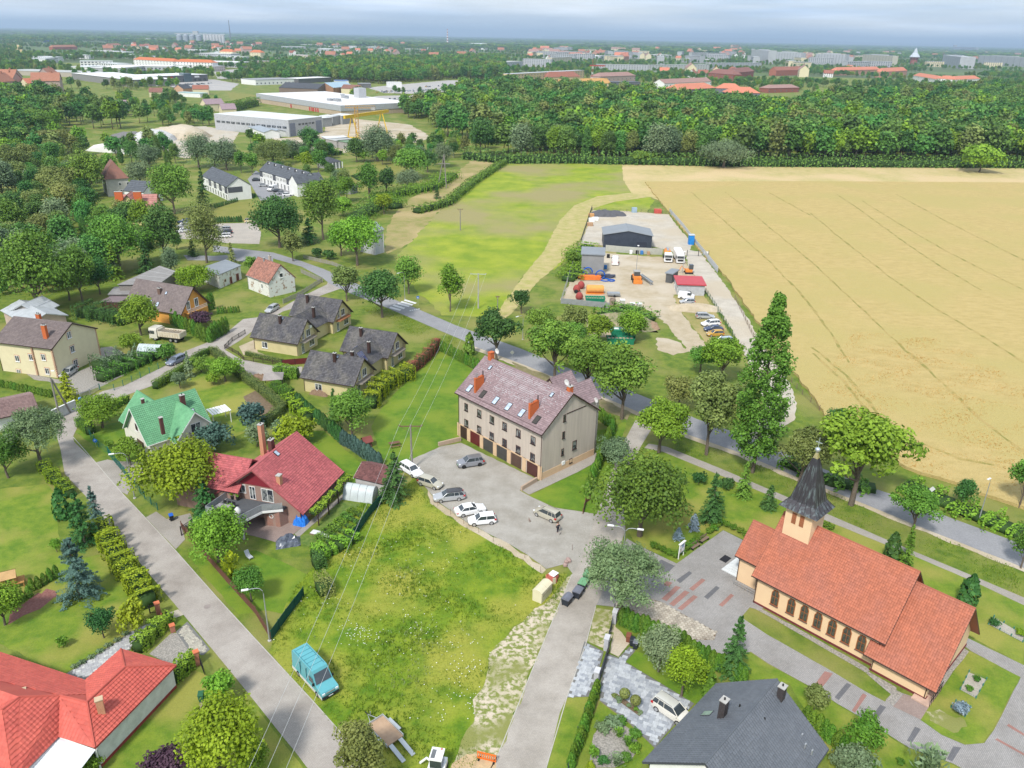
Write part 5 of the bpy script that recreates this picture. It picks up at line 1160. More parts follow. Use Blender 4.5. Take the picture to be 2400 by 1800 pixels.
q=G(*e1(850,1100));heap('tarpaulin','dark grey plastic sheet draped over a low stack on the terrace paving','tarpaulin',q,1.6,1.2,1.1,mat('grey_tarp',(.05,.06,.085),(.15,.17,.21),rough=.25,scale=1.5),5,n=9,rough=.6,rz=.3)
part('wagon_wheel',MB().add([(xf-1.47+.0,-2.7+.36*cos(a),1.7+.36*sin(a))for a in np.linspace(0,6.28,13)[:-1]]+[(xf-1.47,-2.7+.26*cos(a),1.7+.26*sin(a))for a in np.linspace(0,6.28,13)[:-1]],[(i,(i+1)%12,(i+1)%12+12,i+12)for i in range(12)]),WHITE,H.root)
mb=MB();
for x in(-4.6,-1.6,1.4,4.6):mb.box(x-.07,-8.9,0,x+.07,-8.76,2.4)
mb.box(-5,-8.92,2.35,5,-8.74,2.45);pg=thing('pergola','dark vine pergola along the eaves of the red roofed house','pergola',at(H,0,0,0),H.rz,mb=mb,m=DKBROWN)
P_=[at(H,x,-8.5+.25*sin(x*2),0)for x in np.linspace(-5.2,5.6,7)];hedge(P_,.95,.5,'climbing vine trained along the pergola under the red roof','lime',dens=30,ls=.2,name='climbing_vine',z=2.1,wob=.16,cat='vine',world=True)
def a4(x,y):return(500+x/3.687,600+y/3.687)
def cluster(label,E1,E2,zr,HW,extra):
 H=House('house',label,E1,E2,3,zr,HW,W_YEL,R_DARK,oh=.55,og=.5,group='cream houses with dark tiled roofs',gutter=DKBROWN)
 H.winl('+x',-1.4,3.15,.9,1.9);H.winl('+x',.5,3.2,1.5,1.6);H.winl('+x',1.6,.7,1.9,1.5);H.winl('+x',-1.9,.15,1.,2.1)
 bal=MB();bal.prism([(H.xl,-2.9),(H.xl+1.15,-2.3),(H.xl+1.15,2.2),(H.xl,2.8)],2.65,2.85);part('balcony_floor',bal,extra,H.root)
 rb=MB();Q=[(H.xl,-2.9),(H.xl+1.15,-2.3),(H.xl+1.15,2.2),(H.xl,2.8)]
 for i in range(3):
  a,b=Vector((*Q[i],0)),Vector((*Q[i+1],0));k=max(2,int((b-a).length/.25))
  for j in range(k+1):p=a.lerp(b,j/k);rb.box(p.x-.012,p.y-.012,2.85,p.x+.012,p.y+.012,3.7)
  rb.tube([a+Vector((0,0,3.72)),b+Vector((0,0,3.72))],.03,4)
 part('balcony_railing',rb,mat('rail_brown',(.10,.06,.045)),H.root)
 return H
CB=cluster('dark roofed cream house nearest the curved street, clipped hedge in front',(585.4,789.9),(698,807.5),7.2,4.35,BALG)
CB.winl('-y',-2.8,.75,1.4,1.4);CB.chim(a4(580,580),1.7,.55,.5,m=DKBROWN);CB.skylight(a4(602,542),.5,.6)
pbox('air_conditioner',WHITE,CB.root,CB.xl,.9,4.9,CB.xl+.35,1.7,5.5)
CD=cluster('front most dark roofed cream house with stacked firewood against its wall',(702,884.8),(829.5,906.5),7.1,4.45,BALG)
CD.winl('-y',-2.2,.7,1.5,1.4);CD.chim(a4(1052,910),1.7,.6,.5,m=DKBROWN);CD.skylight(a4(1075,875),.5,.6)
CA=cluster('rear most dark roofed cream house with a rounded terracotta balcony',(676.3,739.7),(782,756),7.15,4.3,TRCT)
CA.chim(a4(815,400),1.9,.55,.5,m=DKBROWN)
CC=cluster('dark roofed cream house by the thuja hedge, with a patio facing right',(795.6,822),(909.6,840),7.,4.6,BALG)
CC.chim(a4(1278,690),1.8,.55,.5,m=DKBROWN)
def link_wing(Hs,r0,r1,lab,z=6.3,HW=3.3):
 a,b=G(*r0,z),G(*r1,z);f=Hs.w2l(a),Hs.w2l(b);c=(f[0]+f[1])/2;d=f[1]-f[0]
 gable_parts(Hs.root,c.x,c.y,atan2(d.y,d.x),hypot(d.x,d.y)+1.6,HW,3.,z,.45,.1,W_YEL,R_DARK,(.3,.34),trim=None,wall_name='link_wall')
link_wing(CA,(741,716),(690,741),'a');link_wing(CC,(867,794),(812,828),'b')
for H_,p in((CA,(865,465)),(CC,(1343,765)),(CC,(1200,850))):q=H_.hitz(a4(*p),6.6);chimney(H_.root,q.x,q.y,4.8,7.2,.55,.5,m=DKBROWN)
def solar(H,c,lab):
 p0=[H.hitz(a4(*q),5.4)for q in c];vs=[Vector((p.x,p.y,z))for p,z in zip(p0,(6.05,4.55,4.45,6.15))]
 root=part('solar_array',MB().add(vs,[(0,1,2,3)]),mat('solar_frame',(.3,.3,.32)),H.root)
 for i in range(3):
  for j in range(2):
   f=lambda u,v:vs[0].lerp(vs[1],u).lerp(vs[3].lerp(vs[2],u),v)+Vector((0,0,.05));u0,u1,v0,v1=(i+.04)/3,(i+.96)/3,(j+.03)/2,(j+.97)/2
   part('solar_panel',MB().add([f(u0,v0),f(u1,v0),f(u1,v1),f(u0,v1)],[(0,1,2,3)]),mat('solar_cell',(.03,.035,.09),rough=.2,spec=.8),root)
solar(CC,((1250,795),(1335,862),(1300,890),(1205,830)),'')
fp=G(*a4(910,1200));heap('firewood_stack','stack of split firewood against the front most cream house','firewood',Vector((fp.x,fp.y,0)),1.9,.45,1.,mat('split_wood',(.30,.20,.13),(.14,.09,.06),scale=9),9,rough=.5,rz=CD.rz)
H=House('house','bright orange house with brown tiled roof behind tall thujas',(290,715),(424.5,738.5),3,8.3,5.,W_ORANGE,R_BROWN,oh=.5,og=.7)
H.winl('+x',-1.7,3.3,1.,1.9,surround=WHITE);H.winl('+x',1.,3.3,1.1,2.,surround=WHITE)
pbox('balcony_floor',W_ORANGE,H.root,H.xl,-3.2,2.7,H.xl+1.2,3.2,2.85);mb=MB()
for y in np.linspace(-3.1,3.1,22):mb.box(H.xl+1.17,y-.015,2.85,H.xl+1.2,y+.015,3.7)
for z in(3.,3.3,3.68):mb.box(H.xl+1.16,-3.2,z,H.xl+1.22,3.2,z+.05)
part('balcony_railing',mb,WHITE,H.root)
H.chim(a3(1382,135),1.2,.8,.7,m=mat('brown_brick',(.16,.10,.08)),flue=2);H.skylight(a3(1438,138),.6,.8);H.skylight(a3(1362,235),.8,1.2);H.skylight(a3(1303,215),.7,1.)
c0,c1=G(135.6,886),G(233,837);d=(c1-c0);W_=d.length
rzc=atan2(d.y,d.x);nrm=Vector((-sin(rzc),cos(rzc),0))
mid=(c0+c1)/2;axis=Vector((-(d.normalized()).y,d.normalized().x,0))
ax=(G(58,749,9.6)-G(162.7,764,9.6));ax.z=0;ax.normalize();ax=axis if ax.dot(axis)>0 else-axis
Lc=13.5;C_=mid+ax*(Lc/2-.3)
root=thing('house','large cream house with brown roof, terracotta window surrounds and two brick chimneys','house',(C_.x,C_.y,0),atan2(-ax.y,-ax.x));KEEPW.append((C_,10));CRm=Frame((C_.x,C_.y),atan2(-ax.y,-ax.x))
gi=gable_parts(root,0,0,0,Lc+.6,W_/2+.5,6.4,9.7,.5,.3,W_CREAM,R_BROWN,(.3,.34),trim=DKBROWN,gutter=DKBROWN)
x1=gi['xl']
for px in((595,498),(625,620),(653,740)):
 q=CRm.hit(a3(*px),'+x',x1);window(root,x1,q.y,q.z-.7,1.1,1.4,SIDE['+x'],frame=WHITE,surround=OCHRE)
sgn=-1 if CRm.w2l(Vector((0,0,0))).y<0 else 1
yw=sgn*gi['hw'];sd_='-y' if sgn<0 else '+y'
for px in((150,702),(165,822),(268,690),(375,690),(410,810)):
 q=CRm.hit(a3(*px),sd_,yw);window(root,q.x,yw,q.z-.65,1.,1.3,SIDE[sd_],frame=WHITE,surround=OCHRE)
mb=MB()
for(x,y)in((x1,yw),(x1,-yw),(2.,yw)):
 for k in range(14):mb.box(x-.28,y-.28 if y<0 else y-.04,.2+k*.45,x+.05,y+.04 if y<0 else y+.28,.2+k*.45+.36)
part('corner_stones',mb,mat('quoin',(.52,.33,.22)),root)
for px,h in(((383,450),1.3),((335,352),1.)):q=CRm.hitz(a3(*px),9.4);chimney(root,q.x,q.y,7.5,10.3,.9,.6,m=OBRK,flue=2)
H=House('house','small white rendered house with old red clay roof and peeling plinth',(576,644.7),(628.8,664.6),3.9,8.2,4.15,W_OLDW,R_OLD,oh=.3,og=.2,trim=None,gutter=STEEL)
H.win('-y',a4(422,262),.9,1.3);H.win('+x',a4(585,167),1.1,1.2,mull=0);H.win('+x',a4(578,110),.35,.45,mull=0,sill=None);H.win('+x',a4(527,197),.4,.4,mull=0,sill=None)
H.chim(a4(490,30),1.,.7,.5,m=mat('pale_brick',(.45,.38,.32)));H.chim(a4(440,45),.9,.4,.4,m=STEEL,flue=0)
def z1(x,y):return(x/3.687,300+y/3.687)
def flatroof(name,label,cat,corners,zt,h,wm,rm,tip=.0,over=.3,group=None,gable=None):
 """box building from roof corner sight lines at height zt"""
 P=[G(*c,zt)for c in corners];o=sum(P,Vector())/4;o.z=0
 root=thing(name,label,cat,o,0,group);Q=[(p.x-o.x,p.y-o.y)for p in P]
 c=Vector((0,0));W=[((x)*(1-over/max(1,hypot(x,y))),y*(1-over/max(1,hypot(x,y))))for x,y in Q]
 part('wall',MB().prism(W,0,zt-.2),wm,root);part('roof',MB().prism(Q,zt-.18,zt),rm,root)
 KEEPW.append((o,max(hypot(*q)for q in Q)+1));return root,Q,o
rt,Q,o=flatroof('shed','derelict whitewashed outbuilding with peeling plaster and low grey roof','outbuilding',[z1(1730,1210),z1(1885,1270),z1(2085,1185),z1(1950,1135)],3.9,3.9,W_OLDW,R_GREYM)
def on_wall(a,b,t):return(a[0]+(b[0]-a[0])*t,a[1]+(b[1]-a[1])*t,atan2(b[1]-a[1],b[0]-a[0]))
for t,w,h,z,dm in((.25,.8,.7,1.2,GLASS),(.5,1.,1.9,.05,BRDR),(.8,1.2,2.,.05,BRDR)):
 x,y,a=on_wall(Q[1],Q[2],t);window(rt,x*.97,y*.97,z,w,h,a,frame=OCHRE,pane=dm,sill=None,mull=0)
rt,Q,o=flatroof('barn','long wooden barn with low corrugated grey roof','barn',[z1(1015,1352),z1(1370,1350),z1(1525,1240),z1(1380,1190)],4.6,4.6,GREYWOOD,mat('corrugated_grey',(.20,.19,.185),(.27,.26,.25),scale=.6,stretch=(1,1,1)))
for i in range(26):
 a=Vector(Q[0]).lerp(Vector(Q[3]),i/25);b=Vector(Q[1]).lerp(Vector(Q[2]),i/25);d=b-a
 part('roof_sheet',MB().box(0,-.16,4.6,d.length,.02,4.63),MATS['corrugated_grey']if i%6 else mat('light_sheet',(.4,.4,.39)),rt,loc=(a.x,a.y,0),rz=atan2(d.y,d.x))
rt,Q,o=flatroof('shed','open grey board shed roof between the barn and the brown garden shed','shed',QP(252,690,308,689,318,672,268,672),2.9,2.9,GREYWOOD,MATS['corrugated_grey'])
rt,Q,o=flatroof('shed','dark brown metal garden shed on the lawn behind the fruit trees','shed',QP(233,706,281,708,302,696,262,693),2.5,2.5,mat('brown_shed',(.10,.045,.035),rough=.5),mat('brown_sheet',(.21,.16,.165),rough=.5))
H=House('barn','pale tin roofed barn under the big trees at the left edge',(0,728),(62,762),3.4,5.,4.5,mat('pinkish_wall',(.5,.38,.32)),mat('tin_roof',(.42,.44,.46),(.34,.36,.37),rough=.45,scale=.7),tile=(.8,3),trim=None,gutter=None,cat='barn')
H=House('barn','light grey tin roofed shed behind the big trunk on the left',(92,738),(140,716),3.4,5.6,4.,GREYWOOD,mat('tin_roof',(.42,.44,.46)),tile=(.8,3),trim=None,gutter=None,cat='barn')
H=House('garage','long garage with plum brown tiled roof by the boundary wall',(-20,985),(92,960),2.6,4.,4.6,W_WHITE,rmat('plum_brown_tiles',(.24,.16,.145),(.2,.13,.12)),tile=(.3,.34),cat='garage')
H=House('shed','small grey rendered shed with brown shingle roof by the dark fir tree',(828,1119),(900,1136),2.5,3.9,2.6,mat('grey_render',(.42,.40,.38)),rmat('shingle_brown',(.17,.075,.07),(.13,.06,.055),a=.3),oh=.25,og=.2,tile=(.25,.22),trim=WHITE,gutter=None,cat='shed')
def z5(x,y):return(780+x/13.825,480+y/13.825)
H=House('house','tall grey rendered house with grey metal double roof by the dry meadow',z5(1330,860),z5(1660,780),7.6,9.4,3.4,mat('grey_streaked',(.44,.45,.46),(.36,.37,.38),scale=.8,stretch=(2,2,.15)),R_GREYM,oh=.2,og=.2,tile=(.6,5),trim=WHITE,gutter=WHITE)
def boxbld(name,label,cat,L0,R0,depth,h,wm,rm,roof='flat',group=None,rise=1.5,tile=None,base=True,over=.3,parapet=0):
 """L0, R0: ground points of the visible long wall"""
 a,b=G(*L0),G(*R0);d=b-a;L=d.length;d.normalize();n=Vector((-d.y,d.x,0))
 if n.dot(a+b)<0:n=-n;a,b=b,a;d=-d
 c=(a+b)/2+n*depth/2;rz=atan2(d.y,d.x);root=thing(name,label,cat,(c.x,c.y,0),rz,group);f=Frame((c.x,c.y),rz)
 f.root,f.L,f.D,f.h=root,L,depth,h
 KEEPW.append((Vector((c.x,c.y,0)),min(max(L,depth)/2,1e9)+2));KEEPB.append((f,L/2+3,depth/2+3));KEEPW.pop()
 if roof=='flat':
  pbox('wall',wm,root,-L/2,-depth/2,0,L/2,depth/2,h)
  if parapet:
   mb=MB();t=.3
   for(x0,y0,x1,y1)in((-L/2,-depth/2,L/2,-depth/2+t),(-L/2,depth/2-t,L/2,depth/2),(-L/2,-depth/2+t,-L/2+t,depth/2-t),(L/2-t,-depth/2+t,L/2,depth/2-t)):mb.box(x0,y0,h,x1,y1,h+parapet)
   part('parapet',mb,wm,root);pbox('roof',rm,root,-L/2+t,-depth/2+t,h,L/2-t,depth/2-t,h+.15)
  else:pbox('roof',rm,root,-L/2-over,-depth/2-over,h,L/2+over,depth/2+over,h+.3)
 elif roof=='gable':
  gable_parts(root,0,0,0,L+.6,depth/2+.4,h,h+rise,.4,.3,wm,rm,tile)
 elif roof=='gabley':
  gable_parts(root,0,0,R(90),depth+.6,L/2+.4,h,h+rise,.4,.3,wm,rm,tile)
 elif roof=='hip':
  pbox('wall',wm,root,-L/2,-depth/2,0,L/2,depth/2,h);e=.5;X,Y=L/2+e,depth/2+e;k=min(X,Y)*.98
  A=[(-X,-Y,h),(X,-Y,h),(X,Y,h),(-X,Y,h)];B=[(-X+k,0,h+rise),(X-k,0,h+rise)]if X>=Y else[(0,-Y+k,h+rise),(0,Y-k,h+rise)]
  if X>=Y:F=[(0,1,5,4),(1,2,5),(2,3,4,5),(3,0,4)]
  else:F=[(0,1,4),(1,2,5,4),(2,3,5),(3,0,4,5)]
  part('roof',MB().add(A+B,F+[(3,2,1,0)]),rm,root)
 return f
KEEPB=[]
_wrc={}
def winrow(f,cols,rows,z0,dz,w,h,side='-y',u0=None,u1=None,frame=WHITE,pane=GLASS,skip=()):
 half=(f.L if 'y' in side else f.D)/2;d=(f.D if 'y' in side else f.L)/2;u0=-half+w if u0 is None else u0;u1=half-w if u1 is None else u1
 key=(round(w,2),round(h,2),frame.name,pane.name)
 if key not in _wrc:
  m1=MB().box(-w/2,-.07,0,w/2,.02,h).mesh('window');m1.materials.append(frame);m2=MB().box(-w/2+.1,-.10,.1,w/2-.1,.0,h-.1).mesh('pane');m2.materials.append(pane);_wrc[key]=(m1,m2)
 for j in range(rows):
  for i in range(cols):
   if(i,j)in skip:continue
   u=u0+(u1-u0)*(i/(cols-1)if cols>1 else .5)
   if 'y' in side:loc=(u,-d if side=='-y' else d,z0+j*dz)
   else:loc=(d if side=='+x' else-d,u,z0+j*dz)
   o=link('window',_wrc[key][0],None,f.root,loc=loc,rz=SIDE[side]);link('pane',_wrc[key][1],None,o)
C=House('church','peach rendered church with orange clay tile roof and dark sheet metal spire',(1761.7,1348.7),(2075.3,1511),4.,10.7,5.9,W_PEACH,R_CHURCH,oh=.45,og=.55,cat='church',tile=(.26,.33),gutter=DKBROWN,trim=DKBROWN)
ox=C.L/2;oy=C.HW
PL=mat('wine_plinth',(.16,.035,.035))
pbox('plinth',PL,C.root,-C.xl-.03,-C.hw-.03,0,C.xl+.03,C.hw+.03,.3)
gable_parts(C.root,(14.7+22.4)/2-ox,5.87-oy,0,22.4-14.7,6.6,2.,9.33,.5,.9,W_PEACH,R_CHURCH,(.26,.33),trim=DKBROWN,gutter=DKBROWN,wall_name='chancel_wall')
pbox('plinth',PL,C.root,15.5-ox,5.87-oy-6.15,0,21.58-ox,5.87-oy+6.15,.28)
gable_parts(C.root,-2.-ox+.1,5.87-oy,0,3.8,3.45,3.75,7.6,.4,.45,W_PEACH,R_CHURCH,(.26,.33),trim=DKBROWN,gutter=DKBROWN,wall_name='porch_wall')
def Z6(x,y):return(1720+x/5.184,1320+y/5.184)
CG=mat('church_glass',(.035,.035,.04),(.10,.10,.07),rough=.25,scale=2);CF=mat('varnished_frame',(.33,.11,.03),(.25,.08,.03),rough=.4)
for p in((507,395),(700,510),(860,590),(1025,680),(1198,770),(1375,860),(1555,955)):
 q=C.hit(Z6(*p),'-y',-C.hw);window(C.root,q.x,-C.hw,1.15,1.,2.2,0,frame=CF,pane=CG,sill=mat('brown_sill',(.16,.09,.08)),arch=True,fw=.09)
tx,ty=2.65-ox,5.8-oy
pbox('tower',W_PEACH,C.root,tx-1.7,ty-1.65,7.4,tx+1.7,ty+1.65,12.85)
for sx_ in(-.55,.45):
 sh=MB();
 for k in range(9):sh.box(tx+sx_-.27,ty-1.65-.06,10.75+k*.17,tx+sx_+.27,ty-1.66+.0,10.75+k*.17+.12)
 part('louvre_shutter',sh,mat('shutter_wood',(.34,.12,.05)),C.root)
SP=mat('weathered_copper_sheet',(.055,.05,.055),(.20,.25,.25),rough=.4,metal=.35,scale=1.3,stretch=(1.6,1.6,.35),detail=9,thr=(.50,.74),spec=.5)
prof=[(2.45,2.3,12.75),(1.62,1.55,13.75),(1.50,1.45,14.1),(1.05,1.,16.2),(.55,.52,18.4),(.24,.24,19.5)]
mb=MB();vs=[]
for a,b,z in prof:vs+=[(tx-a,ty-b,z),(tx+a,ty-b,z),(tx+a,ty+b,z),(tx-a,ty+b,z)]
fs=[(i*4+k,i*4+(k+1)%4,(i+1)*4+(k+1)%4,(i+1)*4+k)for i in range(5)for k in range(4)]+[(3,2,1,0)]
mb.add(vs,fs);part('spire',mb,SP,C.root)
for k in range(4):
 a0,a1=QP(-1,-1,1,-1,1,1,-1,1)[k],QP(-1,-1,1,-1,1,1,-1,1)[(k+1)%4]
 for j in range(6):
  t=j/6;sx_,sy_=a0[0]+(a1[0]-a0[0])*t,a0[1]+(a1[1]-a0[1])*t
  pts=[(tx+sx_*a*1.012,ty+sy_*b*1.012,z+.02)for a,b,z in prof]
  part('standing_seam',MB().tube(pts,.026,4),mat('seam_dark',(.04,.04,.045),rough=.4),C.root)
part('spire_cap',MB().add([(tx-.3,ty-.3,19.4),(tx+.3,ty-.3,19.4),(tx+.3,ty+.3,19.4),(tx-.3,ty+.3,19.4),(tx-.14,ty-.14,20.),(tx+.14,ty-.14,20.),(tx+.14,ty+.14,20.),(tx-.14,ty+.14,20.)],[(0,1,5,4),(1,2,6,5),(2,3,7,6),(3,0,4,7),(4,5,6,7)]),mat('brass_sheet',(.6,.5,.25),rough=.3,metal=.7),C.root)
part('spire_ball',MB().lathe(QP(.02,-.32,.2,-.26,.33,0,.26,.2,.02,.3),14,(tx,ty,20.45)),PZNC,C.root,smooth=60)
cr_=MB();cr_.box(tx-.035,ty-.035,20.7,tx+.035,ty+.035,22.);cr_.box(tx-.4,ty-.03,21.35,tx+.4,ty+.03,21.44);part('cross',cr_,PZNC,C.root)
window(C.root,21.51-ox,5.2-oy,1.6,.8,2.4,SIDE['+x'],frame=FR_BR,mull=0)
for i in range(4):part('step',MB().box(20.4-ox+i*0,.1-oy-.2-.35*(3-i),0,22.2-ox,.1-oy+.15+.35*i*0+2.2-.0,.18*(i+1)),PRSL,C.root)if i==0 else part('step',MB().box(20.5-ox+.1*i,.1-oy-.2+.32*i,.18*i,22.2-ox,.1-oy+2.3,.18*(i+1)-.003),PRSL,C.root)
mb=MB()
for y in np.linspace(-1.,2.2,7):mb.box(22.2-ox,y-oy-.02,0,22.24-ox,y-oy+.02,1.5)
mb.box(22.19-ox,-1.-oy,1.45,22.25-ox,2.2-oy,1.52);mb.box(22.19-ox,-1.-oy,.8,22.25-ox,2.2-oy,.85);part('handrail',mb,BLACK,C.root)
for i in range(4):part('step',MB().box(-4.9-ox-.3*(3-i),4.2-oy-.32*(3-i),.14*i,-3.45-ox,7.5-oy+.32*(3-i),.14*(i+1)-.003),mat('white_granite',(.60,.62,.62),(.5,.52,.52),scale=1.5,detail=7),C.root)
mb=MB()
for x in np.linspace(-3.,.6,8):mb.box(x-ox-.02,1.55-oy,0,x-ox+.02,1.59-oy,.8)
for z in(.4,.8):mb.box(-3.-ox,1.54-oy,z,.6-ox,1.6-oy,z+.04)
thing_=part('ramp_rail',mb,STEEL,C.root)
part('door',MB().box(-3.5-ox,5.-oy,.56,-3.42-ox,6.7-oy,2.9),BRDR,C.root)
def c4(x,y):return(x/3.687,1400+y/3.687)
ZE,ZR=2.9,5.3
Pp=lambda x,y,z:G(*c4(x,y),z)
e_={}
e_['tip']=Pp(1045,448,ZE);e_['r']=Pp(1522,588,ZE);e_['lo']=Pp(820,1302,ZE);e_['val']=Pp(735,720,ZE);e_['nw']=Pp(0-150,480-52,ZE);e_['v2']=Pp(505,1205,ZE);e_['sw']=Pp(120,1600,ZE);e_['far']=Pp(-600,1200,ZE)
def onA(x,y):
 p,q,r=e_['val'],e_['nw'],rd['j'];n_=(q-p).cross(r-p);c=Vector((0,0,CAMH));d=Vector(ray(*c4(x,y)));return c+d*((p-c).dot(n_)/d.dot(n_))
rd={'a':Pp(1080,602,4.9),'j':Pp(752,905,4.95),'j2':Pp(515,848,ZR),'b':Pp(170,860,ZR),'c':Pp(20,970,ZR),'d':Pp(-300,700,ZR),'k':Pp(20,1500,5.)}
rd.update(j2=onA(515,848),b=onA(170,860),d=onA(-300,700));rd['c']=Pp(20,970,rd['b'].z);o=Vector((e_['val'].x-3,e_['val'].y-2,0));BG=thing('bungalow','sprawling white bungalow with salmon red hipped tile roof','house',o);rel=lambda p:p-o
for pts,u in(([e_['tip'],e_['val'],rd['j'],rd['a']],e_['tip']-e_['val']),([e_['r'],e_['tip'],rd['a']],e_['r']-e_['tip']),([e_['lo'],e_['r'],rd['a'],rd['j']],e_['r']-e_['lo']),([e_['v2'],e_['lo'],rd['j2']],e_['lo']-e_['v2']),([e_['lo'],rd['j'],rd['j2']],e_['lo']-e_['v2']),([e_['val'],e_['nw'],rd['d'],rd['b'],rd['j2'],rd['j']],e_['val']-e_['nw']),([e_['sw'],e_['v2'],rd['j2']],e_['v2']-e_['sw']),([e_['sw'],rd['j2'],rd['b']],e_['v2']-e_['sw']),([e_['sw'],rd['b'],rd['c']],e_['v2']-e_['sw']),([e_['far'],e_['sw'],rd['c']],e_['sw']-e_['far']),([e_['far'],rd['c'],rd['b']],e_['sw']-e_['far']),([e_['far'],rd['b'],rd['d']],e_['sw']-e_['far'])):
 pl=[rel(p)for p in pts]
 if len(pl)>4:
  n_=(pl[1]-pl[0]).cross(pl[-1]-pl[0]);
  if abs(n_.z)>1e-6:pl=[Vector((p.x,p.y,pl[0].z-((p.x-pl[0].x)*n_.x+(p.y-pl[0].y)*n_.y)/n_.z))for p in pl]
 roof_slab(BG,pl,u,R_BUNG,(.36,.38),.12)
ws=MB();c_=(e_['tip']+e_['r']+e_['lo']+e_['val'])/4
wallp=[c_.lerp(e_['tip'],.88),c_.lerp(e_['r'],.93),c_.lerp(e_['lo'],.95),c_.lerp(e_['v2'],.9),c_.lerp(e_['sw'],.97),c_.lerp(e_['far'],.97),c_.lerp(e_['nw'],.97),c_.lerp(e_['val'],.75)]
part('wall',MB().prism([(rel(p).x,rel(p).y)for p in wallp],0,ZE-.13),mat('white_stucco',(.66,.66,.65),bump=.4,bscale=12),BG);part('plinth',MB().prism([(rel(p).x*1.003,rel(p).y*1.003)for p in wallp],0,.38),mat('red_plinth',(.3,.05,.04)),BG)
for a,b in(('tip','r'),('r','lo'),('val','tip'),('nw','val')):part('gutter',MB().tube([rel(e_[a])-Vector((0,0,.08)),rel(e_[b])-Vector((0,0,.08))],.07,6),mat('red_gutter',(.3,.05,.04)),BG)
for a,b in(('a','j'),('j','j2'),('b','j2'),('c','b')):part('ridge_cap',MB().tube([rel(rd[a])+Vector((0,0,.03)),rel(rd[b])+Vector((0,0,.03))],.11,6),R_BUNG,BG)
for a,b in(('tip','a'),('r','a'),('lo','j')):part('ridge_cap',MB().tube([rel(e_[a])+Vector((0,0,.05)),rel(rd[b])+Vector((0,0,.03))],.10,6),R_BUNG,BG)
for(x,y),m__ in(((865,935),TANB),((205,860),TANB)):
 q=rel(Pp(x,y,4.8));chimney(BG,q.x,q.y,3.8,5.6,.62,.55,m=m__,cap=mat('tan_cap',(.5,.38,.25)),flue=0,rot=.5)
A0=[Pp(505,1205,2.75),Pp(825,1318,2.6),Pp(640,1560,2.3),Pp(200,1500,2.5)];pr=thing('patio_canopy','white translucent patio canopy attached to the red bungalow','canopy',(A0[0].x,A0[0].y,0));L0=[p-pr.location for p in A0]
for k in range(6):
 f=lambda u,v:L0[0].lerp(L0[3],u).lerp(L0[1].lerp(L0[2],u),v);u0,u1=k/6+.004,(k+1)/6-.004;vs=[f(u0,0),f(u0,1),f(u1,1),f(u1,0)];part('roof_panel',MB().add(vs+[v-Vector((0,0,.03))for v in vs],FB6),mat('polycarbonate',(.66,.68,.70),rough=.3),pr)
 a,b=f(u0,0),f(u0,1);ptube('rafter',WHITE,pr,[a+Vector((0,0,.03)),b+Vector((0,0,.03))],.03,4)
for q in(L0[1],L0[2]):pbox('post',WHITE,pr,q.x-.06,q.y-.02,0,q.x+.06,q.y+.1,q.z-.04)
H=DK=House('house','modern white house with large dark slate grey tiled roof at the lower right',(1679.9,1602),(1506.3,1786.5),3,7.6,5.9,W_WHITE,R_SLATE,flip=True,oh=.5,og=.5,tile=(.3,.36),trim=DTRM,gutter=DTRM)
def b4(x,y):return(1250+x/3.687,1400+y/3.687)
def d2(x,y):return(1800+x/3.687,1400+y/3.687)
BC=mat('black_clinker',(.035,.03,.03),(.06,.05,.05),scale=9)
q=DK.hitz(b4(1635,1000),6.4);chimney(DK.root,q.x,q.y,4.8,8.,.75,.6,m=BC,flue=1)
q=DK.hitz(d2(110,860),6.9);chimney(DK.root,q.x,q.y,5,8.2,.7,.6,m=BC,flue=1)
q=DK.hitz(b4(1505,1010),5.6);s_=DK.skylight(b4(1505,1010),.8,1.2,sgn=1 if q.y>0 else-1,pane=mat('green_glass',(.25,.33,.27),rough=.2),frame=DTRM)
for p in((205,1050),(240,1135),(295,1190),(325,1275),(382,1330)):
 q=DK.hitz(d2(*p),4.6);pbox('snow_guard',STEEL,DK.root,q.x-.12,q.y-.06,4.2,q.x+.12,q.y+.06,4.75)
for p in((1783,940),(1998,1055)):q=DK.hitz(b4(*p),6.7);ptube('roof_vent',BLACK,DK.root,[(q.x,q.y,6.2),(q.x,q.y,6.9)],.09,8)
def yz(x,y):return(1300+x/4.147,450+y/4.147)
NAVY=mat('navy_sheet',(.05,.06,.085),rough=.5);GSH=mat('grey_sheet',(.27,.27,.27),(.24,.24,.24),rough=.5,scale=.5);LGR=mat('light_grey_sheet',(.45,.46,.47),rough=.5);GROOF=mat('grey_roof_sheet',(.22,.24,.26),(.2,.215,.23),rough=.5,scale=.2)
f=boxbld('warehouse','dark navy metal hall with low grey gable roof in the yard','hall',yz(472,545),yz(938,560),11,4.6,NAVY,GROOF,roof='gabley',rise=1.5)
mb=MB()
for x in np.arange(-f.L/2+.6,f.L/2-.3,.8):mb.box(x,-f.D/2-.05,.1,x+.06,-f.D/2+.01,4.5)
part('sheet_ribs',mb,NAVY,f.root)
part('sheet_door',MB().box(f.L/2-5,-f.D/2-.07,.1,f.L/2-1.6,-f.D/2,2.4),mat('navy_door',(.035,.04,.06)),f.root)
f=boxbld('warehouse','grey sheet metal shed with mono pitched roof by the pipe stacks','hall',yz(255,795),yz(470,805),8.5,5.8,GSH,GROOF,roof='flat')
f=boxbld('office','white portable office with bright red flat roof','office',yz(1190,1000),yz(1450,1010),8.,2.9,LGR,mat('red_sheet_roof',(.45,.05,.06),(.40,.045,.055),rough=.45),roof='flat',over=.35)
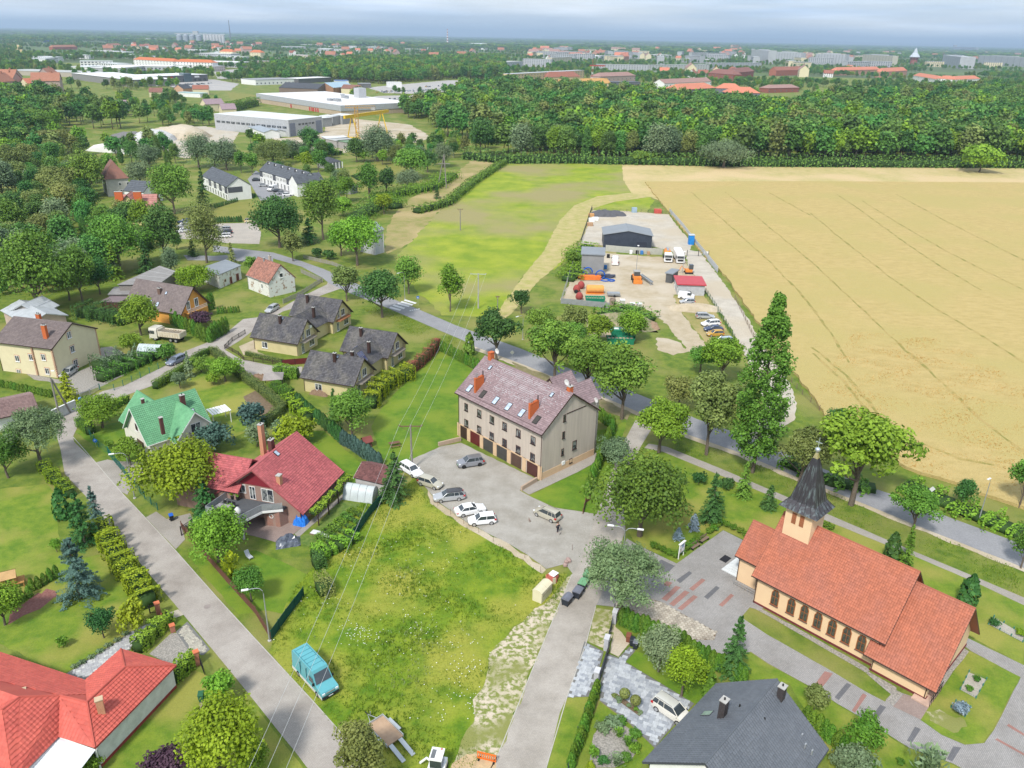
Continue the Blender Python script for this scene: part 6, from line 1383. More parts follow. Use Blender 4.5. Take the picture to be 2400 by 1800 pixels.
winrow(f,2,1,.9,0,1.,1.1,side='-x');pbox('door',WHITE,f.root,-f.L/2-.04,1.6,0,-f.L/2,2.6,2.1)
f=boxbld('shed','small grey lean-to shed attached by the red office','shed',yz(1075,880),yz(1135,890),5,2.7,mat('dark_sheet',(.1,.1,.1)),GROOF)
fence([yz(1115,205),yz(1240,350),yz(1330,470),yz(1460,630),yz(1582,785)],1.9,'light grey corrugated metal fence between gravel lane and crop field','corr',mat('fence_sheet',(.50,.52,.54),rough=.45,metal=.2),sp=2.6)
fence([yz(495,575),yz(640,588),yz(800,600),yz(960,608),yz(1045,610)],2.1,'grey concrete slab fence behind the navy metal hall','slab',mat('fence_concrete',(.42,.42,.37),(.36,.36,.32),scale=1),sp=2.6)
fence([yz(362,170),yz(250,510)],1.8,'thin dark mesh fence on the left side of the yard','mesh',mat('dark_wire',(.05,.06,.06)),sp=2.6)
fence([yz(365,178),yz(700,192),yz(980,205),yz(1110,212)],1.2,'low fence closing the far end of the yard','mesh',mat('dark_wire',(.05,.06,.06)),sp=2.6)
fence([yz(62,1085),yz(160,770),yz(235,545)],1.8,'wire fence in the tall grass left of the pipe stacks','mesh',mat('wire_grey',(.3,.32,.3)),sp=3)
fence([yz(60,1085),yz(530,1130)],1.5,'grey sheet fence before the cement mixer drums','solid',mat('fence_sheet_dull',(.27,.28,.29),rough=.5),sp=2.5)
fence([yz(1465,985),yz(1550,1110),yz(1640,1260),yz(1745,1440)],1.5,'green mesh fence by the row of parked cars','mesh',mat('green_wire',(.03,.10,.05)),sp=2.6)
fence(QP(1722,700,1765,790,1830,870,1880,925,1920,962),1.1,'old post and wire fence along the edge of the crop field','mesh',mat('rusty_wire',(.2,.16,.12)),pm=WOOD,sp=3)
f=boxbld('factory_hall','long grey factory hall with white roof and glazed strip on its end wall','hall',(679,321),(757,311),70,10.5,mat('pale_panel',(.42,.43,.44)),PALR,roof='flat',over=.1)
KEEPB.pop();ff=f
part('sheet_door',MB().box(-f.L/2+.8,-f.D/2-.1,0,-f.L/2+6,-f.D/2,8.5),SBDR,f.root);part('sheet_door',MB().box(f.L/2-6.5,-f.D/2-.1,0,f.L/2-.8,-f.D/2,8.5),SBDR,f.root)
winrow(f,5,1,6.6,0,2.4,1.3,u0=-6,u1=7,frame=SBDR);winrow(f,14,1,5.,0,3.8,1.5,side='-x',frame=SBDR)
KEEPB.append((f,f.L/2+4,f.D/2+4))
boxbld('factory_shed','long low whitewashed workshop with blue grey roof by the factory hall','hall',(545,296),(620,326),10,4.2,W_WHITE,mat('blue_grey_roof',(.30,.34,.38)),roof='gable',rise=1.6)
boxbld('factory_shed','small blue grey roofed annex below the factory hall','shed',(600,312),(640,322),9,3.6,W_WHITE,mat('blue_grey_roof',(.30,.34,.38)),roof='gable',rise=1.2)
for i,(a,b)in enumerate((((757,298),(779,296)),((781,294),(801,291)),((803,292),(829,288)))):boxbld('storage_shed','grey metal storage shed with pale roof by the yellow crane, '+('left','middle','right')[i]+' of three','shed',a,b,12,6.2,mat('mid_panel',(.30,.31,.31)),PALR,group='grey storage sheds by the crane')
for i,(a,b)in enumerate((((755,336),(768,342)),((768,342),(790,347)),((790,346),(815,351)))):boxbld('workshop','low grey workshop with flat roof in the works yard, '+('left','middle','right')[i]+' of three','shed',a,b,14,4.,mat('dull_concrete',(.34,.33,.31)),(PALR,DULR,mat('green_felt',(.16,.25,.15)))[i],group='low workshops in the works yard')
f=boxbld('retail_store','very large flat white roofed store with grey upper walls and tan base','store',(603,240),(800,272),75,7.5,mat('store_tan',(.47,.37,.27)),WMEM,roof='flat',over=.2)
part('wall_panel',MB().box(-f.L/2-.3,-f.D/2-.3,3.9,f.L/2+.3,f.D/2+.3,8.4),mat('store_grey',(.40,.41,.43)),f.root);part('roof',MB().box(-f.L/2+1,-f.D/2+1,8.35,f.L/2-1,f.D/2-1,8.45),WMEM,f.root)
for x in(-10,26,30,33,37,41):part('door',MB().box(x,-f.D/2-.4,.2,x+1.8,-f.D/2-.02,3.3),mat('red_door',(.5,.06,.05)),f.root)
for x,y,s in((8,5,5),(14,5,3),(30,-22,4),(38,-20,5),(-20,20,3)):pbox('roof_unit',STEEL,f.root,x,y,8.4,x+s*1.5,y+s*.8,8.4+s*.5)
pbox('roof_tower',LGR,f.root,6,20,8.4,15,28,17)
boxbld('warehouse','dark roofed store with small dormers behind the white roofed store','store',(655,218),(745,222),30,6,mat('dark_brick',(.2,.15,.12)),DRKF,roof='gable',rise=5)
boxbld('warehouse','brown gabled hall with light blue roof behind the big store','hall',(744,219),(782,221),40,7,mat('tan_brick_wall',(.36,.2,.12)),mat('light_blue_roof',(.34,.46,.54)),roof='gabley',rise=5)
f=boxbld('shopping_centre','long grey retail park with glazed entrance and white roof edge','store',(170,186),(304,204),55,8,mat('retail_grey',(.24,.235,.225)),WMEM,over=.6)
f=boxbld('shopping_centre','glazed dark grey wing of the retail park facing the full car park','store',(335,197),(488,190),50,8.5,RETD,WMEM,over=.6)
winrow(f,12,1,.4,0,5.5,3.4,frame=RETD);part('glass_tower',MB().box(12,-f.D/2-1.5,0,24,-f.D/2+8,11),mat('store_glass',(.10,.14,.16),rough=.15),f.root)
for x in(-30,-14,30):part('shop_sign',MB().box(x,-f.D/2-.4,5.2,x+8,-f.D/2-.05,7.4),(WHITE,mat('sign_red',(.6,.05,.05)),mat('sign_blue',(.05,.1,.4)))[(int(x)+30)%3],f.root)
for i,(L0,R0,dep,h,cols,rows,lab)in enumerate((((315,157),(410,163),16,13,14,4,'left half of the long white apartment building with orange tiled roof'),((412,163),(500,166),16,13,13,4,'right half of the long white apartment building with orange tiled roof'))):
 f=boxbld('apartment_block',lab,'apartment block',L0,R0,dep,h,W_WHITE,ORGR,roof='hip',rise=4.5);winrow(f,cols,rows,1.2,3.1,1.8,1.7,frame=mat('dark_frame',(.1,.1,.1)))
boxbld('factory_hall','old beige works hall with flat grey roof on the left, behind the trees','hall',(8,175),(200,182),50,6,mat('old_beige',(.42,.37,.30)),DULR)
boxbld('store','white showroom with flat roof and flags in front, near the left edge','store',(28,200),(92,205),25,6,W_WHITE,mat('green_grey_roof',(.25,.32,.28)))
f=boxbld('house','ochre house with orange roof and white windows at the left edge','house',(-18,238),(34,232),14,5.5,mat('ochre_wall',(.60,.42,.14)),ORTD,roof='hip',rise=4);winrow(f,4,1,2.2,0,1.6,2)
for(a,b,h,w,r,rf,lab)in(((351,228),(382,228),5,W_CREAM,'gable',R_OLD,'small house with bright red tiled roof by the tall round tree'),((275,262),(296,262),5,W_WHITE,'gable',MVRF,'house with a mauve roof peeping out between tall trees'),((431,222),(452,220),6,mat('salmon_wall',(.55,.33,.22)),'gable',DRKF,'salmon house with dark roof right of the retail car park'),((453,222),(490,222),5.5,W_CREAM,'gable',BRRF,'house with a broad rust red roof right of the retail car park'),((485,262),(528,260),6,W_CREAM,'gable',MVRF,'tall old house with plum roof above the factory workshop'),((522,275),(556,274),6,W_CREAM,'gable',MVRF,'old cream farmhouse with plum roof next to the workshop'),((800,220),(840,222),6,W_CREAM,'gable',R_OLD,'cream house with red roof behind the big store'),((414,226),(470,229),4,W_WHITE,'flat',mat('pale_teal_roof',(.35,.5,.5)),'low pale teal roofed building among gardens')):
 boxbld('house',lab,'house',a,b,12,h,w,rf,roof=r,rise=4)
p=G(415,101);root=thing('grain_silo','row of large grey grain silos with a head house on the horizon','silo',p)
for i in range(4):part('silo',MB().lathe(QP(15,0,15,38,3,44,.5,45),20,(i*34+16,0,0)),mat('silo_grey',(.33,.36,.40)),root,smooth=50)
for i in range(7):part('silo',MB().lathe(QP(8,0,8,42,7,43),14,(150+i*16,0,0)),mat('silo_concrete',(.42,.42,.42)),root,smooth=50)
pbox('head_house',LGR,root,92,-8,42,118,8,60);pbox('gantry',LGR,root,-5,-3,44,260,3,48)
def bigchim(b,ty,lab,r,bands):
 B=G(*b);h=top_h(b,ty,400)
 root=thing('factory_chimney',lab,'chimney',B);n=12
 for i in range(n):
  z0,z1_=h*i/n,h*(i+1)/n;r0,r1=r*(1.6-.9*i/n),r*(1.6-.9*(i+1)/n);part('chimney_band',MB().lathe([(r0,z0),(r1,z1_)],12),(CHRD if i%2 or not bands else WHITE)if bands else mat('dark_chimney',(.14,.14,.16)),root,smooth=60)
bigchim((541,96),47,'tall thin dark chimney on the horizon by the silos',2.6,0);bigchim((1049,105),68,'red and white banded factory chimney on the horizon',3.6,1);bigchim((1910,108),91,'thin white mast on the horizon behind the tower blocks',1.6,0)
TW=mat('panel_grey',(.40,.41,.42),(.36,.37,.38),scale=.1)
f=None
for i,(L0,R0,dep,h,lab,c_)in enumerate((((1810,143),(1878,146),18,30,'left most of the five grey slab tower blocks',TW),((1908,149),(1980,152),18,30,'second grey slab tower block from the left',TW),((2018,151),(2088,156),18,30,'third slab tower block, with yellow tinted panels',mat('panel_yellowish',(.46,.44,.35))),((2206,152),(2246,161),40,32,'tower block with a plain windowless end wall',TW),((2290,150),(2405,158),18,30,'long tower block cut by the right edge of the picture',TW),((1758,146),(1798,150),25,38,'tower block with a broad blank grey gable',TW))):
 f=boxbld('tower_block',lab,'apartment block',L0,R0,dep,h,c_,LGR,over=0,parapet=0)
 if i!=5:winrow(f,11 if i<3 else 9,10,1.2,2.85,2.4 if i<3 else 3,1.5,frame=LGR,pane=FARG)
 pbox('roof_unit',LGR,f.root,-f.L/4,-4,h,f.L/4,4,h+2.5)
f=boxbld('grain_elevator','tall grey mill tower with a long storage block on the right horizon','mill',(2232,119),(2285,121),30,42,mat('elevator_grey',(.30,.33,.37)),LGR);part('tower',MB().box(-f.L/2,-16,0,-f.L/2+28,16,64),MATS['elevator_grey'],f.root)
p=G(2140,152);wt=thing('water_tower','round brick water tower with a pointed light grey roof','water tower',p);part('shaft',MB().lathe(QP(11,0,11,16,13,19,13.5,25),18),DRBK,wt);part('roof',MB().lathe(QP(16.5,24,15.5,26.5,7.5,37,4.5,45,.2,53),18),mat('zinc_roof',(.48,.52,.56)),wt)
mat('beige_panel',(.60,.48,.28));mat('cream_panel',(.55,.50,.38));mat('ochre_roof',(.52,.30,.10));mat('sand_wall',(.58,.46,.26));mat('dark_roof_flat',(.12,.13,.15));mat('red_brown_roof',(.24,.11,.09));mat('white_panel',(.52,.52,.50));mat('ochre_brick',(.48,.30,.12));mat('brown_flat_roof',(.25,.2,.17));mat('tan_tower',(.48,.33,.22));mat('grey_brown_wall',(.34,.28,.24));mat('sign_blue',(.05,.1,.4));mat('sign_blue_dull',(.12,.2,.42))
far="""1200 205 1368 192 14 17 beige_panel LGR flat 0 26 5 very long beige five storey block above the wood
1165 164 1225 160 40 14 LGR DULR flat 0 12 3 pale flat roofed block at the left end of the beige block
1225 156 1292 158 14 17 TW LGR flat 0 13 5 grey panel block behind the long beige one, left
1294 152 1340 150 14 17 cream_panel LGR flat 0 8 5 cream panel block behind the long beige one, right
1278 218 1345 216 16 9 W_WHITE ochre_roof gable 6 6 2 white gabled house with ochre roof at the wood edge
1284 200 1360 198 16 11 sand_wall BRRF hip 7 8 2 sand coloured villa block with steep red roof and dormers
1368 216 1430 214 16 10 W_CREAM ochre_roof gable 6 7 2 cream block with ochre roof right of the tower crane mast
1405 200 1488 196 18 12 DPNK MAUV hip 5 9 2 mauve roofed block with a row of small dormers
1404 208 1500 206 20 8 ANTW dark_roof_flat flat 0 8 1 low anthracite flat roofed building amid orange roofs
1390 226 1520 218 14 6 W_CREAM SALM gable 4 12 1 long low building with salmon roof half hidden by tree tops
1556 212 1666 206 18 9 W_WHITE MAUV gable 5 10 2 white gabled row with mauve brown roof
1588 232 1676 226 22 10 ANTW SALM hip 6 8 3 dark walled apartment house with salmon hipped roof and white corner
1676 220 1738 222 20 7 ANTW SALM hip 6 6 2 salmon hipped roof block in the middle of three
1698 236 1780 238 22 9 ANTW SALM hip 6 7 2 salmon hipped roof block behind tree tops, right of three
1658 190 1716 195 18 13 DRBK red_brown_roof hip 7 8 3 left wing of the long red brick school with many chimneys
1717 190 1765 184 18 13 DRBK red_brown_roof hip 7 8 3 right wing of the long red brick school
1398 166 1520 168 14 13 TW LGR flat 0 20 4 long pale grey housing block, left of the row
1522 168 1662 166 14 13 white_panel LGR flat 0 22 4 long pale grey housing block, middle of the row
1664 162 1784 160 14 13 TW LGR flat 0 20 4 long pale grey housing block, right of the row
1818 178 1884 176 16 10 BWFR BRRF gable 7 8 1 long gabled brick house with deep red roof among trees
1960 177 2062 174 16 10 TRCW SALM hip 6 9 2 terracotta block with salmon roof below the third tower
2068 182 2124 178 16 11 TRCW SALM hip 7 6 2 terracotta block with salmon roof below the water tower
2138 190 2190 200 16 10 W_WHITE SALM hip 5 5 3 white block with salmon roof, left of three in a row
2192 200 2232 202 16 11 W_WHITE SALM hip 5 4 3 white block with salmon roof, middle of three in a row
2236 203 2294 200 16 11 W_WHITE SALM hip 5 5 3 white block with salmon roof, right of three in a row
2030 218 2100 222 16 7 ochre_brick brown_flat_roof flat 0 8 1 low ochre brick building with arched bays among the trees
1800 218 1872 216 16 6 DRBK MAUV hip 4 6 1 low mauve roofed building at the wood edge, left of the ochre one
1716 117 1730 117 16 36 tan_tower LGR flat 0 0 0 slim tan tower on the horizon
1390 112 1480 114 60 9 LGR WMEM flat 0 0 0 white roofed factory at the far edge of town, left
1560 112 1640 112 60 9 LGR WMEM flat 0 0 0 white roofed factory at the far edge of town, middle
1650 115 1715 117 50 8 LGR WMEM flat 0 0 0 white roofed factory at the far edge of town, right
198 90 300 94 70 10 LGR WMEM flat 0 0 0 bright white greenhouse halls left of the silos
302 94 400 96 70 10 LGR WMEM flat 0 0 0 bright white warehouse halls by the silos
880 109 908 109 40 8 LGR WMEM flat 0 0 0 small white roofed hall among far trees, left
972 109 995 109 40 8 LGR WMEM flat 0 0 0 small white roofed hall among far trees, right
1052 107 1075 107 40 9 LGR WMEM flat 0 0 0 white hall below the banded chimney
1110 108 1145 108 50 10 LGR PALR gable 8 0 0 pale hall right of the banded chimney
690 137 776 142 14 10 PWWL LGR flat 0 10 3 pink and white low apartment house amid trees
600 152 655 154 14 8 grey_brown_wall DULR flat 0 8 2 long grey brown building left of the tree belt
640 146 680 148 12 9 BWFR LGR flat 0 5 2 red brick mill building with flat roof
500 168 528 166 14 8 PWWL LGR flat 0 6 2 pinkish building by the white apartment row
516 134 546 135 16 14 W_CREAM ORGR hip 6 5 3 cream villa with orange pyramid roof, left
586 136 612 137 16 14 W_CREAM ORGR hip 6 5 3 cream villa with orange pyramid roof, right
125 117 182 116 14 8 BWFR ORTD hip 6 8 1 long rust roofed house among far trees on the left
255 112 285 111 14 8 W_CREAM ORTD hip 6 0 0 rust roofed house among far trees left of the silos
107 99 126 99 14 8 sign_blue sign_blue flat 0 0 0 small bright blue shed far on the left
600 200 690 197 35 6.5 W_WHITE SRGY flat 0 10 1 white hall with a row of saw tooth skylights
700 196 776 192 25 6 RETD WMEM flat 0 0 0 dark fronted store with white roof strip
787 204 818 204 18 7.5 W_WHITE sign_blue_dull flat 0 4 1 white car showroom with blue fascia
910 205 942 205 14 6 W_WHITE W_WHITE flat 0 0 0 plain white box store by the ring road
842 206 870 206 14 5 RETD SRGY flat 0 0 0 grey filling station roof by the ring road"""
def gm_(n):return MATS[n]if n in MATS else globals()[n]
for q in far.split("\n"):
 v=q.split(" ",12);x0,y0,x1,y1,dep=map(int,v[:5]);h,rise=float(v[5]),float(v[9]);cols,rows=int(v[10]),int(v[11])
 f=boxbld('apartment_block' if rows>1 else 'town_building',v[12],'building',(x0,y0),(x1,y1),dep,h,gm_(v[6]),gm_(v[7]),roof=v[8],rise=rise)
 if cols:winrow(f,cols,rows,1.4,(h-1.2)/rows,min(1.8,f.L/cols*.5),min(1.7,h/rows*.5),frame=LGR,pane=FARG)
def tiny_house(wm_,rm_,L=12,W=9,h=6,r=4.5):
 mb=MB();mb.extr([(-W/2,0),(W/2,0),(W/2,h),(0,h+r-.3),(-W/2,h)],-L/2,L/2);me=mb.mesh('house_wall');me.materials.append(wm_)
 rb=MB();
 for s in(-1,1):rb.add([(-L/2-.4,s*(W/2+.5),h-.4),(L/2+.4,s*(W/2+.5),h-.4),(L/2+.4,0,h+r),(-L/2-.4,0,h+r)],[(0,1,2,3)])
 rb.box(L*.2,-.5,h+r-1,L*.2+1,.5,h+r+1.2);rm2=rb.mesh('house_roof');rm2.materials.append(rm_)
 wb=MB()
 for s in(-1,1):
  for i in range(4):
   for z in(1.4,4.):wb.box(-L/2+1.2+i*2.8,s*W/2-.04,z,-L/2+2.3+i*2.8,s*W/2+.04,z+1.4)
 w2=wb.mesh('windows');w2.materials.append(FARG);return me,rm2,w2
TH=[tiny_house(W_CREAM,SALM),tiny_house(W_WHITE,BRRF),tiny_house(DPNK,ORTD,18,11,9,6),tiny_house(W_CREAM,MAUV,26,12,11,6),tiny_house(TRCW,SALM,30,12,10,7)]
def flat_block(L,W,h,wm_,rm_):
 a=MB().box(-L/2,-W/2,0,L/2,W/2,h).mesh('block_wall');a.materials.append(wm_);b=MB().box(-L/2-.3,-W/2-.3,h,L/2+.3,W/2+.3,h+.5).mesh('block_roof');b.materials.append(rm_);w=MB()
 for s in(-1,1):
  for i in range(int(L/4)):
   for j in range(int(h/3)):w.box(-L/2+1+i*4,s*W/2-.05,1+j*3,-L/2+3+i*4,s*W/2+.05,2.6+j*3)
 w=w.mesh('windows');w.materials.append(FARG);return a,b,w
TH+=[flat_block(48,13,15,TW,LGR),flat_block(60,30,7,LGR,WMEM),flat_block(34,13,12,W_CREAM,LGR),flat_block(36,20,6,W_WHITE,PALR)]
random.seed(21)
def town(x0,x1,y0,y1,n,kinds,lab):
 for _ in range(n):
  px,py=ru(x0,x1),ru(y0,y1);p=G(px,py);k=random.choice(kinds);w,r,w2=TH[k]
  o=link('town_house',w,None,None,lab,'house',lab,None,(p.x,p.y,0),ru(-.5,.5)+random.choice((0,1.57)));o.name='town_house'
  link('roof',r,None,o);link('windows',w2,None,o);o.scale=(1.5,1.5,1.3);KEEPW.append((p,18))
town(1230,1800,118,142,74,(0,1,2,3,4),'red roofed town house in the dense old town on the horizon')
town(1880,2400,122,150,40,(0,1,2,3),'small red roofed house between the tower blocks')
town(250,640,104,128,34,(0,1,2),'small red roofed house among far trees below the silos')
town(640,1180,104,140,26,(0,1,2),'small house half hidden in the far tree belt')
town(0,120,196,218,6,(0,2),'small house by the works at the left edge')
town(1480,2000,165,185,10,(0,1,3),'house by the long grey housing blocks')
town(1235,1800,112,150,46,(5,7,6,5),'pale flat roofed block in the dense town')
town(1800,2400,122,165,20,(5,7),'pale flat roofed block among the tower blocks')
town(0,640,125,172,24,(6,8,8),'white low hall on the industrial side of town');town(640,1180,104,122,16,(6,8),'white low hall far behind the tree belt')
p=G(1386,214);root=thing('tower_crane','slim red and white tower crane with short jib by the ochre roofs','crane',p)
for i in range(9):
 z=i*3.4;mb=MB()
 for sx in(-.8,.8):
  for sy in(-.8,.8):mb.box(sx-.12,sy-.12,z,sx+.12,sy+.12,z+3.4)
 mb.tube([(-.8,-.8,z),(.8,-.8,z+3.4)],.09,4);mb.tube([(.8,-.8,z),(-.8,-.8,z+3.4)],.09,4);part('mast_section',mb,CHRD if i%2 else WHITE,root)
part('jib',MB().box(-4,-.6,30.5,16,.6,32.),CHRD,root);ptube('peak',CHRD,root,[(0,0,31),(0,0,40)],.3,4)
YEL=mat('crane_yellow',(.62,.42,.02),(.55,.37,.02),rough=.45);OCH=mat('crane_ochre',(.50,.28,.06),rough=.6)
p0,p1=G(822,325),G(903,310);d=p1-p0;d.z=0;root=thing('gantry_crane','bright yellow gantry crane on splayed legs in the works yard','crane',(p0+p1)/2,atan2(d.y,d.x));Lc=d.length/2;hg=13.
part('girder',MB().extr([(-.7,hg),(.7,hg),(.7,hg+2.),(-.7,hg+2.)],-Lc-6,Lc+5),YEL,root)
for x in(-Lc+3,Lc-4):
 for s in(-1,1):ptube('leg',YEL,root,[(x,s*.6,hg),(x+s*.5,s*4.5,0)],[.45,.4],4)
 pbox('end_carriage',YEL,root,x-.6,-5.4,0,x+.6,5.4,.8)
p=G(839,332);root=thing('tower_crane','orange yellow lattice tower crane with low horizontal jib in the works yard','crane',p,.1)
for i in range(8):
 z=i*2.7;mb=MB()
 for sx in(-1,1):
  for sy in(-1,1):mb.box(sx-.14,sy-.14,z,sx+.14,sy+.14,z+2.7)
 for s in(-1,1):mb.tube([(-1,s,z),(1,s,z+2.7)],.1,4);mb.tube([(s,-1,z+2.7),(s,1,z)],.1,4)
 mb.box(-1.1,-1.1,z,1.1,1.1,z+.15);part('mast_section',mb,OCH,root)
mb=MB();mb.box(-7,-.5,20.5,12,.5,20.8);mb.box(-7,-.4,21.9,12,.4,22.1)
for x in np.arange(-7,12,1.5):mb.tube([(x,0,20.6),(x+.75,0,22),(x+1.5,0,20.6)],.09,4)
part('jib',mb,OCH,root);pbox('counterweight',CONC,root,9.5,-1,19.5,12,1,21)
f=boxbld('pavilion','grey roofed open park pavilion on white posts by the pond lawn','pavilion',(770,397),(800,393),9,3.2,mat('pavilion_shade',(.3,.3,.3)),DRKF,roof='hip',rise=2.2)
for i in range(5):pbox('post',WHITE,f.root,-f.L/2+f.L*i/4-.15,-f.D/2-1.2,0,-f.L/2+f.L*i/4+.15,-f.D/2-.9,3.1)
f=boxbld('pavilion','second grey roofed garden pavilion half behind bushes','pavilion',(822,456),(838,452),6,2.8,mat('pavilion_shade',(.3,.3,.3)),DRKF,roof='hip',rise=2)
PANEL=mat('anthracite_panel',(.09,.095,.11))
RH=House('row_house','white row house block with anthracite roof and a plain gable end with one dark panel',(472,412),(530.3,438.9),5.6,9.2,5.2,W_WHITE,ANTR,oh=.3,og=.2,cat='row house',tile=(.9,.9),trim=PANEL,gutter=None)
for i in range(4):
 pbox('dark_panel',PANEL,RH.root,RH.xl-3.4-i*7,-RH.hw-.06,2.8,RH.xl-.1-i*7,-RH.hw,RH.zw)
 for u in(1.,2.5,4.5,6.):RH.winl('-y',RH.xl-u-i*7,3.4,.9,1.4,sill=None)
 RH.winl('-y',RH.xl-5.2-i*7,.2,1.6,2.2,sill=None);RH.winl('-y',RH.xl-1.8-i*7,.2,1.6,2.2,sill=None)
pbox('dark_panel',PANEL,RH.root,RH.xl,-4.6,3.2,RH.xl+.06,1.4,5.4)
p0,p1=G(611,426),G(704,457);R2=House('row_house','longer white row house block with anthracite roof, vents and alternating dark panels',(606,399.5),(703,427.5),5.4,9.2,5.,W_WHITE,ANTR,oh=.3,og=.2,cat='row house',tile=(.9,.9),trim=PANEL,gutter=None)
n_=int(R2.L/6.5)
for i in range(n_):
 x=-R2.xl+R2.xl*2*i/n_
 if i%2==0:pbox('dark_panel',PANEL,R2.root,x+.1,-R2.hw-.06,2.8,x+3.1,-R2.hw,R2.zw)
 for u in(1.,2.4,4.2,5.5):R2.winl('-y',x+u,3.3,.85,1.4,sill=None)
 R2.winl('-y',x+1.6,.1,1.,2.2,sill=None);R2.winl('-y',x+4.6,.1,1.5,2.2,sill=None)
 part('roof_vent',MB().box(x+2.4,-1.6,7.9,x+3.1,-.9,9.3),mat('vent_black',(.06,.06,.065)),R2.root)
 part('roof_vent',MB().lathe([(.3,0),(.3,.5)],8,(x+3.6,-1.2,8.5)),WHITE,R2.root)
gable_parts(R2.root,R2.L/2-1,-1.5,R(90),13,4,5.4,8.6,.3,.2,W_WHITE,ANTR,(.9,.9))
H=House('house','pale yellow villa with salmon cross gabled roof and two brick chimneys',(266,494),(366,492),5.,9.6,5.5,mat('villa_yellow',(.66,.56,.28)),mat('salmon_tiles',(.42,.20,.17),attr=.1),oh=.5,og=.5,tile=(.9,1),trim=FR_BR,gutter=None)
gable_parts(H.root,-1.5,-3.6,R(90),7.5,5.2,4.4,10.8,.5,.5,MATS['villa_yellow'],MATS['salmon_tiles'],(.9,1),trim=FR_BR)
window(H.root,-1.3,-6.9,6.2,1.3,1.4,0,frame=FR_BR);window(H.root,.8,-6.9,3.,1.2,1.3,0,frame=FR_BR)
for px in(279,323):q=H.hitz((px,462),9.3);chimney(H.root,q.x,q.y,7.5,11.2,2.6,1.,m=OBRK,flue=0)
f=boxbld('house','old grey house with steep hipped rusty red roof behind the villa','house',(254,461),(306,457),13,7,mat('old_grey_wall',(.42,.41,.38)),R_OLD,roof='hip',rise=7);winrow(f,2,2,1.2,3.,1.1,1.3,u0=1,u1=4)
H=House('house','house with dark grey roof and skylights between villa and hipped house',(288,447),(336,451),5.,8.4,5.5,W_WHITE,ANTR,oh=.3,og=.3,tile=(.9,1),trim=None,gutter=None)
heap('sand_heap','tall pale heap of sand in the aggregate yard','heap',G(430,322),16,12,8,SAND,3,rough=.1);heap('gravel_heap','whitish heap of gravel in the aggregate yard','heap',G(362,328),13,10,6.5,mat('white_gravel',(.5,.5,.49)),4,rough=.1);heap('sand_heap','broad beige heap by the whitish one','heap',G(392,322),14,10,6.5,SAND,6,rough=.1);heap('rubble_heap','dark grey heap left of the sand heaps','heap',G(308,326),14,8,4.5,mat('dark_rubble',(.17,.165,.165)),8,rough=.2)
heap('rubble_heap','dark grey heap of chippings at the far corner of the yard','heap',G(*yz(470,225)),5,3.5,2.1,mat('slate_chippings',(.10,.10,.11)),8,rough=.2);heap('rubble_heap','second dark heap of chippings in the yard, to the right','heap',G(*yz(580,222)),4.5,3,1.7,MATS['slate_chippings'],9,rough=.2)
heap('sand_heap','low heap of sand and bricks by the parked cars','heap',G(*yz(1360,1135)),7,2.6,1.2,SAND,11,rough=.6);heap('soil_heap','overgrown mound of earth behind the roadside trees','heap',G(*yz(640,1290)),8,5,2.6,gmat('overgrown_soil',(.12,.14,.05),(.33,.27,.18),scale=.6),12,rough=.3);heap('soil_heap','small bare sandy heap near the green skips','heap',G(*yz(520,1370)),4.5,3,1.3,SAND,13,rough=.3);heap('soil_heap','reddish heap of clay by the concrete rings','heap',G(*yz(905,1300)),2.5,3,1.1,mat('clay_soil',(.33,.22,.14)),14,rough=.3)
heap('retaining_slab','long leaning white slab wall in the aggregate yard','wall',G(262,358),18,1.2,5,W_WHITE,15,n=6,rough=.05,rz=-.35)
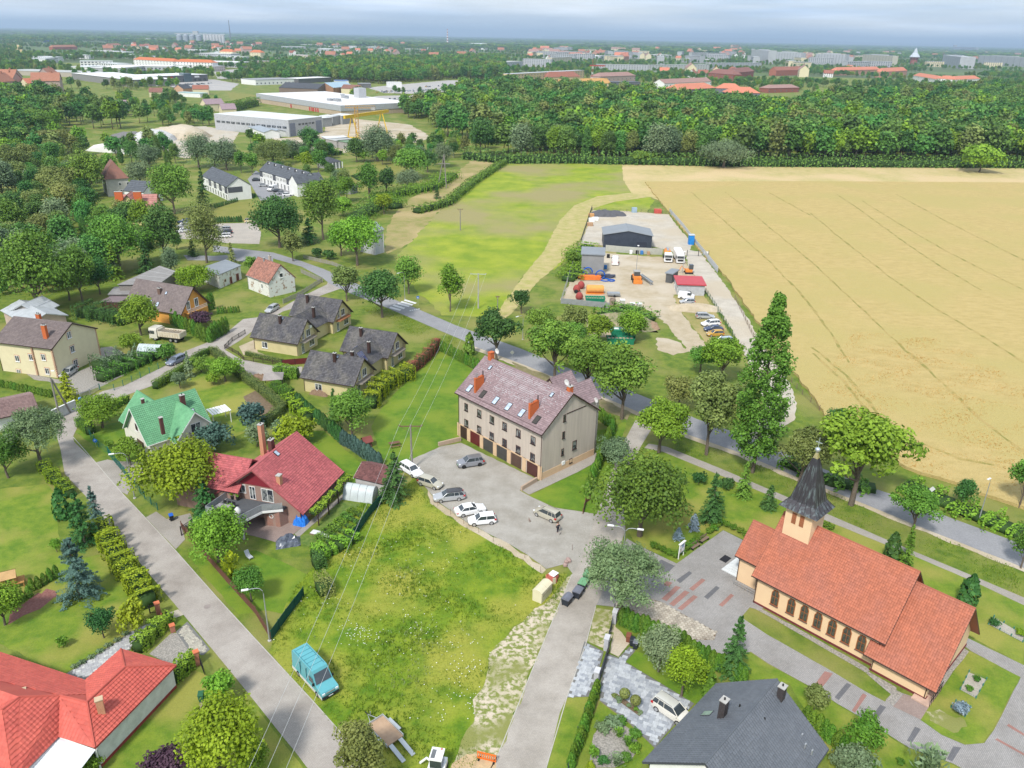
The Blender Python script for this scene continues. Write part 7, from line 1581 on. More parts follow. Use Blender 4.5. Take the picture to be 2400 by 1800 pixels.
T="""1451,1431,1262,228,pine,pine,large spreading pine at the street corner, its crown over the paver street
1499,1256,1066,215,oak,mid,broad green tree at the corner of the church lawn, by the street
1544,1061,941,132,airy,lime,pale green ash tree at the start of the footpath
1440,1085,1030,88,round,grey,grey green tree squeezed between the thuja hedge and the broad tree
1655,1066,874,132,airy,olive,open crowned ash between road and footpath, just left of the poplar
1763,1108,684,138,poplar,mid,very tall dark lombardy poplar by the main road
1299,901,752,128,airy,mid,ash tree rising behind the ridge of the apartment block, left of two
1375,934,788,118,airy,mid,ash tree rising behind the ridge of the apartment block, right of two
1457,982,816,146,airy,mid,ash with a white mark on its trunk at the right corner of the apartment garden
1163,845,728,110,airy,dark,dark ash by the road, left of the apartment block chimney
1100,832,780,24,thuja,mid,narrow young tree tied to a stake at the road verge
1222,735,680,46,airy,dark,small sparse tree beyond the road, left of the green skips
896,744,628,98,round,dark,dark round crowned tree by the zebra crossing
813,706,622,62,airy,olive,thin tree with reddish seed clusters behind the cream houses
958,689,598,64,round,mid,medium tree right of the curved street lamp at the crossing
1055,730,618,56,round,lime,slender pale green tree on the meadow edge left of the power pole
838,622,505,108,round,lime,bright green walnut tree before the tall grey house
800,600,520,60,round,mid,darker tree at the left flank of the bright walnut
656,580,456,118,oak,dark,massive dark tree at the corner of the car park
758,562,412,82,oak,mid,tall tree with a dead bare limb showing in its crown
726,570,510,56,spruce,con,dark spruce below the tall tree with the dead limb
687,612,540,48,round,olive,yellowish young tree by the junction lawn
804,507,460,50,round,lime,pale green bushy tree between tall tree and villa garden
900,502,452,46,round,yel,bright yellow green tree at the rim of the dry meadow
866,472,380,56,oak,mid,tall mid green tree by the pond lawn, left of two
907,462,390,46,round,dark,darker tree by the pond lawn, right of two
885,378,292,86,willow,grey,pale silvery willow before the yellow gantry crane
966,420,346,86,round,mid,broad round tree at the near side of the lattice power pole
1002,404,352,50,round,dark,round tree tucked right behind the broad one near the power pole
955,442,398,62,willow,grey,low pale willow bush below the broad round tree
1040,392,333,54,willow,grey,pale willow by the lattice power pole
729,358,298,50,oak,dark,dark solitary tree before the factory hall door
836,380,320,42,oak,dark,upright dark tree right of the works yard sheds
854,381,350,30,round,lime,small light tree on the park lawn, left
897,386,350,26,round,lime,slim light tree on the park lawn, right
720,399,356,38,round,yel,bright green tree behind the longer row house
747,403,346,34,oak,mid,upright tree between row house and pavilion
762,400,372,20,round,mid,small tree by the pavilion
592,410,355,36,round,mid,young tree by the row car park, right
566,406,352,28,round,mid,young tree by the row car park, left
641,386,326,92,willow,olive,wide olive willow behind the row houses
532,399,325,76,willow,grey,broad grey green willow behind the first row house
466,393,313,74,willow,grey,large bright willow at the rim of the aggregate yard
505,392,330,46,round,dark,dark tree between the two willows
480,484,393,42,spruce,con,slender dark conifer at the left end of the white row house
410,502,378,96,oak,mid,big broad tree left of the white row house gable
485,616,470,92,willow,olive,tall pale birch with hanging twigs by the street
388,612,478,86,oak,dark,dense dark tree before the salmon roofed villa
453,600,560,34,spruce,con,small dark conifer below the pale birch
404,652,575,44,willow,grey,thin greyish bare tree behind the barn
214,462,352,84,oak,mid,large tree left of the villa group
262,420,356,44,round,mid,medium tree behind the hipped rusty roof
330,440,375,62,willow,grey,pale tree behind the grey roofed house
352,395,335,60,willow,grey,pale tree by the aggregate yard
180,412,360,60,round,olive,olive round tree in the left wood
126,360,300,88,round,olive,big olive tree below the far bushes on the left
146,470,386,96,round,olive,large yellowish olive tree left of the street lamp
160,520,430,70,round,olive,olive tree right below the larger one
83,500,440,62,round,olive,smaller olive tree on the sloping thicket
190,520,448,60,oak,mid,mid green tree left of the villa
244,545,480,62,oak,mid,green tree before the villa, left side
92,735,540,165,oak,mid,huge old tree over the tin roofed barns
195,712,571,84,oak,mid,tall rounded tree behind the barn
271,655,571,54,spruce,lime,bright yellow green young maple behind the barn
282,636,500,136,oak,mid,very broad green tree below the villa
119,605,498,98,oak,olive,wide tree left of the very broad one
235,690,600,60,oak,dark,dark tree in the shade between big trees and barn
345,640,560,56,spruce,con,dark spruce behind the barn roof
60,640,540,80,oak,grey,grey green tree at the far left
20,560,460,90,oak,mid,mid green tree at the left edge, upper
10,470,370,80,oak,grey,grey green tree at the left edge, below the far bushes
35,420,340,90,round,olive,olive green tree near the left edge above the thicket
90,312,255,80,oak,mid,mid green tree above the small orange house
241,1002,929,100,round,lime,rounded glossy tree in the corner of the green roofed garden
98,1092,946,150,pine,pine,wide pine over the boundary wall at the left edge
20,1120,1010,90,oak,mid,dark broadleaf tree below the wide pine at the left edge
163,937,868,62,spruce,yel,bright feathery tree by the leaning double pole
331,786,692,90,round,lime,bright green walnut before the orange house
309,826,782,56,round,lime,small cherry tree by the greenhouse arch
393,842,806,46,bush,mid,round bush at the right end of the greenhouse
472,767,730,54,bush,purple,dark purple leaved shrub above the thuja hedge of the orange house
456,683,624,92,round,yel,bright yellow green tree left of the derelict outbuilding
529,894,838,76,round,lime,spreading fruit tree in the garden behind the green house
445,883,823,32,spruce,grey,slim silvery shrub tree at the hedge corner
423,910,872,42,round,grey,pale small fruit tree inside the clipped hedge
472,872,835,52,round,mid,low apple tree by the clipped hedge
500,902,872,36,bush,lime,low bright shrub on the garden lawn
589,1008,944,66,bush,blue,rounded blue green dwarf spruce in the middle garden
504,1058,995,86,bush,blue,wide blue green juniper mound below the balcony of the green house
604,1046,992,48,round,grey,grey green olive leaved tree by the tall brick chimney
697,1040,974,88,bush,yel,big yellow green shrub behind the red roofed house
660,1032,985,44,bush,grey,silvery shrub left of the big yellow green one
439,1180,1040,188,round,yel,huge bright yellow green walnut before the green house
485,1217,1118,92,spruce,con,dark green fir by the terrace rail of the brick house
513,1317,1198,136,round,lime,dense round bright tree at the corner of the picket fence
545,1358,1290,62,grass,yel,feathery light shrub behind the picket fence
590,1410,1332,72,round,mid,round tree near the second curved street lamp
149,1214,1146,36,thuja,con,narrow dark cypress at the corner of the left lawn
200,1276,1153,92,spruce,con,big dense dark conifer by the paver street
230,1235,1138,54,spruce,blue,thin bluish spruce leaning over the paver street
190,1402,1256,120,spruce,blue,large blue spruce on the left lawn
134,1294,1263,28,round,lime,tiny tree on the left lawn
306,1090,1030,62,round,lime,round plum tree by the green mesh fence
258,1050,1032,24,bush,box,small round box shrub on the front lawn of the green house
317,1483,1402,60,bush,yel,dense yellow green shrub by the brick gate pillar
244,1495,1426,62,round,con,small dark ball pine on the lawn of the bungalow
149,1516,1492,28,bush,box,lone small round shrub on the lawn of the bungalow
521,1647,1575,78,bush,lime,light feathery bush by the green bin at the street
535,1830,1645,178,round,yel,large bright tree at the lower left by the street
600,1815,1740,80,round,lime,lower bush at the right foot of the large bright tree
400,1850,1772,136,bush,purple,dark purple shrub at the bottom edge
217,1812,1776,56,bush,lime,round green bush at the corner of the patio canopy
12,1465,1372,92,round,lime,yellow green tree at the left edge above the bungalow
850,1850,1710,125,airy,olive,wispy young birch at the bottom edge before the car trailer
1543,1574,1474,102,round,grey,pale silvery green tree in the driveway garden
1597,1631,1518,96,round,yel,yellow green laburnum like tree by the silver parked car
1658,1634,1568,32,thuja,thu,single broad thuja between yellow green tree and slate roof
1716,1580,1443,88,spruce,con,dense dark yew at the bend of the church drive
1908,1667,1611,60,bush,olive,sparse olive red juniper by the slate roof
2017,1752,1684,88,bush,box,wide bright green juniper mound by the church drive
1995,1822,1760,98,bush,grey,pale shrub below the wide green juniper
2172,1822,1756,124,grass,grey,large pale juniper spreading at the bottom edge
2247,1677,1645,34,bush,pblue,little pale blue spruce in a fenced bed
1666,1224,1108,80,spruce,con,tall tiered dark spruce on the church lawn
1625,1240,1203,40,spruce,pblue,small blue spruce on the church lawn, the upper of two
1589,1262,1236,34,spruce,pblue,small blue spruce on the church lawn, the lower of two
1595,1134,1113,27,bush,con,dark low yew bush, left of three on the church lawn
1637,1134,1109,38,bush,con,dark low yew bush, middle of three on the church lawn
1703,1146,1121,34,bush,con,dark low yew bush, right of three on the church lawn
1740,1164,1080,50,spruce,mid,airy green spruce left of the footpath
1801,1191,1136,50,spruce,con,small spruce close behind the church porch
1872,1130,1000,122,airy,olive,olive green roadside ash just left of the church spire
1994,1184,966,214,airy,lime,very large bright green ash right of the church spire
2138,1244,1145,98,airy,mid,small open ash at the near side of the road
2252,1190,1122,46,round,dark,small dark tree standing in the crop edge
2392,1332,1232,64,round,mid,tree at the right edge by the road
2388,1190,1072,70,airy,mid,sparse tree at the right edge in the crop
1958,1010,960,60,round,dark,dark bush tree at the corner of the crop field
2086,1313,1249,34,thuja,con,dark thuja behind the church roof, left of two
2119,1326,1227,44,spruce,thu,bright spruce behind the church roof, right of two
2264,1418,1348,42,thuja,con,dark egg shaped thuja by the chancel
825,1020,915,104,round,mid,large green tree before the cream houses
787,1007,908,46,spruce,con,dark spruce left of the large green tree
927,1172,1058,92,spruce,con,big dark fir under the power lines
1340,622,585,34,round,mid,dark green bush by the grey sheet metal shed
1362,618,592,28,round,mid,smaller bush by the grey shed bush
1348,790,716,70,airy,olive,sparse olive tree left of the earth mound
1400,815,740,76,airy,lime,pale green tree below the earth mound
1480,800,730,80,round,lime,bright bushy tree right of the green skips
1330,840,760,90,airy,mid,tree between road and green skips
1268,790,722,70,round,mid,medium tree beyond the road, above the apartment roof
1690,900,790,100,airy,lime,bright ash before the last parked cars
1640,875,812,70,airy,mid,ash at the yard entrance by the road
1590,960,880,80,round,olive,olive hedge tree on the far road verge
1502,384,352,58,round,mid,low round bush at the corner of the stubble strip
1695,393,328,112,willow,grey,grey green willow bulging out of the wood edge
2294,404,335,92,bush,lime,big solitary dome shaped willow before the wood edge
545,620,568,32,spruce,olive,sparse small pine by the derelict outbuilding
590,640,600,30,round,mid,round bush behind the derelict outbuilding
1024,465,432,20,spruce,con,tiny conifer in the dry meadow
742,604,580,26,bush,con,small dark round bush by the junction
770,608,586,30,bush,dark,low shrub next to the small dark round bush"""
for i,q in enumerate(T.split("\n")):x,y,ty,w,k,l,lab=q.split(",",6);tree((int(x),int(y)),int(ty),int(w),k,l,lab,var=i%3)
def row(px0,px1,n,ty_h,w,lab,lm='thu',kind='thuja',cat='thuja',jit=.08):
 a,b=G(*px0),G(*px1)
 for i in range(n):
  p=a.lerp(b,i/(n-1)if n>1 else .5)+Vector((ru(-jit,jit),ru(-jit,jit),0));h=ty_h*ru(.9,1.1);ww=w*ru(.9,1.12)
  q=min(1,22/max(10,dist(p)/6));n_=max(300,int(1500*q*(h*ww/2.5)**.6)//300*300);me,tr,w0,h0=tree_meshes(kind,0,n_,ww,h,LV[lm])
  o=thing('thuja' if kind=='thuja' else 'box_ball',lab,cat,p,ru(0,6.28),lab,scale=(ww/w0,ww/w0,h/h0));link('foliage',me,None,o)
row((1456,1462),(1600,1522),13,2.6,1.15,'thuja in the tight row between hexagonal slabs and driveway garden')
row((1610,1530),(1742,1602),12,2.5,1.1,'rusty topped thuja in the row behind the two garden trees')
row((1398,1622),(1338,1800),20,1.9,.85,'small thuja in the row along the right edge of the paver street')
row((1890,1690),(2035,1815),11,2.2,1.15,'rusty topped thuja in the row below the slate roof house')
row((1034,822),(1120,868),22,2.6,.95,'thuja in the tall hedge row closing the apartment lawn')
row((1396,975),(1432,1005),8,2.6,.95,'thuja in the short hedge row right of the apartment block')
row((1436,1008),(1376,1160),15,3.,1.2,'thuja in the tall row between apartment ramp and street')
row((385,748),(483,800),13,3.6,1.5,'tall thuja in the wall of thujas before the orange house');row((492,802),(533,778),6,4.,1.4,'tall thuja at the street side corner of the orange house')
row((474,732),(500,724),5,4.2,1.3,'tall thuja left of the small thuja row near the white house');row((512,735),(560,732),9,1.8,.7,'small thuja in the low row near the parked silver estate')
row((76,1385),(132,1355),5,1.9,.75,'slim young thuja in the row by the wooden playhouse');row((20,1425),(70,1400),4,1.7,.8,'young thuja behind the bark bed at the left edge')
row((698,950),(800,1035),14,2.8,1.25,'shaggy thuja in the mixed hedge left of the apartment lawn',lm='con');row((805,1040),(888,1092),12,2.8,1.3,'bluish thuja in the row behind the playground lawn',lm='blue')
row((555,468),(598,462),12,1.7,.8,'young thuja before the row house gable',lm='con');row((505,488),(556,472),12,1.7,.8,'young thuja in the left run by the row house lawn',lm='con');row((505,522),(566,520),12,2.2,1.,'young conifer at the rim of the car park',lm='con')
row((1,905),(120,930),14,1.5,1.,'low thuja before the large cream house',lm='thu')
for x,y in((1295,750),(1340,770),(1388,790),(1440,815),(1485,842),(1250,778),(1230,797),(1200,820),(1130,860),(1105,885),(1070,910),(1040,935),(1010,955),(985,975),(930,1005),(880,985),(840,962),(800,945),(765,930)):
 p=G(1300+x/3.318,1000+(y+14)/3.318);me,tr,w0,h0=tree_meshes('bush',1,600,1.05,.95,LV['box']);o=thing('box_ball','clipped round box shrub edging the church lawn','shrub',p,random.random()*6,'clipped box balls');link('foliage',me,None,o)
for x,y in((740,808),(778,828)):p=G(1700+x/3.16,980+y/3.16);me,tr,w0,h0=tree_meshes('bush',1,600,1.05,.95,LV['box']);o=thing('box_ball','clipped box ball behind the church tower, '+('left' if x<760 else 'right')+' of two','shrub',p,1,'box balls behind the tower');link('foliage',me,None,o)
for(x,y),s in(((783,905),'left'),((876,965),'right')):
 p=G(1250+x/3.687,1400+y/3.687);o=thing('topiary','golden ball topiary on a stem in the narrow bed of the grey driveway, '+s+' one','topiary',p);ptube('stem',BARK,o,[(0,0,0),(0,0,.8)],.04,5)
 C_,Nn_,cl_,_=crown_pts('thuja',700);d_=sph(700);me=quads_mesh('foliage',d_*.58+np.array([0,0,1.2]),d_,np.full(700,.13),rng.random(700),[LV['olive']]);link('foliage',me,None,o)
for x,y,w,h,kind,lm,lab in((700,870,.7,.6,'bush','olive','small olive shrub at the left end of the narrow bed'),(740,900,.8,.6,'bush','grey','silver cushion plant under the left topiary'),(822,945,.5,.4,'bush','grey','tiny silver cushion between the two topiaries'),(890,980,.6,.5,'bush','mid','green cushion right of the right topiary'),(920,1010,.6,.45,'bush','grey','silver cushion at the right end of the narrow bed'),(740,1210,1.7,1.2,'grass','mid','bright green ornamental grass clump, upper of two in the slate bed'),(815,1290,1.8,1.3,'grass','mid','bright green ornamental grass clump, lower of two in the slate bed'),(600,1150,1.6,.9,'bush','grey','silvery lavender mound at the upper left of the slate bed'),(680,1110,2.2,1.1,'bush','grey','pale grey shrub at the top of the slate bed'),(760,1100,1.3,.9,'bush','mid','green shrub at the top right of the slate bed'),(870,1200,1.4,.9,'bush','mid','leafy shrub at the right rim of the slate bed'),(880,1330,1.4,.8,'bush','lime','light shrub at the lower right rim of the slate bed'),(715,1450,2.2,1.3,'grass','grey','pale fountain grass at the bottom of the slate bed'),(800,1410,1.3,.8,'bush','mid','green shrub right of the pale fountain grass'),(600,1440,1.2,1.1,'bush','dark','dark rounded shrub left of the pale fountain grass'),(520,1370,1.2,1.2,'bush','lime','bright conical shrub at the left rim of the slate bed'),(490,1480,.9,.7,'bush','yel','yellowish shrub at the bottom left of the slate bed')):
 p=G(1250+x/3.687,1400+y/3.687);me,tr,w0,h0=tree_meshes(kind,2,300 if kind=='grass' else 600,w,h,LV[lm]);o=thing('garden_shrub' if kind=='bush' else 'ornamental_grass',lab,'plant',p,random.random()*6,scale=(w/w0,w/w0,h/h0));link('foliage',me,None,o)
for x,y,lab in((650,610,'leftmost'),(710,575,'second'),(790,530,'third'),(865,478,'fourth'),(935,428,'fifth'),(1015,382,'sixth'),(1085,328,'rightmost')):
 p=G(x/3.687,1400+y/3.687);me,tr,w0,h0=tree_meshes('bush',2,300,.8,.5,LV['grey' if x%3 else 'purple']);o=thing('lavender','small lavender cushion by the stone garden path, '+lab,'plant',p,0,'lavender cushions');link('foliage',me,None,o)
for x,y,w,lab,lm in((1950,240,1.3,'green cushion shrub at the left end of the framed sand bed','con'),(2170,330,1.2,'yellow green shrub at the right end of the framed sand bed','yel'),(1798,722,.9,'small shrub in the square fenced bed, upper','thu'),(1735,806,.9,'small shrub in the square fenced bed, lower','thu'),(1140,1440,.9,'small shrub by the pale juniper','thu')):
 p=G(1800+x/3.687,1400+y/3.687);me,tr,w0,h0=tree_meshes('bush',2,600,w,w*.7,LV[lm]);o=thing('garden_shrub',lab,'shrub',p,0,scale=(w/w0,w/w0,1));link('foliage',me,None,o)
hedge(QP(238,1245,268,1300,300,1350,335,1395,352,1425),2.3,2.,'loose yellow green laurel hedge along the left side of the paver street','yel',dens=26,ls=.24,wob=.14)
hedge(QP(102,1098,125,1125,168,1165),1.6,1.4,'short bright hedge below the wide pine','yel',dens=26,ls=.2,wob=.12)
hedge(QP(323,1530,360,1492,400,1456),1.5,1.6,'leafy hedge between stone path and gravel drive','lime',dens=30,ls=.2,wob=.1);hedge(QP(407,1600,435,1572,462,1545),1.3,1.5,'leafy hedge right of the gravel drive','lime',dens=30,ls=.2,wob=.12)
hedge(QP(364,912,400,890,440,864),1.5,1.6,'flat clipped box hedge at the street bend','box',dens=34,ls=.13,wob=.02);hedge(QP(437,862,470,838,500,826),1.2,1.5,'narrow clipped hedge along the street up to the courtyard','box',dens=34,ls=.13,wob=.04)
hedge(QP(500,828,560,880,615,920,664,962,640,985,618,1000),1.6,1.6,'long flat topped golden hedge along the courtyard and round the vegetable beds','olive',dens=30,ls=.15,wob=.03)
hedge(QP(188,995,215,1018),1.7,1.7,'clipped box hedge block at the street corner','box',dens=40,ls=.13,wob=.02);hedge(QP(262,962,300,940),1.2,1.4,'clipped hedge behind the rounded glossy tree','box',dens=34,ls=.13,wob=.03)
hedge(QP(577,832,600,838,664,852),.9,1.,'clipped red tinged hedge inside the front fence of the cream house','olive',dens=34,ls=.12,wob=.03);hedge(QP(648,880,668,885,700,886),2.,2.4,'big clipped green hedge block by the courtyard','lime',dens=34,ls=.16,wob=.05);hedge(QP(640,916,660,928,686,932),2.,2.,'rounded clipped hedge by the garden pavilion','box',dens=34,ls=.15,wob=.06)
hedge(QP(868,958,890,925,925,900,965,886),2.6,2.6,'bushy laurel hedge along the apartment lawn','yel',dens=22,ls=.24,wob=.16);hedge(QP(958,880,985,860,1010,835,1028,812),1.3,2.4,'ivy covered fence with reddish blossoms at the top','red',dens=26,ls=.16,wob=.1)
hedge(QP(725,990,700,965,676,945),2.2,1.8,'yellow green privet hedge before the cream houses','yel',dens=24,ls=.22,wob=.15)
hedge(QP(735,1310,790,1290,832,1262),2.2,1.3,'leafy vines at the end of the vegetable plot','lime',dens=26,ls=.24,wob=.16,name='climbing_vine',cat='vine')
hedge(QP(745,1392,780,1380),2.4,1.7,'golden conifer shrubs by the green screen fence','olive',dens=26,ls=.18,wob=.2);hedge(QP(735,1330,760,1322),2.,1.6,'dark green shrub above the golden conifers','dark',dens=26,ls=.2,wob=.15)
hedge(QP(1090,372,1180,382,1350,382,1700,389,2000,391,2400,393),6,4.5,'undergrowth along the foot of the wood behind the crop field','forest',dens=1.2,ls=.8,wob=.3,name='thicket');hedge(QP(975,500,1010,492,1050,480,1110,430,1180,385),4,2.2,'long overgrown hedge line between the two green fields','mid',dens=3.2,ls=.55,wob=.15)
hedge(QP(234,895,300,868,360,842,400,820),2.6,1.8,'row of garden bushes along the green mesh fence','mid',dens=16,ls=.24,wob=.25);hedge(QP(225,870,270,855,320,850),3.4,2.2,'grey green bushes below the large cream house','grey',dens=14,ls=.26,wob=.25);hedge(QP(190,740,235,745,300,760),4,2.6,'line of dark fruit bushes behind the cream house','dark',dens=12,ls=.3,wob=.25)
hedge(QP(930,490,880,470,950,455,1010,445,1060,415),7,2.4,'thicket of bright shrubs at the rim of the dry meadow','lime',dens=4,ls=.5,wob=.25,name='thicket');hedge(QP(830,520,880,490,925,480),7,3,'leafy thicket behind the tall grey house','mid',dens=4,ls=.5,wob=.3,name='thicket')
hedge(QP(800,361,700,370,640,362),5,2.4,'dark hedge before the workshops','mid',dens=2.5,ls=.6,wob=.2);hedge(QP(600,247,540,262),8,6,'row of trees merging to a hedge left of the big store','mid',dens=1.3,ls=.9,wob=.2)
for k,(x,y)in enumerate(((30,560),(80,545),(20,500),(60,470),(110,570),(150,600))):hedge([(x-30,y),(x+30,y+6)],12,2.5,('nearest','second','third','fourth','fifth','sixth')[k]+' patch of bright undergrowth on the left slope','lime',dens=1.6,ls=.7,wob=.3,name='thicket')
hedge(QP(1380,580,1350,600,1352,640,1330,660),5,1.4,'tall weeds along the left yard fence','lime',dens=8,ls=.4,wob=.3,name='thicket',cat='weeds');hedge(QP(1410,745,1470,728,1520,755),5,1.2,'weeds behind the concrete rings','mid',dens=8,ls=.4,wob=.3,name='thicket',cat='weeds')
hedge(QP(1835,1085,1950,1135,2050,1150),3,1.,'rank weeds along the far road edge below the ash trees','mid',dens=10,ls=.35,wob=.3,name='thicket',cat='weeds');hedge(QP(2120,1140,2260,1200,2390,1255),4,.9,'weeds between road and crop field on the right','lime',dens=9,ls=.35,wob=.3,name='thicket',cat='weeds')
for i,lm in enumerate(('mid','box','mid','lime','mid','box')):
 a,b=G(742+i*15,1258-i*12),G(800+i*11,1285-i*14);hedge([a,b],.8,.55,('first','second','third','fourth','fifth','sixth')[i]+' row of vegetables from the terrace side in the plot',lm,dens=40,ls=.16,wob=.2,name='vegetable_row',cat='vegetables',world=True)
def forest_mesh(kind,n,lm,seed,w=10.,h=17.,split=False):
 P,Nn,cl,c=crown_pts(kind,n);n=len(P);Nn/=np.linalg.norm(Nn,axis=1)[:,None];s=leafsize(kind,w,h,n)
 wd=wood_mb(kind,None);wd.v=[(x*w,y*w,z*h)for x,y,z in wd.v]
 if split:tr=wd.mesh('trunk',60);tr.materials.append(BARK);return quads_mesh('crown',P*np.array([w,w,h]),Nn,s*rng.uniform(.65,1.35,n),cl,[LV[lm]]),tr
 return quads_mesh('forest_tree',P*np.array([w,w,h]),Nn,s*rng.uniform(.65,1.35,n),cl,[LV[lm],BARK],extra=wd)
FM=[forest_mesh(k,4500,l,0,split=True)for k,l in(('oak','forest'),('round','forest'),('oak','forest'),('round','dark'),('willow','grey'),('poplar','forest'),('round','lime'),('oak','olive'))]
FN=[forest_mesh(k,1100,l,0)for k,l in(('oak','forest'),('round','forest'),('round','lime'),('willow','olive'))]
POLYS=[(QP(1065,330,1100,365,1180,376,1350,376,1700,384,2000,386,2400,388,2750,390,2750,300,2400,290,2000,285,1700,285,1400,275,1100,285),9.5,(17,24)),(QP(1080,283,1400,274,2000,284,2750,299,2750,225,2400,222,2100,236,1900,228,1780,246,1680,240,1520,232,1350,226,1200,215,1080,235),11,(15,23)),(QP(-250,236,100,240,290,262,480,262,560,285,470,290,300,298,215,325,150,330,-250,330),10,(14,21)),(QP(-250,330,150,330,215,345,200,380,150,400,-250,420),11,(9,15)),(QP(-250,420,0,440,40,520,-20,700,-300,700),11,(10,15)),(QP(640,192,640,160,760,150,1180,140,1190,190,1060,186,860,200),12,(14,22)),(QP(940,262,1060,238,1190,215,1080,330,1040,325,1010,300,960,285),10,(14,22)),(QP(690,340,720,330,640,340,560,350,600,362,680,368),12,(8,12)),(QP(240,345,400,352,430,390,380,400,250,385),11,(8,13)),(QP(1000,330,1060,332,1100,365,1060,372,1000,345),9,(7,12)),(QP(240,560,420,560,440,590,330,640,200,690,150,660),11,(6,8)),(QP(820,235,900,228,900,262,840,265),9,(10,15)),(QP(380,232,600,250,560,276,500,298,380,296),10,(8,14)),(QP(560,330,690,338,760,364,800,372,760,392,600,352),10,(7,12)),(QP(800,336,1010,338,1060,360,1000,400,860,378,800,362),11,(6,11)),(QP(-60,600,60,600,200,600,260,650,200,710,60,690,-60,720),9,(10,15)),(QP(620,400,800,420,840,470,780,500,640,470),11,(6,11)),(QP(40,400,215,400,240,480,270,510,330,520,370,560,240,580,150,640,40,600),10,(8,13)),(QP(-60,236,240,236,480,240,530,262,480,275,290,275,100,262),11,(11,17)),(QP(560,345,760,345,800,368,700,385,600,378),10,(7,11)),]
EXC=[QP(232,400,380,400,395,535,240,540),QP(225,345,300,318,370,300,480,296,560,310,470,352),QP(590,395,600,400,720,455,650,475,500,490),QP(795,255,880,225,1000,222,1060,240,1050,262,900,262),QP(370,190,500,186,560,196,540,212,420,212),QP(860,205,1050,188,1180,190,1200,215,1060,222,900,218),QP(500,165,560,162,560,185,510,185),QP(560,280,1010,280,1010,335,800,362,640,340),QP(530,212,600,215,800,270,620,262)]
EXW=[[tuple(G(*p)[:2])for p in e]for e in EXC]
def in_poly_np(x,y,poly):
 c=np.zeros(len(x),bool);n=len(poly)
 for i in range(n):
  x1,y1=poly[i];x2,y2=poly[(i+1)%n]
  if y1==y2:continue
  c^=((y1>y)!=(y2>y))&(x<(x2-x1)*(y-y1)/(y2-y1)+x1)
 return c
def keep_clear(X,Y,H_,hide=.45):
 ok=np.ones(len(X),bool)
 for c,r in KEEPW:ok&=(X-c[0])**2+(Y-c[1])**2>r*r
 for f,hl,hd in KEEPB:
  dx,dy=X-f.O.x,Y-f.O.y;u=dx*f.a+dy*f.b;v=-dx*f.b+dy*f.a;D=hypot(f.O.x,f.O.y)
  reach=np.clip((H_-f.h*hide)*D/64.,6,260);ok&=~((np.abs(u)<hl)&(v>-hd-reach)&(v<hd))
 for e in EXW:ok&=~in_poly_np(X,Y,e)
 return ok
cand=[]
for(pp,sp,hr)in POLYS:
 W_=[G(*p)[:2]for p in pp];xs=[p[0]for p in W_];ys=[p[1]for p in W_];nx,ny=int((max(xs)-min(xs))/sp)+1,int((max(ys)-min(ys))/sp)+1
 gx_,gy_=np.meshgrid(np.arange(nx),np.arange(ny));X=min(xs)+(gx_+rng.uniform(-.38,.38,gx_.shape)+.5*(gy_%2)).ravel()*sp;Y=min(ys)+(gy_+rng.uniform(-.38,.38,gy_.shape)).ravel()*sp
 m_=in_poly_np(X,Y,W_);X,Y=X[m_],Y[m_];H_=rng.uniform(*hr,len(X))*rng.uniform(.85,1.05,len(X));ok=keep_clear(X,Y,H_,.3);cand.append(np.stack([X,Y,H_][:3],1)[ok])
cand=np.concatenate(cand);dd=np.hypot(cand[:,0],cand[:,1])
vis=np.abs(cand[:,0])/np.maximum(cand[:,1],1)<.74;cand=cand[vis];dd=dd[vis]
order=np.argsort(dd);cand=cand[order];NI=205
for i in range(min(NI,len(cand))):
 x,y,h=cand[i];k=rng.integers(0,8);w=h*rng.uniform(.56,.78)
 if k==5:w*=.6
 where='in the wood behind the crop field' if x>0 else 'in the belt of trees on the left'
 o=thing('forest_tree','full crowned broadleaf tree '+where,'tree',(x,y,0),rng.uniform(0,6.28),'trees '+where,scale=(w/10,w/10,h/17));link('crown',FM[k][0],None,o);link('trunk',FM[k][1],None,o)
rest=cand[NI:]
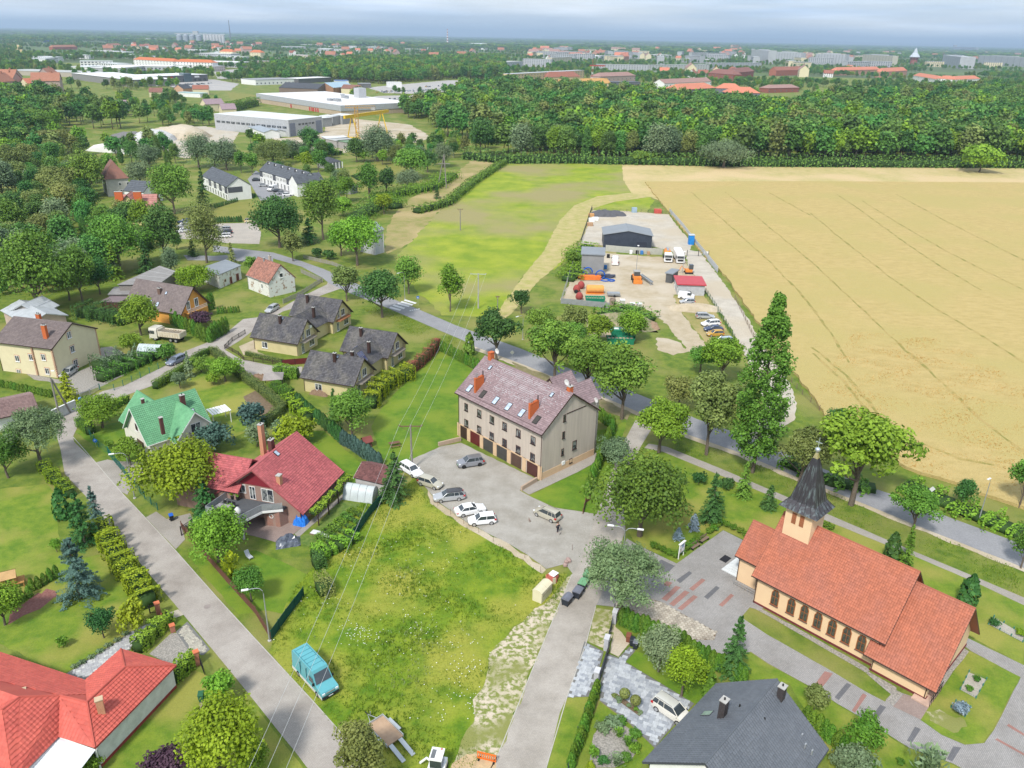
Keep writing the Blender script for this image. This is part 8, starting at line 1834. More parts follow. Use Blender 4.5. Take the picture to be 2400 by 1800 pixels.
def scatter(name,P,SC,RZ,ID,protos):
 me=bpy.data.meshes.new(name);me.vertices.add(len(P));me.vertices.foreach_set('co',np.asarray(P,np.float32).ravel())
 a=me.attributes.new('sc','FLOAT_VECTOR','POINT');a.data.foreach_set('vector',np.asarray(SC,np.float32).ravel());a=me.attributes.new('rot','FLOAT_VECTOR','POINT');r=np.zeros((len(P),3),np.float32);r[:,2]=RZ;a.data.foreach_set('vector',r.ravel())
 a=me.attributes.new('pid','INT','POINT');a.data.foreach_set('value',np.asarray(ID,np.int32))
 ob=link(name,me,None,None,kind='stuff');ng=bpy.data.node_groups.new(name,'GeometryNodeTree')
 ng.interface.new_socket('Geometry',in_out='INPUT',socket_type='NodeSocketGeometry');ng.interface.new_socket('Geometry',in_out='OUTPUT',socket_type='NodeSocketGeometry')
 gi=ng.nodes.new('NodeGroupInput');go=ng.nodes.new('NodeGroupOutput');jn=ng.nodes.new('GeometryNodeJoinGeometry');L=ng.links.new
 def attr(nm,ty):n=ng.nodes.new('GeometryNodeInputNamedAttribute');n.data_type=ty;sv(n,'Name',nm);return n.outputs['Attribute']
 s,r,pid=attr('sc','FLOAT_VECTOR'),attr('rot','FLOAT_VECTOR'),attr('pid','INT')
 for i,pr in enumerate(protos):
  ip=ng.nodes.new('GeometryNodeInstanceOnPoints');oi=ng.nodes.new('GeometryNodeObjectInfo');sv(oi,'Object',pr);oi.transform_space='ORIGINAL';sv(oi,'As Instance',True)
  cp=ng.nodes.new('FunctionNodeCompare');cp.data_type='INT';cp.operation='EQUAL';L(pid,cp.inputs[2]);sv(cp,3,i)
  L(gi.outputs[0],ip.inputs['Points']);L(cp.outputs[0],ip.inputs['Selection']);L(oi.outputs['Geometry'],ip.inputs['Instance']);L(r,ip.inputs['Rotation']);L(s,ip.inputs['Scale']);L(ip.outputs[0],jn.inputs[0])
 L(jn.outputs[0],go.inputs[0]);md=ob.modifiers.new('instances','NODES');md.node_group=ng;return ob
PR=[]
for i in range(4):
 x,y,h=rest[i];w=h*.6;PR.append(thing('forest_tree','full crowned broadleaf tree in the wood behind the crop field' if x>0 else 'full crowned broadleaf tree in the belt of trees on the left','tree',(x,y,0),0,'trees in the wood behind the crop field' if x>0 else 'trees in the belt of trees on the left',mb=FN[i],scale=(w/10,w/10,h/17)))
rest=rest[4:]
def addfar(y0,y1,sp,hr,hide,keep=1.,mask=None):
 Y0,Y1=G(1200,y0).y,G(1200,y1).y;ylo,yhi=min(Y0,Y1),max(Y0,Y1);X_=yhi*.74;nx,ny=int(2*X_/sp),int((yhi-ylo)/sp);gx_,gy_=np.meshgrid(np.arange(nx),np.arange(ny))
 X=-X_+(gx_+rng.uniform(-.45,.45,gx_.shape)).ravel()*sp;Y=ylo+(gy_+rng.uniform(-.45,.45,gy_.shape)).ravel()*sp;m_=(np.abs(X)/Y<.74)
 nz_=np.sin(X/97.+1.3*np.sin(Y/131.))+np.sin(Y/89.+1.7*np.sin(X/113.))+.7*np.sin((X+Y)/41.);m_&=nz_>(mask if mask is not None else-9);m_&=rng.random(len(X))<keep
 X,Y=X[m_],Y[m_];H_=rng.uniform(*hr,len(X));ok=keep_clear(X,Y,H_,hide);return np.stack([X,Y,H_],1)[ok]
F2=addfar(228,150,13,(8,14),.35,.7,-.5);F3=addfar(150,118,19,(8,13),.3,.55,-.1);F4=addfar(118,101,34,(13,22),.4,.75,-.2);F5=addfar(101,90,60,(16,26),.3,.6,.2)
ap=np.concatenate([rest,F2,F3]);n=len(ap);w=ap[:,2]*rng.uniform(.5,.72,n)
scatter('woodland',np.c_[ap[:,:2],np.zeros(n)],np.c_[w/10,w/10,ap[:,2]/17],rng.uniform(0,6.28,n),rng.choice(4,n,p=(.4,.35,.15,.1)),PR)
ap=np.concatenate([F4,F5]);n=len(ap);w=ap[:,2]*rng.uniform(1.3,2.4,n)
scatter('far_trees',np.c_[ap[:,:2],np.full(n,-2.)],np.c_[w/10,w/10,ap[:,2]/17],rng.uniform(0,6.28,n),rng.choice(3,n),PR[:3])
def blades(name,px,per_m2,h,w,m,lim=60000,clump=4,zoff=0.,mask=None):
 poly=[tuple(G(*p)[:2])for p in px];xs=[p[0]for p in poly];ys=[p[1]for p in poly];A_=(max(xs)-min(xs))*(max(ys)-min(ys));k=int(A_*per_m2)
 X=rng.uniform(min(xs),max(xs),k);Y=rng.uniform(min(ys),max(ys),k);m_=in_poly_np(X,Y,poly)
 if mask:m_&=mask(X,Y)
 X,Y=X[m_][:lim],Y[m_][:lim];o=Vector((np.mean(X),np.mean(Y),0));n=len(X);X-=o.x;Y-=o.y
 nzv=.6+.4*np.sin(X*.35+np.sin(Y*.28)*2)*np.sin(Y*.31+1.)
 C=[];U=[];cl=[]
 for c in range(clump):
  b=rng.uniform(0,6.28,n);hh=h*rng.uniform(.5,1.3,n)*nzv;ln=rng.uniform(.1,.6,n);q=np.stack([np.cos(b)*ln,np.sin(b)*ln,np.ones(n)],1)
  U.append(q/np.linalg.norm(q,axis=1)[:,None]*hh[:,None]);C.append(np.stack([X+rng.normal(size=n)*.12,Y+rng.normal(size=n)*.12,np.full(n,zoff)],1)+q*hh[:,None]*.5);cl.append(rng.random(n))
 C=np.concatenate(C);U=np.concatenate(U);S_=np.linalg.norm(U,axis=1)/1.1;Nn=rng.normal(size=(len(C),3));Nn[:,2]*=.2;Nn/=np.linalg.norm(Nn,axis=1)[:,None]
 return link(name,quads_mesh(name,C,Nn,S_,np.concatenate(cl),[m],asp=w*2/h,U=U),None,None,kind='stuff',loc=o)
GM=leaf_mat('grass_blades',(.085,.165,.008),(.25,.32,.035));GD=leaf_mat('dry_blades',(.28,.27,.06),(.45,.38,.16));GW=leaf_mat('crop_ears',(.44,.29,.09),(.62,.44,.17),trans=.15)
blades('meadow_grass',MEADPX,9,.34,.05,GM,45000,4)
blades('meadow_grass',QP(700,1480,800,1380,950,1330,1100,1400,1090,1560,1000,1700,860,1700,760,1600),3,.45,.05,leaf_mat('pale_grass',(.24,.29,.08),(.42,.46,.22)),9000,3,mask=lambda X,Y:(np.sin(X*.42)+np.sin(Y*.37+1)+rng.normal(size=len(X))*.5)>.75)
blades('verge_grass',QP(1700,1060,1850,1118,2050,1198,2140,1236,2377,1330,2400,1400,2290,1350,2140,1290,1937,1202,1700,1100,1560,1045,1600,1025),7,.3,.05,GM,14000,3)
blades('verge_grass',QP(820,690,890,716,1015,772,1080,800,1045,825,980,790,880,745,830,710),7,.35,.06,GM,8000,3);blades('crop_ears',QP(1905,935,1950,1000,2040,1050,2120,1098,2240,1140,2400,1195,2500,1230,2500,950,2200,800,2000,780),3.2,.30,.07,GW,60000,3,zoff=.5)
fl=MB();fat=[]
PM=[tuple(G(*p)[:2])for p in MEADPX]
def flowers(cx,cy,sx,sy,n):
 for _ in range(n):
  p=G(cx+random.gauss(0,sx),cy+random.gauss(0,sy));
  if not in_poly(p.x,p.y,PM):continue
  r=ru(.03,.065);z=ru(.25,.45);fl.add([(p.x+r*cos(a),p.y+r*sin(a),z+ru(0,.02))for a in(0,1.05,2.1,3.14,4.2,5.24)],[(0,1,2,3,4,5)])
flowers(840,1490,26,14,70);flowers(1000,1490,70,50,90);flowers(1080,1560,30,40,60);flowers(900,1350,90,60,60);flowers(1040,1660,50,30,40);flowers(780,1430,50,50,30);flowers(1030,1300,60,30,25);flowers(1330,1405,10,8,6)
part('white_flowers',fl,mat('flower_white',(.75,.75,.72)),None,kind='stuff')
SILV=carpaint('silver',(.48,.49,.50),.4);WHT=carpaint('white',(.74,.74,.74),0);CHAMP=carpaint('champagne',(.50,.47,.38),.3);BLUEG=carpaint('grey_blue',(.21,.24,.31),.3);DKB=carpaint('dark_blue',(.04,.06,.12),.2);DBLK=carpaint('dark',(.035,.04,.05),.2);GOLD=carpaint('gold',(.56,.33,.06),.3);LBL=carpaint('light_blue',(.45,.52,.60),.3);KIA=carpaint('grey',(.27,.28,.31),.3);BEIG=carpaint('beige',(.62,.55,.33),0);CREAMP=carpaint('cream_white',(.66,.63,.56),.1)
BLKROOF=carpaint('black_roof',(.05,.05,.055),.1)
def cz(x,y):return(960+x/8.296,1060+y/8.296)
car('suv','grey electric crossover with black wheel arches parked before the garage doors',KIA,cz(1400,215),cz(960,285),roofm=carpaint('roof_grey',(.16,.16,.17),.2),plate=mat('green_plate',(.25,.6,.3)),rimm=BLACK)
car('hatch','champagne hatchback with olive grey flank by the silver estate',CHAMP,cz(215,590),cz(600,710),group=None)
car('wagon','silver estate car with black roof and tinted rear windows',SILV,cz(1060,880),cz(470,945),roofm=BLKROOF)
car('sedan','white saloon car parked behind the white hatchback',WHT,cz(880,1235),cz(1470,1120))
car('hatch','white small hatchback at the front of the parked row',WHT,cz(1660,1345),cz(1150,1395))
car('wagon','white car half hidden under the dark fir by the utility pole',WHT,(948,1098),(980,1118))
def pz(x,y):return(1200+x/5.805,1140+y/5.805)
car('mpv','champagne silver hatchback at the lawn corner with a person beside it',CHAMP,pz(660,500),pz(300,340))
car('mpv','silver beige people carrier parked on the grey slab driveway',CREAMP,(1535,1648),(1612,1700),roofm=carpaint('silver_roof',(.56,.55,.50),.2))
car('wagon','dark grey blue estate car parked against the mesh fence on the street',BLUEG,(432,842),(396,858))
car('wagon','silver estate parked behind the rear most cream house',SILV,(650,722),(626,736))
car('wagon','silver estate in the forecourt of the large cream house, behind the feathery tree',SILV,(176,868),(148,888))
row_lab=['silver estate car at the top of the row by the green mesh fence','white estate car, second of the row by the mesh fence','dark saloon between the white estate and the golden hatchback','golden yellow hatchback in the row by the mesh fence','light blue estate partly under the ash leaves']
for lab,kd,pm_,a,b in zip(row_lab,('wagon','wagon','sedan','hatch','wagon'),(SILV,WHT,DKB,GOLD,LBL),(yz(1362,1225),yz(1610,1290),yz(1642,1350),yz(1636,1395),yz(1725,1460)),(yz(1558,1230),yz(1415,1305),yz(1440,1350),yz(1478,1400),yz(1545,1480))):car(kd,lab,pm_,a,b)
car('hatch','pale blue car mostly hidden under the bright ash',LBL,yz(1745,1525),yz(1590,1545))
car('hatch','small silver hatchback before the red office',SILV,yz(1355,1085),yz(1218,1085))
van('small white delivery van by the red office',WHT,yz(1205,1030),yz(1350,1045),L=4.3,W=1.8,H=1.85,ribs=False)
van('white high roof van facing away in the yard',WHT,yz(585,728),yz(585,668),L=5.2,W=2.,H=2.4,ribs=False)
TEAL=carpaint('teal',(.095,.34,.38),.0)
tv=van('long teal high roof delivery van on the grass by the street',TEAL,(702,1555),(780,1640),L=6.3,W=2.05,H=2.75,lowm=mat('dirty_white',(.6,.58,.54)),ribs=True)
CARCOL=[SILV,WHT,DKB,DBLK,GOLD,LBL,KIA]
for i,(a,b,lab,pm_)in enumerate((((512,541),(538,540),'pale silver car, first in the dusty car park',SILV),((516,549),(541,547),'dark car, second in the dusty car park',DBLK),((514,557),(538,556),'white car, third in the dusty car park',WHT),((425,523),(440,522),'dark blue car behind the pale birch',DKB),((423,533),(439,531),'silver car behind the pale birch, middle',SILV),((424,545),(437,543),'white car behind the pale birch, lowest',WHT))):car('wagon',lab,pm_,b,a,group='cars in the dusty car park')
q=car('suv','beige off road car with black roof at the rim of the car park',BEIG,(576,522),(600,522),roofm=BLKROOF)
van('white panel van before the longer row house',WHT,(650,444),(628,450),L=5.4,W=2,H=2.4,ribs=False)
for i,(x,y,pm_,lab)in enumerate(((602,424,DBLK,'black'),(618,437,SILV,'silver'),(652,450,DBLK,'dark'),(662,455,KIA,'grey'),(674,459,WHT,'white'))):p=G(x,y);tin_car('%s car parked before the row houses'%lab+(', by the van' if i==1 else ''),pm_,p,.35,'cars before the row houses')
random.seed(4)
LOTS=[((905,232),(1040,226),3),((900,244),(1045,240),3),((890,215),(1180,206),3),((1000,203),(1180,198),2),((385,200),(500,196),3),((400,206),(520,203),2),((510,172),(556,170),3)]
nc=0
for(a,b,rows)in LOTS:
 A_,B_=G(*a),G(*b);d=(B_-A_);n=int(d.length/3.2)
 for r_ in range(rows):
  for i in range(n):
   if random.random()<.45 or nc>240:continue
   p=A_+d*(i/n)+Vector((0,-r_*9.5-ru(0,.6),0));tin_car('parked car among many on the retail car park',random.choice(CARCOL),p,pi/2+ru(-.05,.05),'cars on the retail car parks');nc+=1
truck('white tipper truck with rusty empty bed parked by the tall thujas',(438,802),(352,792),7.6,2.5,'dump',CREAMP,mat('tipper_cream',(.62,.57,.46),(.5,.42,.3),scale=1.2))
truck('white truck with bright orange tank, left of the two yard trucks',(1561,600),(1566,618),8.,2.5,'tank',WHT,mat('tank_orange',(.75,.25,.03),rough=.4));truck('white refuse truck, right of the two yard trucks',(1584,600),(1596,622),8.2,2.5,'box',WHT,WHT)
def yard_item(name,label,cat,px,rz=0,s=1):return thing(name,label,cat,G(*px),rz,scale=(s,s,s))
ORG=mat('machine_orange',(.70,.24,.04),(.6,.2,.04),rough=.5);RUSTR=mat('rust_red_drum',(.32,.06,.05),(.26,.05,.045),scale=3);GRNP=mat('skip_green',(.02,.24,.13),(.02,.2,.11),rough=.5)
t=yard_item('backhoe_loader','orange wheeled digger amid the gravel yard','digger',yz(795,870))
pbox('body',ORG,t,-1.1,-1.6,.8,1.1,2.2,1.7);pbox('bucket',ORG,t,-1.25,-2.9,.1,1.25,-2.2,1.);pbox('cab_frame',TINT,t,-.85,-.3,1.7,.85,1.5,2.9);part('cab_roof',MB().box(-.95,-.4,2.9,.95,1.6,3.05),mat('cab_roof_grey',(.35,.35,.34)),t)
part('loader_arm',MB().box(-1.,-2.5,.8,-.8,0,1.1).box(.8,-2.5,.8,1.,0,1.1),ORG,t)
for sx in(-1,1):
 for y,r_ in((-1.1,.6),(1.5,.75)):part('wheel',MB().tube([(sx*1.,y,r_),(sx*1.35,y,r_)],r_,14),BLACK,t,smooth=40)
t=yard_item('small_excavator','dark cabbed small orange excavator behind the red office','digger',yz(1300,790));pbox('body',ORG,t,-1,-.8,.5,1,.8,1.3);pbox('cab',TINT,t,0,-.6,1.3,1.2,.7,2.7);pbox('track',BLACK,t,-1.2,-1.1,0,1.2,-.7,.5);pbox('track',BLACK,t,-1.2,.7,0,1.2,1.1,.5);ptube('arm',ORG,t,[(-1,0,1),(-2.2,0,2.2),(-3,0,.6)],.15,5)
t=yard_item('silo_tank','big orange silo drum lying on a frame left in the yard','tank',yz(390,985),0,.72);vs=MB();vs.tube([(-3.3,0,1.8),(-3.1,0,1.8),(2.8,0,1.8),(3.3,0,1.8)],[.9,1.5,1.5,1.2],16);part('drum',vs,mat('drum_orange',(.72,.33,.08),(.62,.28,.08),scale=1),t,smooth=50);pbox('frame',ORG,t,-3.4,-1.5,0,3.5,1.5,.35)
for k,(x,y)in enumerate(((213,975),(255,940),(238,1050))):
 t=yard_item('mixer_drum',('wine red mixer drum with a tyre leaning before it','wine red mixer drum behind the others','wine red mixer drum nearest the sheet fence')[k],'mixer drum',yz(x,y),0,.72);part('drum',MB().lathe(QP(.5,0,1.3,.7,1.45,1.5,1.1,2.4,.6,2.9),14),RUSTR,t,smooth=50)
t=yard_item('tyre','black tyre leaning on the red mixer drum','tyre',yz(208,985));part('tread',MB().wheel(0,0,.55,.55,.4),BLACK,t);
t=yard_item('car_trailer','small grey box trailer in the yard','trailer',yz(570,1015));part('box',MB().box(-1.7,-.9,.55,1.7,.9,1.1),GALV,t);ptube('drawbar',STEEL,t,[(-1.7,0,.6),(-3.,0,.5)],.06,5)
for s in(-1,1):part('wheel',MB().wheel(.2,s*.95,.35,.35,.2),BLACK,t)
for k,(x,y,w,h)in enumerate(((390,1082,5.2,1.7),(662,1418,6.,2.2),(635,1470,6.4,1.5))):
 t=yard_item('skip',('green skip full of sand behind the grey sheet fence','closed green container with three white lid plates','open green skip before the closed container')[k],'skip',yz(x,y));W_=2.2
 mb=MB();mb.add([(-w/2+.4,-W_/2+.15,0),(w/2-.4,-W_/2+.15,0),(w/2-.4,W_/2-.15,0),(-w/2+.4,W_/2-.15,0),(-w/2,-W_/2,h),(w/2,-W_/2,h),(w/2,W_/2,h),(-w/2,W_/2,h)],FB5);part('shell',mb,GRNP,t)
 rb=MB()
 for i in range(8):xx=-w/2+.3+i*(w-.6)/7;rb.box(xx-.05,-W_/2-.08,.1,xx+.05,W_/2+.08,h)
 rb.box(-w/2-.05,-W_/2-.06,h-.1,w/2+.05,-W_/2+.04,h+.02);rb.box(-w/2-.05,W_/2-.04,h-.1,w/2+.05,W_/2+.06,h+.02);part('ribs',rb,GRNP,t)
 if k==1:
  pbox('lid',GRNP,t,-w/2,-W_/2,h,w/2,W_/2,h+.1)
  for i in range(3):pbox('lid_plate',WHITE,t,-2.2+i*1.6,-.5,h+.1,-1.1+i*1.6,.5,h+.14)
 else:pbox('load',SAND,t,-w/2+.15,-W_/2+.1,h*.5,w/2-.15,W_/2-.1,h*.75)
BLUEP=mat('pipe_blue',(.02,.10,.42));
t=yard_item('pipe_stack','stack of orange and dark pipes before the grey metal shed','pipes',yz(390,850))
for i in range(9):part('pipe',MB().tube([(-6.5+random.random(),1.2+i*.22,.25+(i%3)*.3),(6.5-random.random()*2,1.2+i*.22,.25+(i%3)*.3)],.14,6),mat('pipe_dark',(.07,.08,.12)),t)
for i in range(14):part('pipe',MB().tube([(-5+random.random(),-1.2+i*.16,.25+(i%4)*.28),(1+random.random(),-1.2+i*.16,.25+(i%4)*.28)],.13,6),mat('pipe_orange',(.72,.20,.04)),t)
for k,(x,y)in enumerate(((490,860),(550,865),(440,850),(320,820))):
 t=yard_item('pipe_coil','coil of blue water pipe by the orange pipes, '+('large lying','small right most','upright middle','upright left')[k],'pipe coil',yz(x,y));n=16;up=k>=2
 ring=[((1.3*cos(a),0.,1.35+1.3*sin(a))if up else((1.3 if k==0 else .9)*cos(a),(1.3 if k==0 else .9)*sin(a),.2))for a in np.linspace(0,6.2832,n+1)];part('ring',MB().tube(ring,.2,6),BLUEP,t)
for k,(x,y,r_,h)in enumerate(((845,1230,.75,.7),(890,1218,.7,.8),(560,1095,.8,1.7))):t=yard_item('concrete_ring',('pale concrete well ring, left of two in the weeds','pale concrete well ring, right of two in the weeds','tall brown concrete ring stack at the end of the sheet fence')[k],'concrete ring',yz(x,y));part('shell',MB().lathe([(r_,0),(r_,h),(r_*.8,h),(r_*.8,.05)],16),CONC if k<2 else mat('brown_concrete',(.3,.23,.18)),t)
for k,(x,y,h)in enumerate(((655,1120,2.),(752,1135,1.5),(820,1135,1.4))):t=yard_item('water_cube',('tall pale pallet cube, left of three by the yard entrance','white pallet cube, middle of three by the yard entrance','white pallet cube, right of three by the yard entrance')[k],'container',yz(x,y));part('shell',MB().box(-.6,-.6,0,.6,.6,h),mat('cube_side',(.45,.45,.36)),t);pbox('lid',WHITE,t,-.64,-.64,h,.64,.64,h+.1)
t=yard_item('guard_rail','galvanised steel channel laid on low trestles by the digger','channel',yz(885,870),.25);part('channel',MB().box(-.4,-4.2,.9,.4,4.2,1.).box(-.45,-4.2,.9,-.38,4.2,1.2).box(.38,-4.2,.9,.45,4.2,1.2),GALV,t)
for y in(-3.8,3.8):pbox('trestle',STEEL,t,-.4,y-.05,0,.4,y+.05,.9)
t=yard_item('portable_toilet','bright blue portable toilet by the metal fence','toilet',yz(1322,508));part('shell',MB().box(-.9,-.9,0,.9,.9,3.2),mat('toilet_blue',(.02,.22,.60),rough=.5),t);part('roof',MB().box(-1,-1,3.2,1,1,3.4),mat('toilet_roof',(.5,.55,.6)),t)
t=yard_item('container','small blue grey container at the far yard fence','container',yz(772,198));part('shell',MB().box(-1,-.8,0,1,.8,1.9),mat('container_blue',(.30,.40,.48)),t)
t=yard_item('skip','red skip frame at the far corner of the yard','skip',yz(1000,205));part('shell',MB().box(-1.4,-1,0,1.4,1,1.6),mat('skip_red',(.5,.09,.07)),t)
for k,(x,y,m_,lab)in enumerate(((395,275,WHITE,'white wrapped pallet load by the left yard fence, upper right'),(358,285,WHITE,'white wrapped pallet load by the left yard fence, middle'),(343,328,mat('pallet_tan',(.42,.27,.16)),'tan pallet stack by the left yard fence'),(355,238,mat('pallet_orange',(.55,.3,.12)),'small orange crate by the left yard fence'),(520,640,BLACK,'black wheeled bin by the grey shed'),(493,748,mat('bin_blue',(.05,.2,.5)),'blue lidded bin by the grey shed door'),(1400,1002,BLACK,'dark bin at the front wall of the red office'),(845,605,mat('bin_blue',(.05,.2,.5)),'blue bundle leaning on the concrete slab fence'),(800,600,BLACK,'dark barrel at the concrete slab fence'),(740,600,WHITE,'white bag at the concrete slab fence'),(910,612,mat('pallet_tan',(.42,.27,.16)),'tan crate at the concrete slab fence'),(1130,870,mat('sign_red',(.6,.05,.05)),'red gas bottle at the lean-to shed'))):
 t=yard_item('yard_item',lab,'container' if k>3 else 'pallet',yz(x,y));sx=1.1 if k<4 else .45;pbox('shell',m_,t,-sx,-sx*.8,0,sx,sx*.8,1.1);pbox('top',m_,t,-sx*.95,-sx*.75,1.1,sx*.95,sx*.75,1.18)
t=yard_item('gate','steel gate across the gravel lane by the metal fence','gate',yz(1285,620),-.02);part('leaf',MB().box(0,-.03,.2,3.6,.03,.3).box(0,-.03,1.5,3.6,.03,1.6).box(3.7,-.03,.2,6.8,.03,.3).box(3.7,-.03,1.5,6.8,.03,1.6),STEEL,t)
for x in(0,3.65,6.9):pbox('post',BLACK,t,x-.08,-.08,0,x+.08,.08,1.9)
pbox('notice',WHITE,t,5.5,-.08,.9,6.8,-.04,1.6)
def simple_lamp(b,ty,lab):B=G(*b);h=top_h(b,ty);t=thing('lamp_mast',lab,'lamp mast',B);ptube('post',STEEL,t,[(0,0,0),(0,0,h)],[.1,.06],6);pbox('lamp_head',WHITE,t,-.25,-.45,h,.25,.2,h+.14);return t
simple_lamp(yz(792,772),576,'thin lamp mast behind the orange digger');simple_lamp(yz(1240,790),590,'thin lamp mast by the red office')
lamp_post((316,1168),1060,(262,1064),'curved street lamp by the huge yellow green walnut');lamp_post((632,1502),1376,(578,1382),'curved street lamp at the end of the picket fence');lamp_post((949,702),637,(930,641),'curved street lamp by the zebra crossing');lamp_post((2293,1222),1120,(2315,1124),'leaning street lamp at the crop edge on the right',arm=.3);lamp_post((1225,796),738,(1216,741),'small curved street lamp beyond the road above the apartment roof');lamp_post((220,455),413,(204,416),'curved street lamp left of the villa',arm=2)
lamp_post((1451,1405),1236,(1420,1238),'double armed street lamp rising out of the spreading pine',double=True,rz=R(-12),arm=1.5)
def power_pole(b,ty,lab,arms,rz=0,wood=True,r=.15):
 B=G(*b);h=top_h(b,ty);t=thing('power_pole',lab,'power pole',B,rz);part('post',MB().tube([(0,0,0),(0,0,h)],[r*1.25,r*.8],8),GREYWOOD if wood else CONC,t,smooth=40)
 for(z,w)in arms:
  a=part('crossarm',MB().box(-w,-.06,h-z-.06,w,.06,h-z+.06),mat('rusty_arm',(.16,.09,.06))if wood else mat('zinc_arm',(.40,.48,.46)),t)
  for x in(-w,0,w):
   for dx in(-.12,.12):part('insulator',MB().lathe(QP(.05,0,.07,.1,.03,.25),6,(x+dx,0,h-z+.06)),mat('insulator_brown',(.2,.12,.1))if wood else CONC,a)
  if z<.5:part('brace',MB().tube([(-w*.85,0,h-z),(0,0,h-z-1.3),(w*.85,0,h-z)],.03,4),mat('rusty_arm',(.16,.09,.06)),t)
 return t,B,h
p1_,B1,h1=power_pole((966,1100),997,'weathered power pole with a crossarm above the parked white car',[(.15,1.75)],rz=.05)
p2_,B2,h2=power_pole((1121,723),642,'slender concrete power pole with a pale crossarm on the meadow edge',[(.05,1.9)],wood=False)
p4_,B4,h4=power_pole((1166,750),695,'short grey pole by the concrete power pole',[(.1,.4)],wood=True,r=.1)
EP=G(548,1980,8.6);EP.z=0;pe=thing('power_pole','power pole next to the street below the picture','power pole',EP);ptube('post',GREYWOOD,pe,[(0,0,0),(0,0,8.6)],[.18,.12],8)
CAB=mat('cable_aluminium',(.55,.56,.55),rough=.4)
def wire(a,b,sag,lab,grp,r=.02):
 P=[a.lerp(b,t)-Vector((0,0,sag*4*t*(1-t)))for t in np.linspace(0,1,14)];o=P[0];return thing('power_line',lab,'cable',o,0,grp,mb=MB().tube([p-o for p in P],r,4),m=CAB)
for k in(-1,0,1):
 q=p1_.rotation_euler.z;a=B1+Vector((cos(q)*1.75*k,sin(q)*1.75*k,h1+.1));nm=('left','middle','right')[k+1];e=Vector((EP.x+1.5*k,EP.y,8.6));b=B2+Vector((1.9*k,0,h2+.1))
 wire(a,e,.9,nm+' power line running from the pole down across the meadow and van','lower power lines',.016);wire(a,b,1.6,nm+' power line running from the pole over the apartment lawn','upper power lines',.016)
lp=G(140.5,980);h_=top_h((140.5,980),885);t=thing('power_pole','leaning double wooden pole with a small lamp by the boundary wall','power pole',lp);q=G(165,967)-lp
ptube('post',GREYWOOD,t,[(0,0,0),(0,0,h_)],[.2,.13],8);ptube('strut',GREYWOOD,t,[(q.x,q.y,0),(.1,.1,h_-.4)],[.2,.13],8);ptube('lamp_arm',STEEL,t,[(0,0,h_-.8),(-.1,0,h_+.9),(.5,0,h_+1.3)],.03,5);pbox('lamp_head',WHITE,t,.4,-.12,h_+1.22,.95,.12,h_+1.36)
a=G(1042,440);t=thing('pylon','double legged wooden power pylon at the end of the dry meadow','pylon',a);h_=top_h((1042,440),362)
for s in(-1,1):ptube('leg',GREYWOOD,t,[(s*3.2 if s<0 else s*.9,-s*1.,0),(0,0,h_)],[.3,.2],6)
pbox('crossarm',GREYWOOD,t,-2.6,-.12,h_*.72,2.6,.12,h_*.72+.3)
t,_,_=power_pole((1079,540),490,'lone thin pole in the middle of the green meadow',[(.1,.9)])
RUST=mat('rust_brown_boards',(.17,.075,.05),(.12,.055,.04),scale=3);GSC=mat('dark_green_screen',(.006,.07,.05),rough=.7)
fence(QP(426,1238,470,1292,530,1362,600,1440,636,1500),1.15,'long picket fence along the garden of the brick house','picket',RUST,pm=RUST,sp=2.4,bw=.09,gap=.035)
fence(QP(637,1500,672,1450,712,1398),1.4,'dark green screen fence at the lower corner of the brick house garden','solid',GSC,pm=GSC,sp=2.2);fence(QP(830,1262,870,1205,905,1168),1.5,'dark green screen fence between vegetable plot and meadow','solid',GSC,pm=GSC,sp=2.2)
GMF=mat('green_mesh',(.02,.16,.13),rough=.5)
fence(QP(204,1014,232,1048,254,1064),1.3,'green mesh fence on the front lawn of the green house','mesh',GMF,sp=2.4);fence(QP(256,1068,274,1090,304,1126),1.5,'solid looking green gate fence before the driveway of the green house','bars',GMF,sp=2.2);fence(QP(308,1130,340,1170,370,1196),1.2,'green mesh fence under the huge walnut','mesh',GMF,sp=2.4)
fence(QP(235,914,268,915,330,886,392,855),1.3,'green mesh fence along the street before the garden bushes','mesh',GMF,pm=GMF,sp=2.4);fence(QP(190,938,212,926,233,913),1.3,'grey bar gate by the boundary wall','bars',STEEL,sp=2.4)
fence(QP(426,1256,452,1238),1.5,'open black bar gate at the drive of the brick house','bars',BLACK,sp=2.6)
CBF=mat('cream_house_fence',(.07,.045,.035));fence(QP(530,816,560,833,572,845,662,856),.9,'low brown rail fence before the cream house','bars',CBF,pm=CBF,sp=2.4);fence(QP(662,857,722,852),1.3,'maroon sheet gate between the cream houses','solid',MAROON,pm=BLACK,sp=2.2);fence(QP(527,818,545,800,575,782),1.,'black bar fence by the small patio of the cream house','bars',BLACK,sp=2.2)
GRYW=mat('grey_pickets',(.34,.32,.29),(.26,.24,.21),scale=3);fence(QP(664,712,700,696,756,660),1.3,'grey picket fence by the old white house garden','picket',GRYW,pm=GRYW,sp=2.6,bw=.13,gap=.1);fence(QP(706,640,756,662),1.3,'grey picket fence along the road side of the old garden','picket',GRYW,pm=GRYW,sp=2.6,bw=.13,gap=.1);fence(QP(712,606,780,622,810,634),1.2,'grey picket fence beyond the road','picket',GRYW,pm=GRYW,sp=2.8,bw=.16,gap=.14)
W_=[G(28,1030),G(180,960)];d=W_[1]-W_[0];t=thing('boundary_wall','long grey white rendered boundary wall by the street','wall',W_[0],atan2(d.y,d.x));n_=int(d.length/2.5)
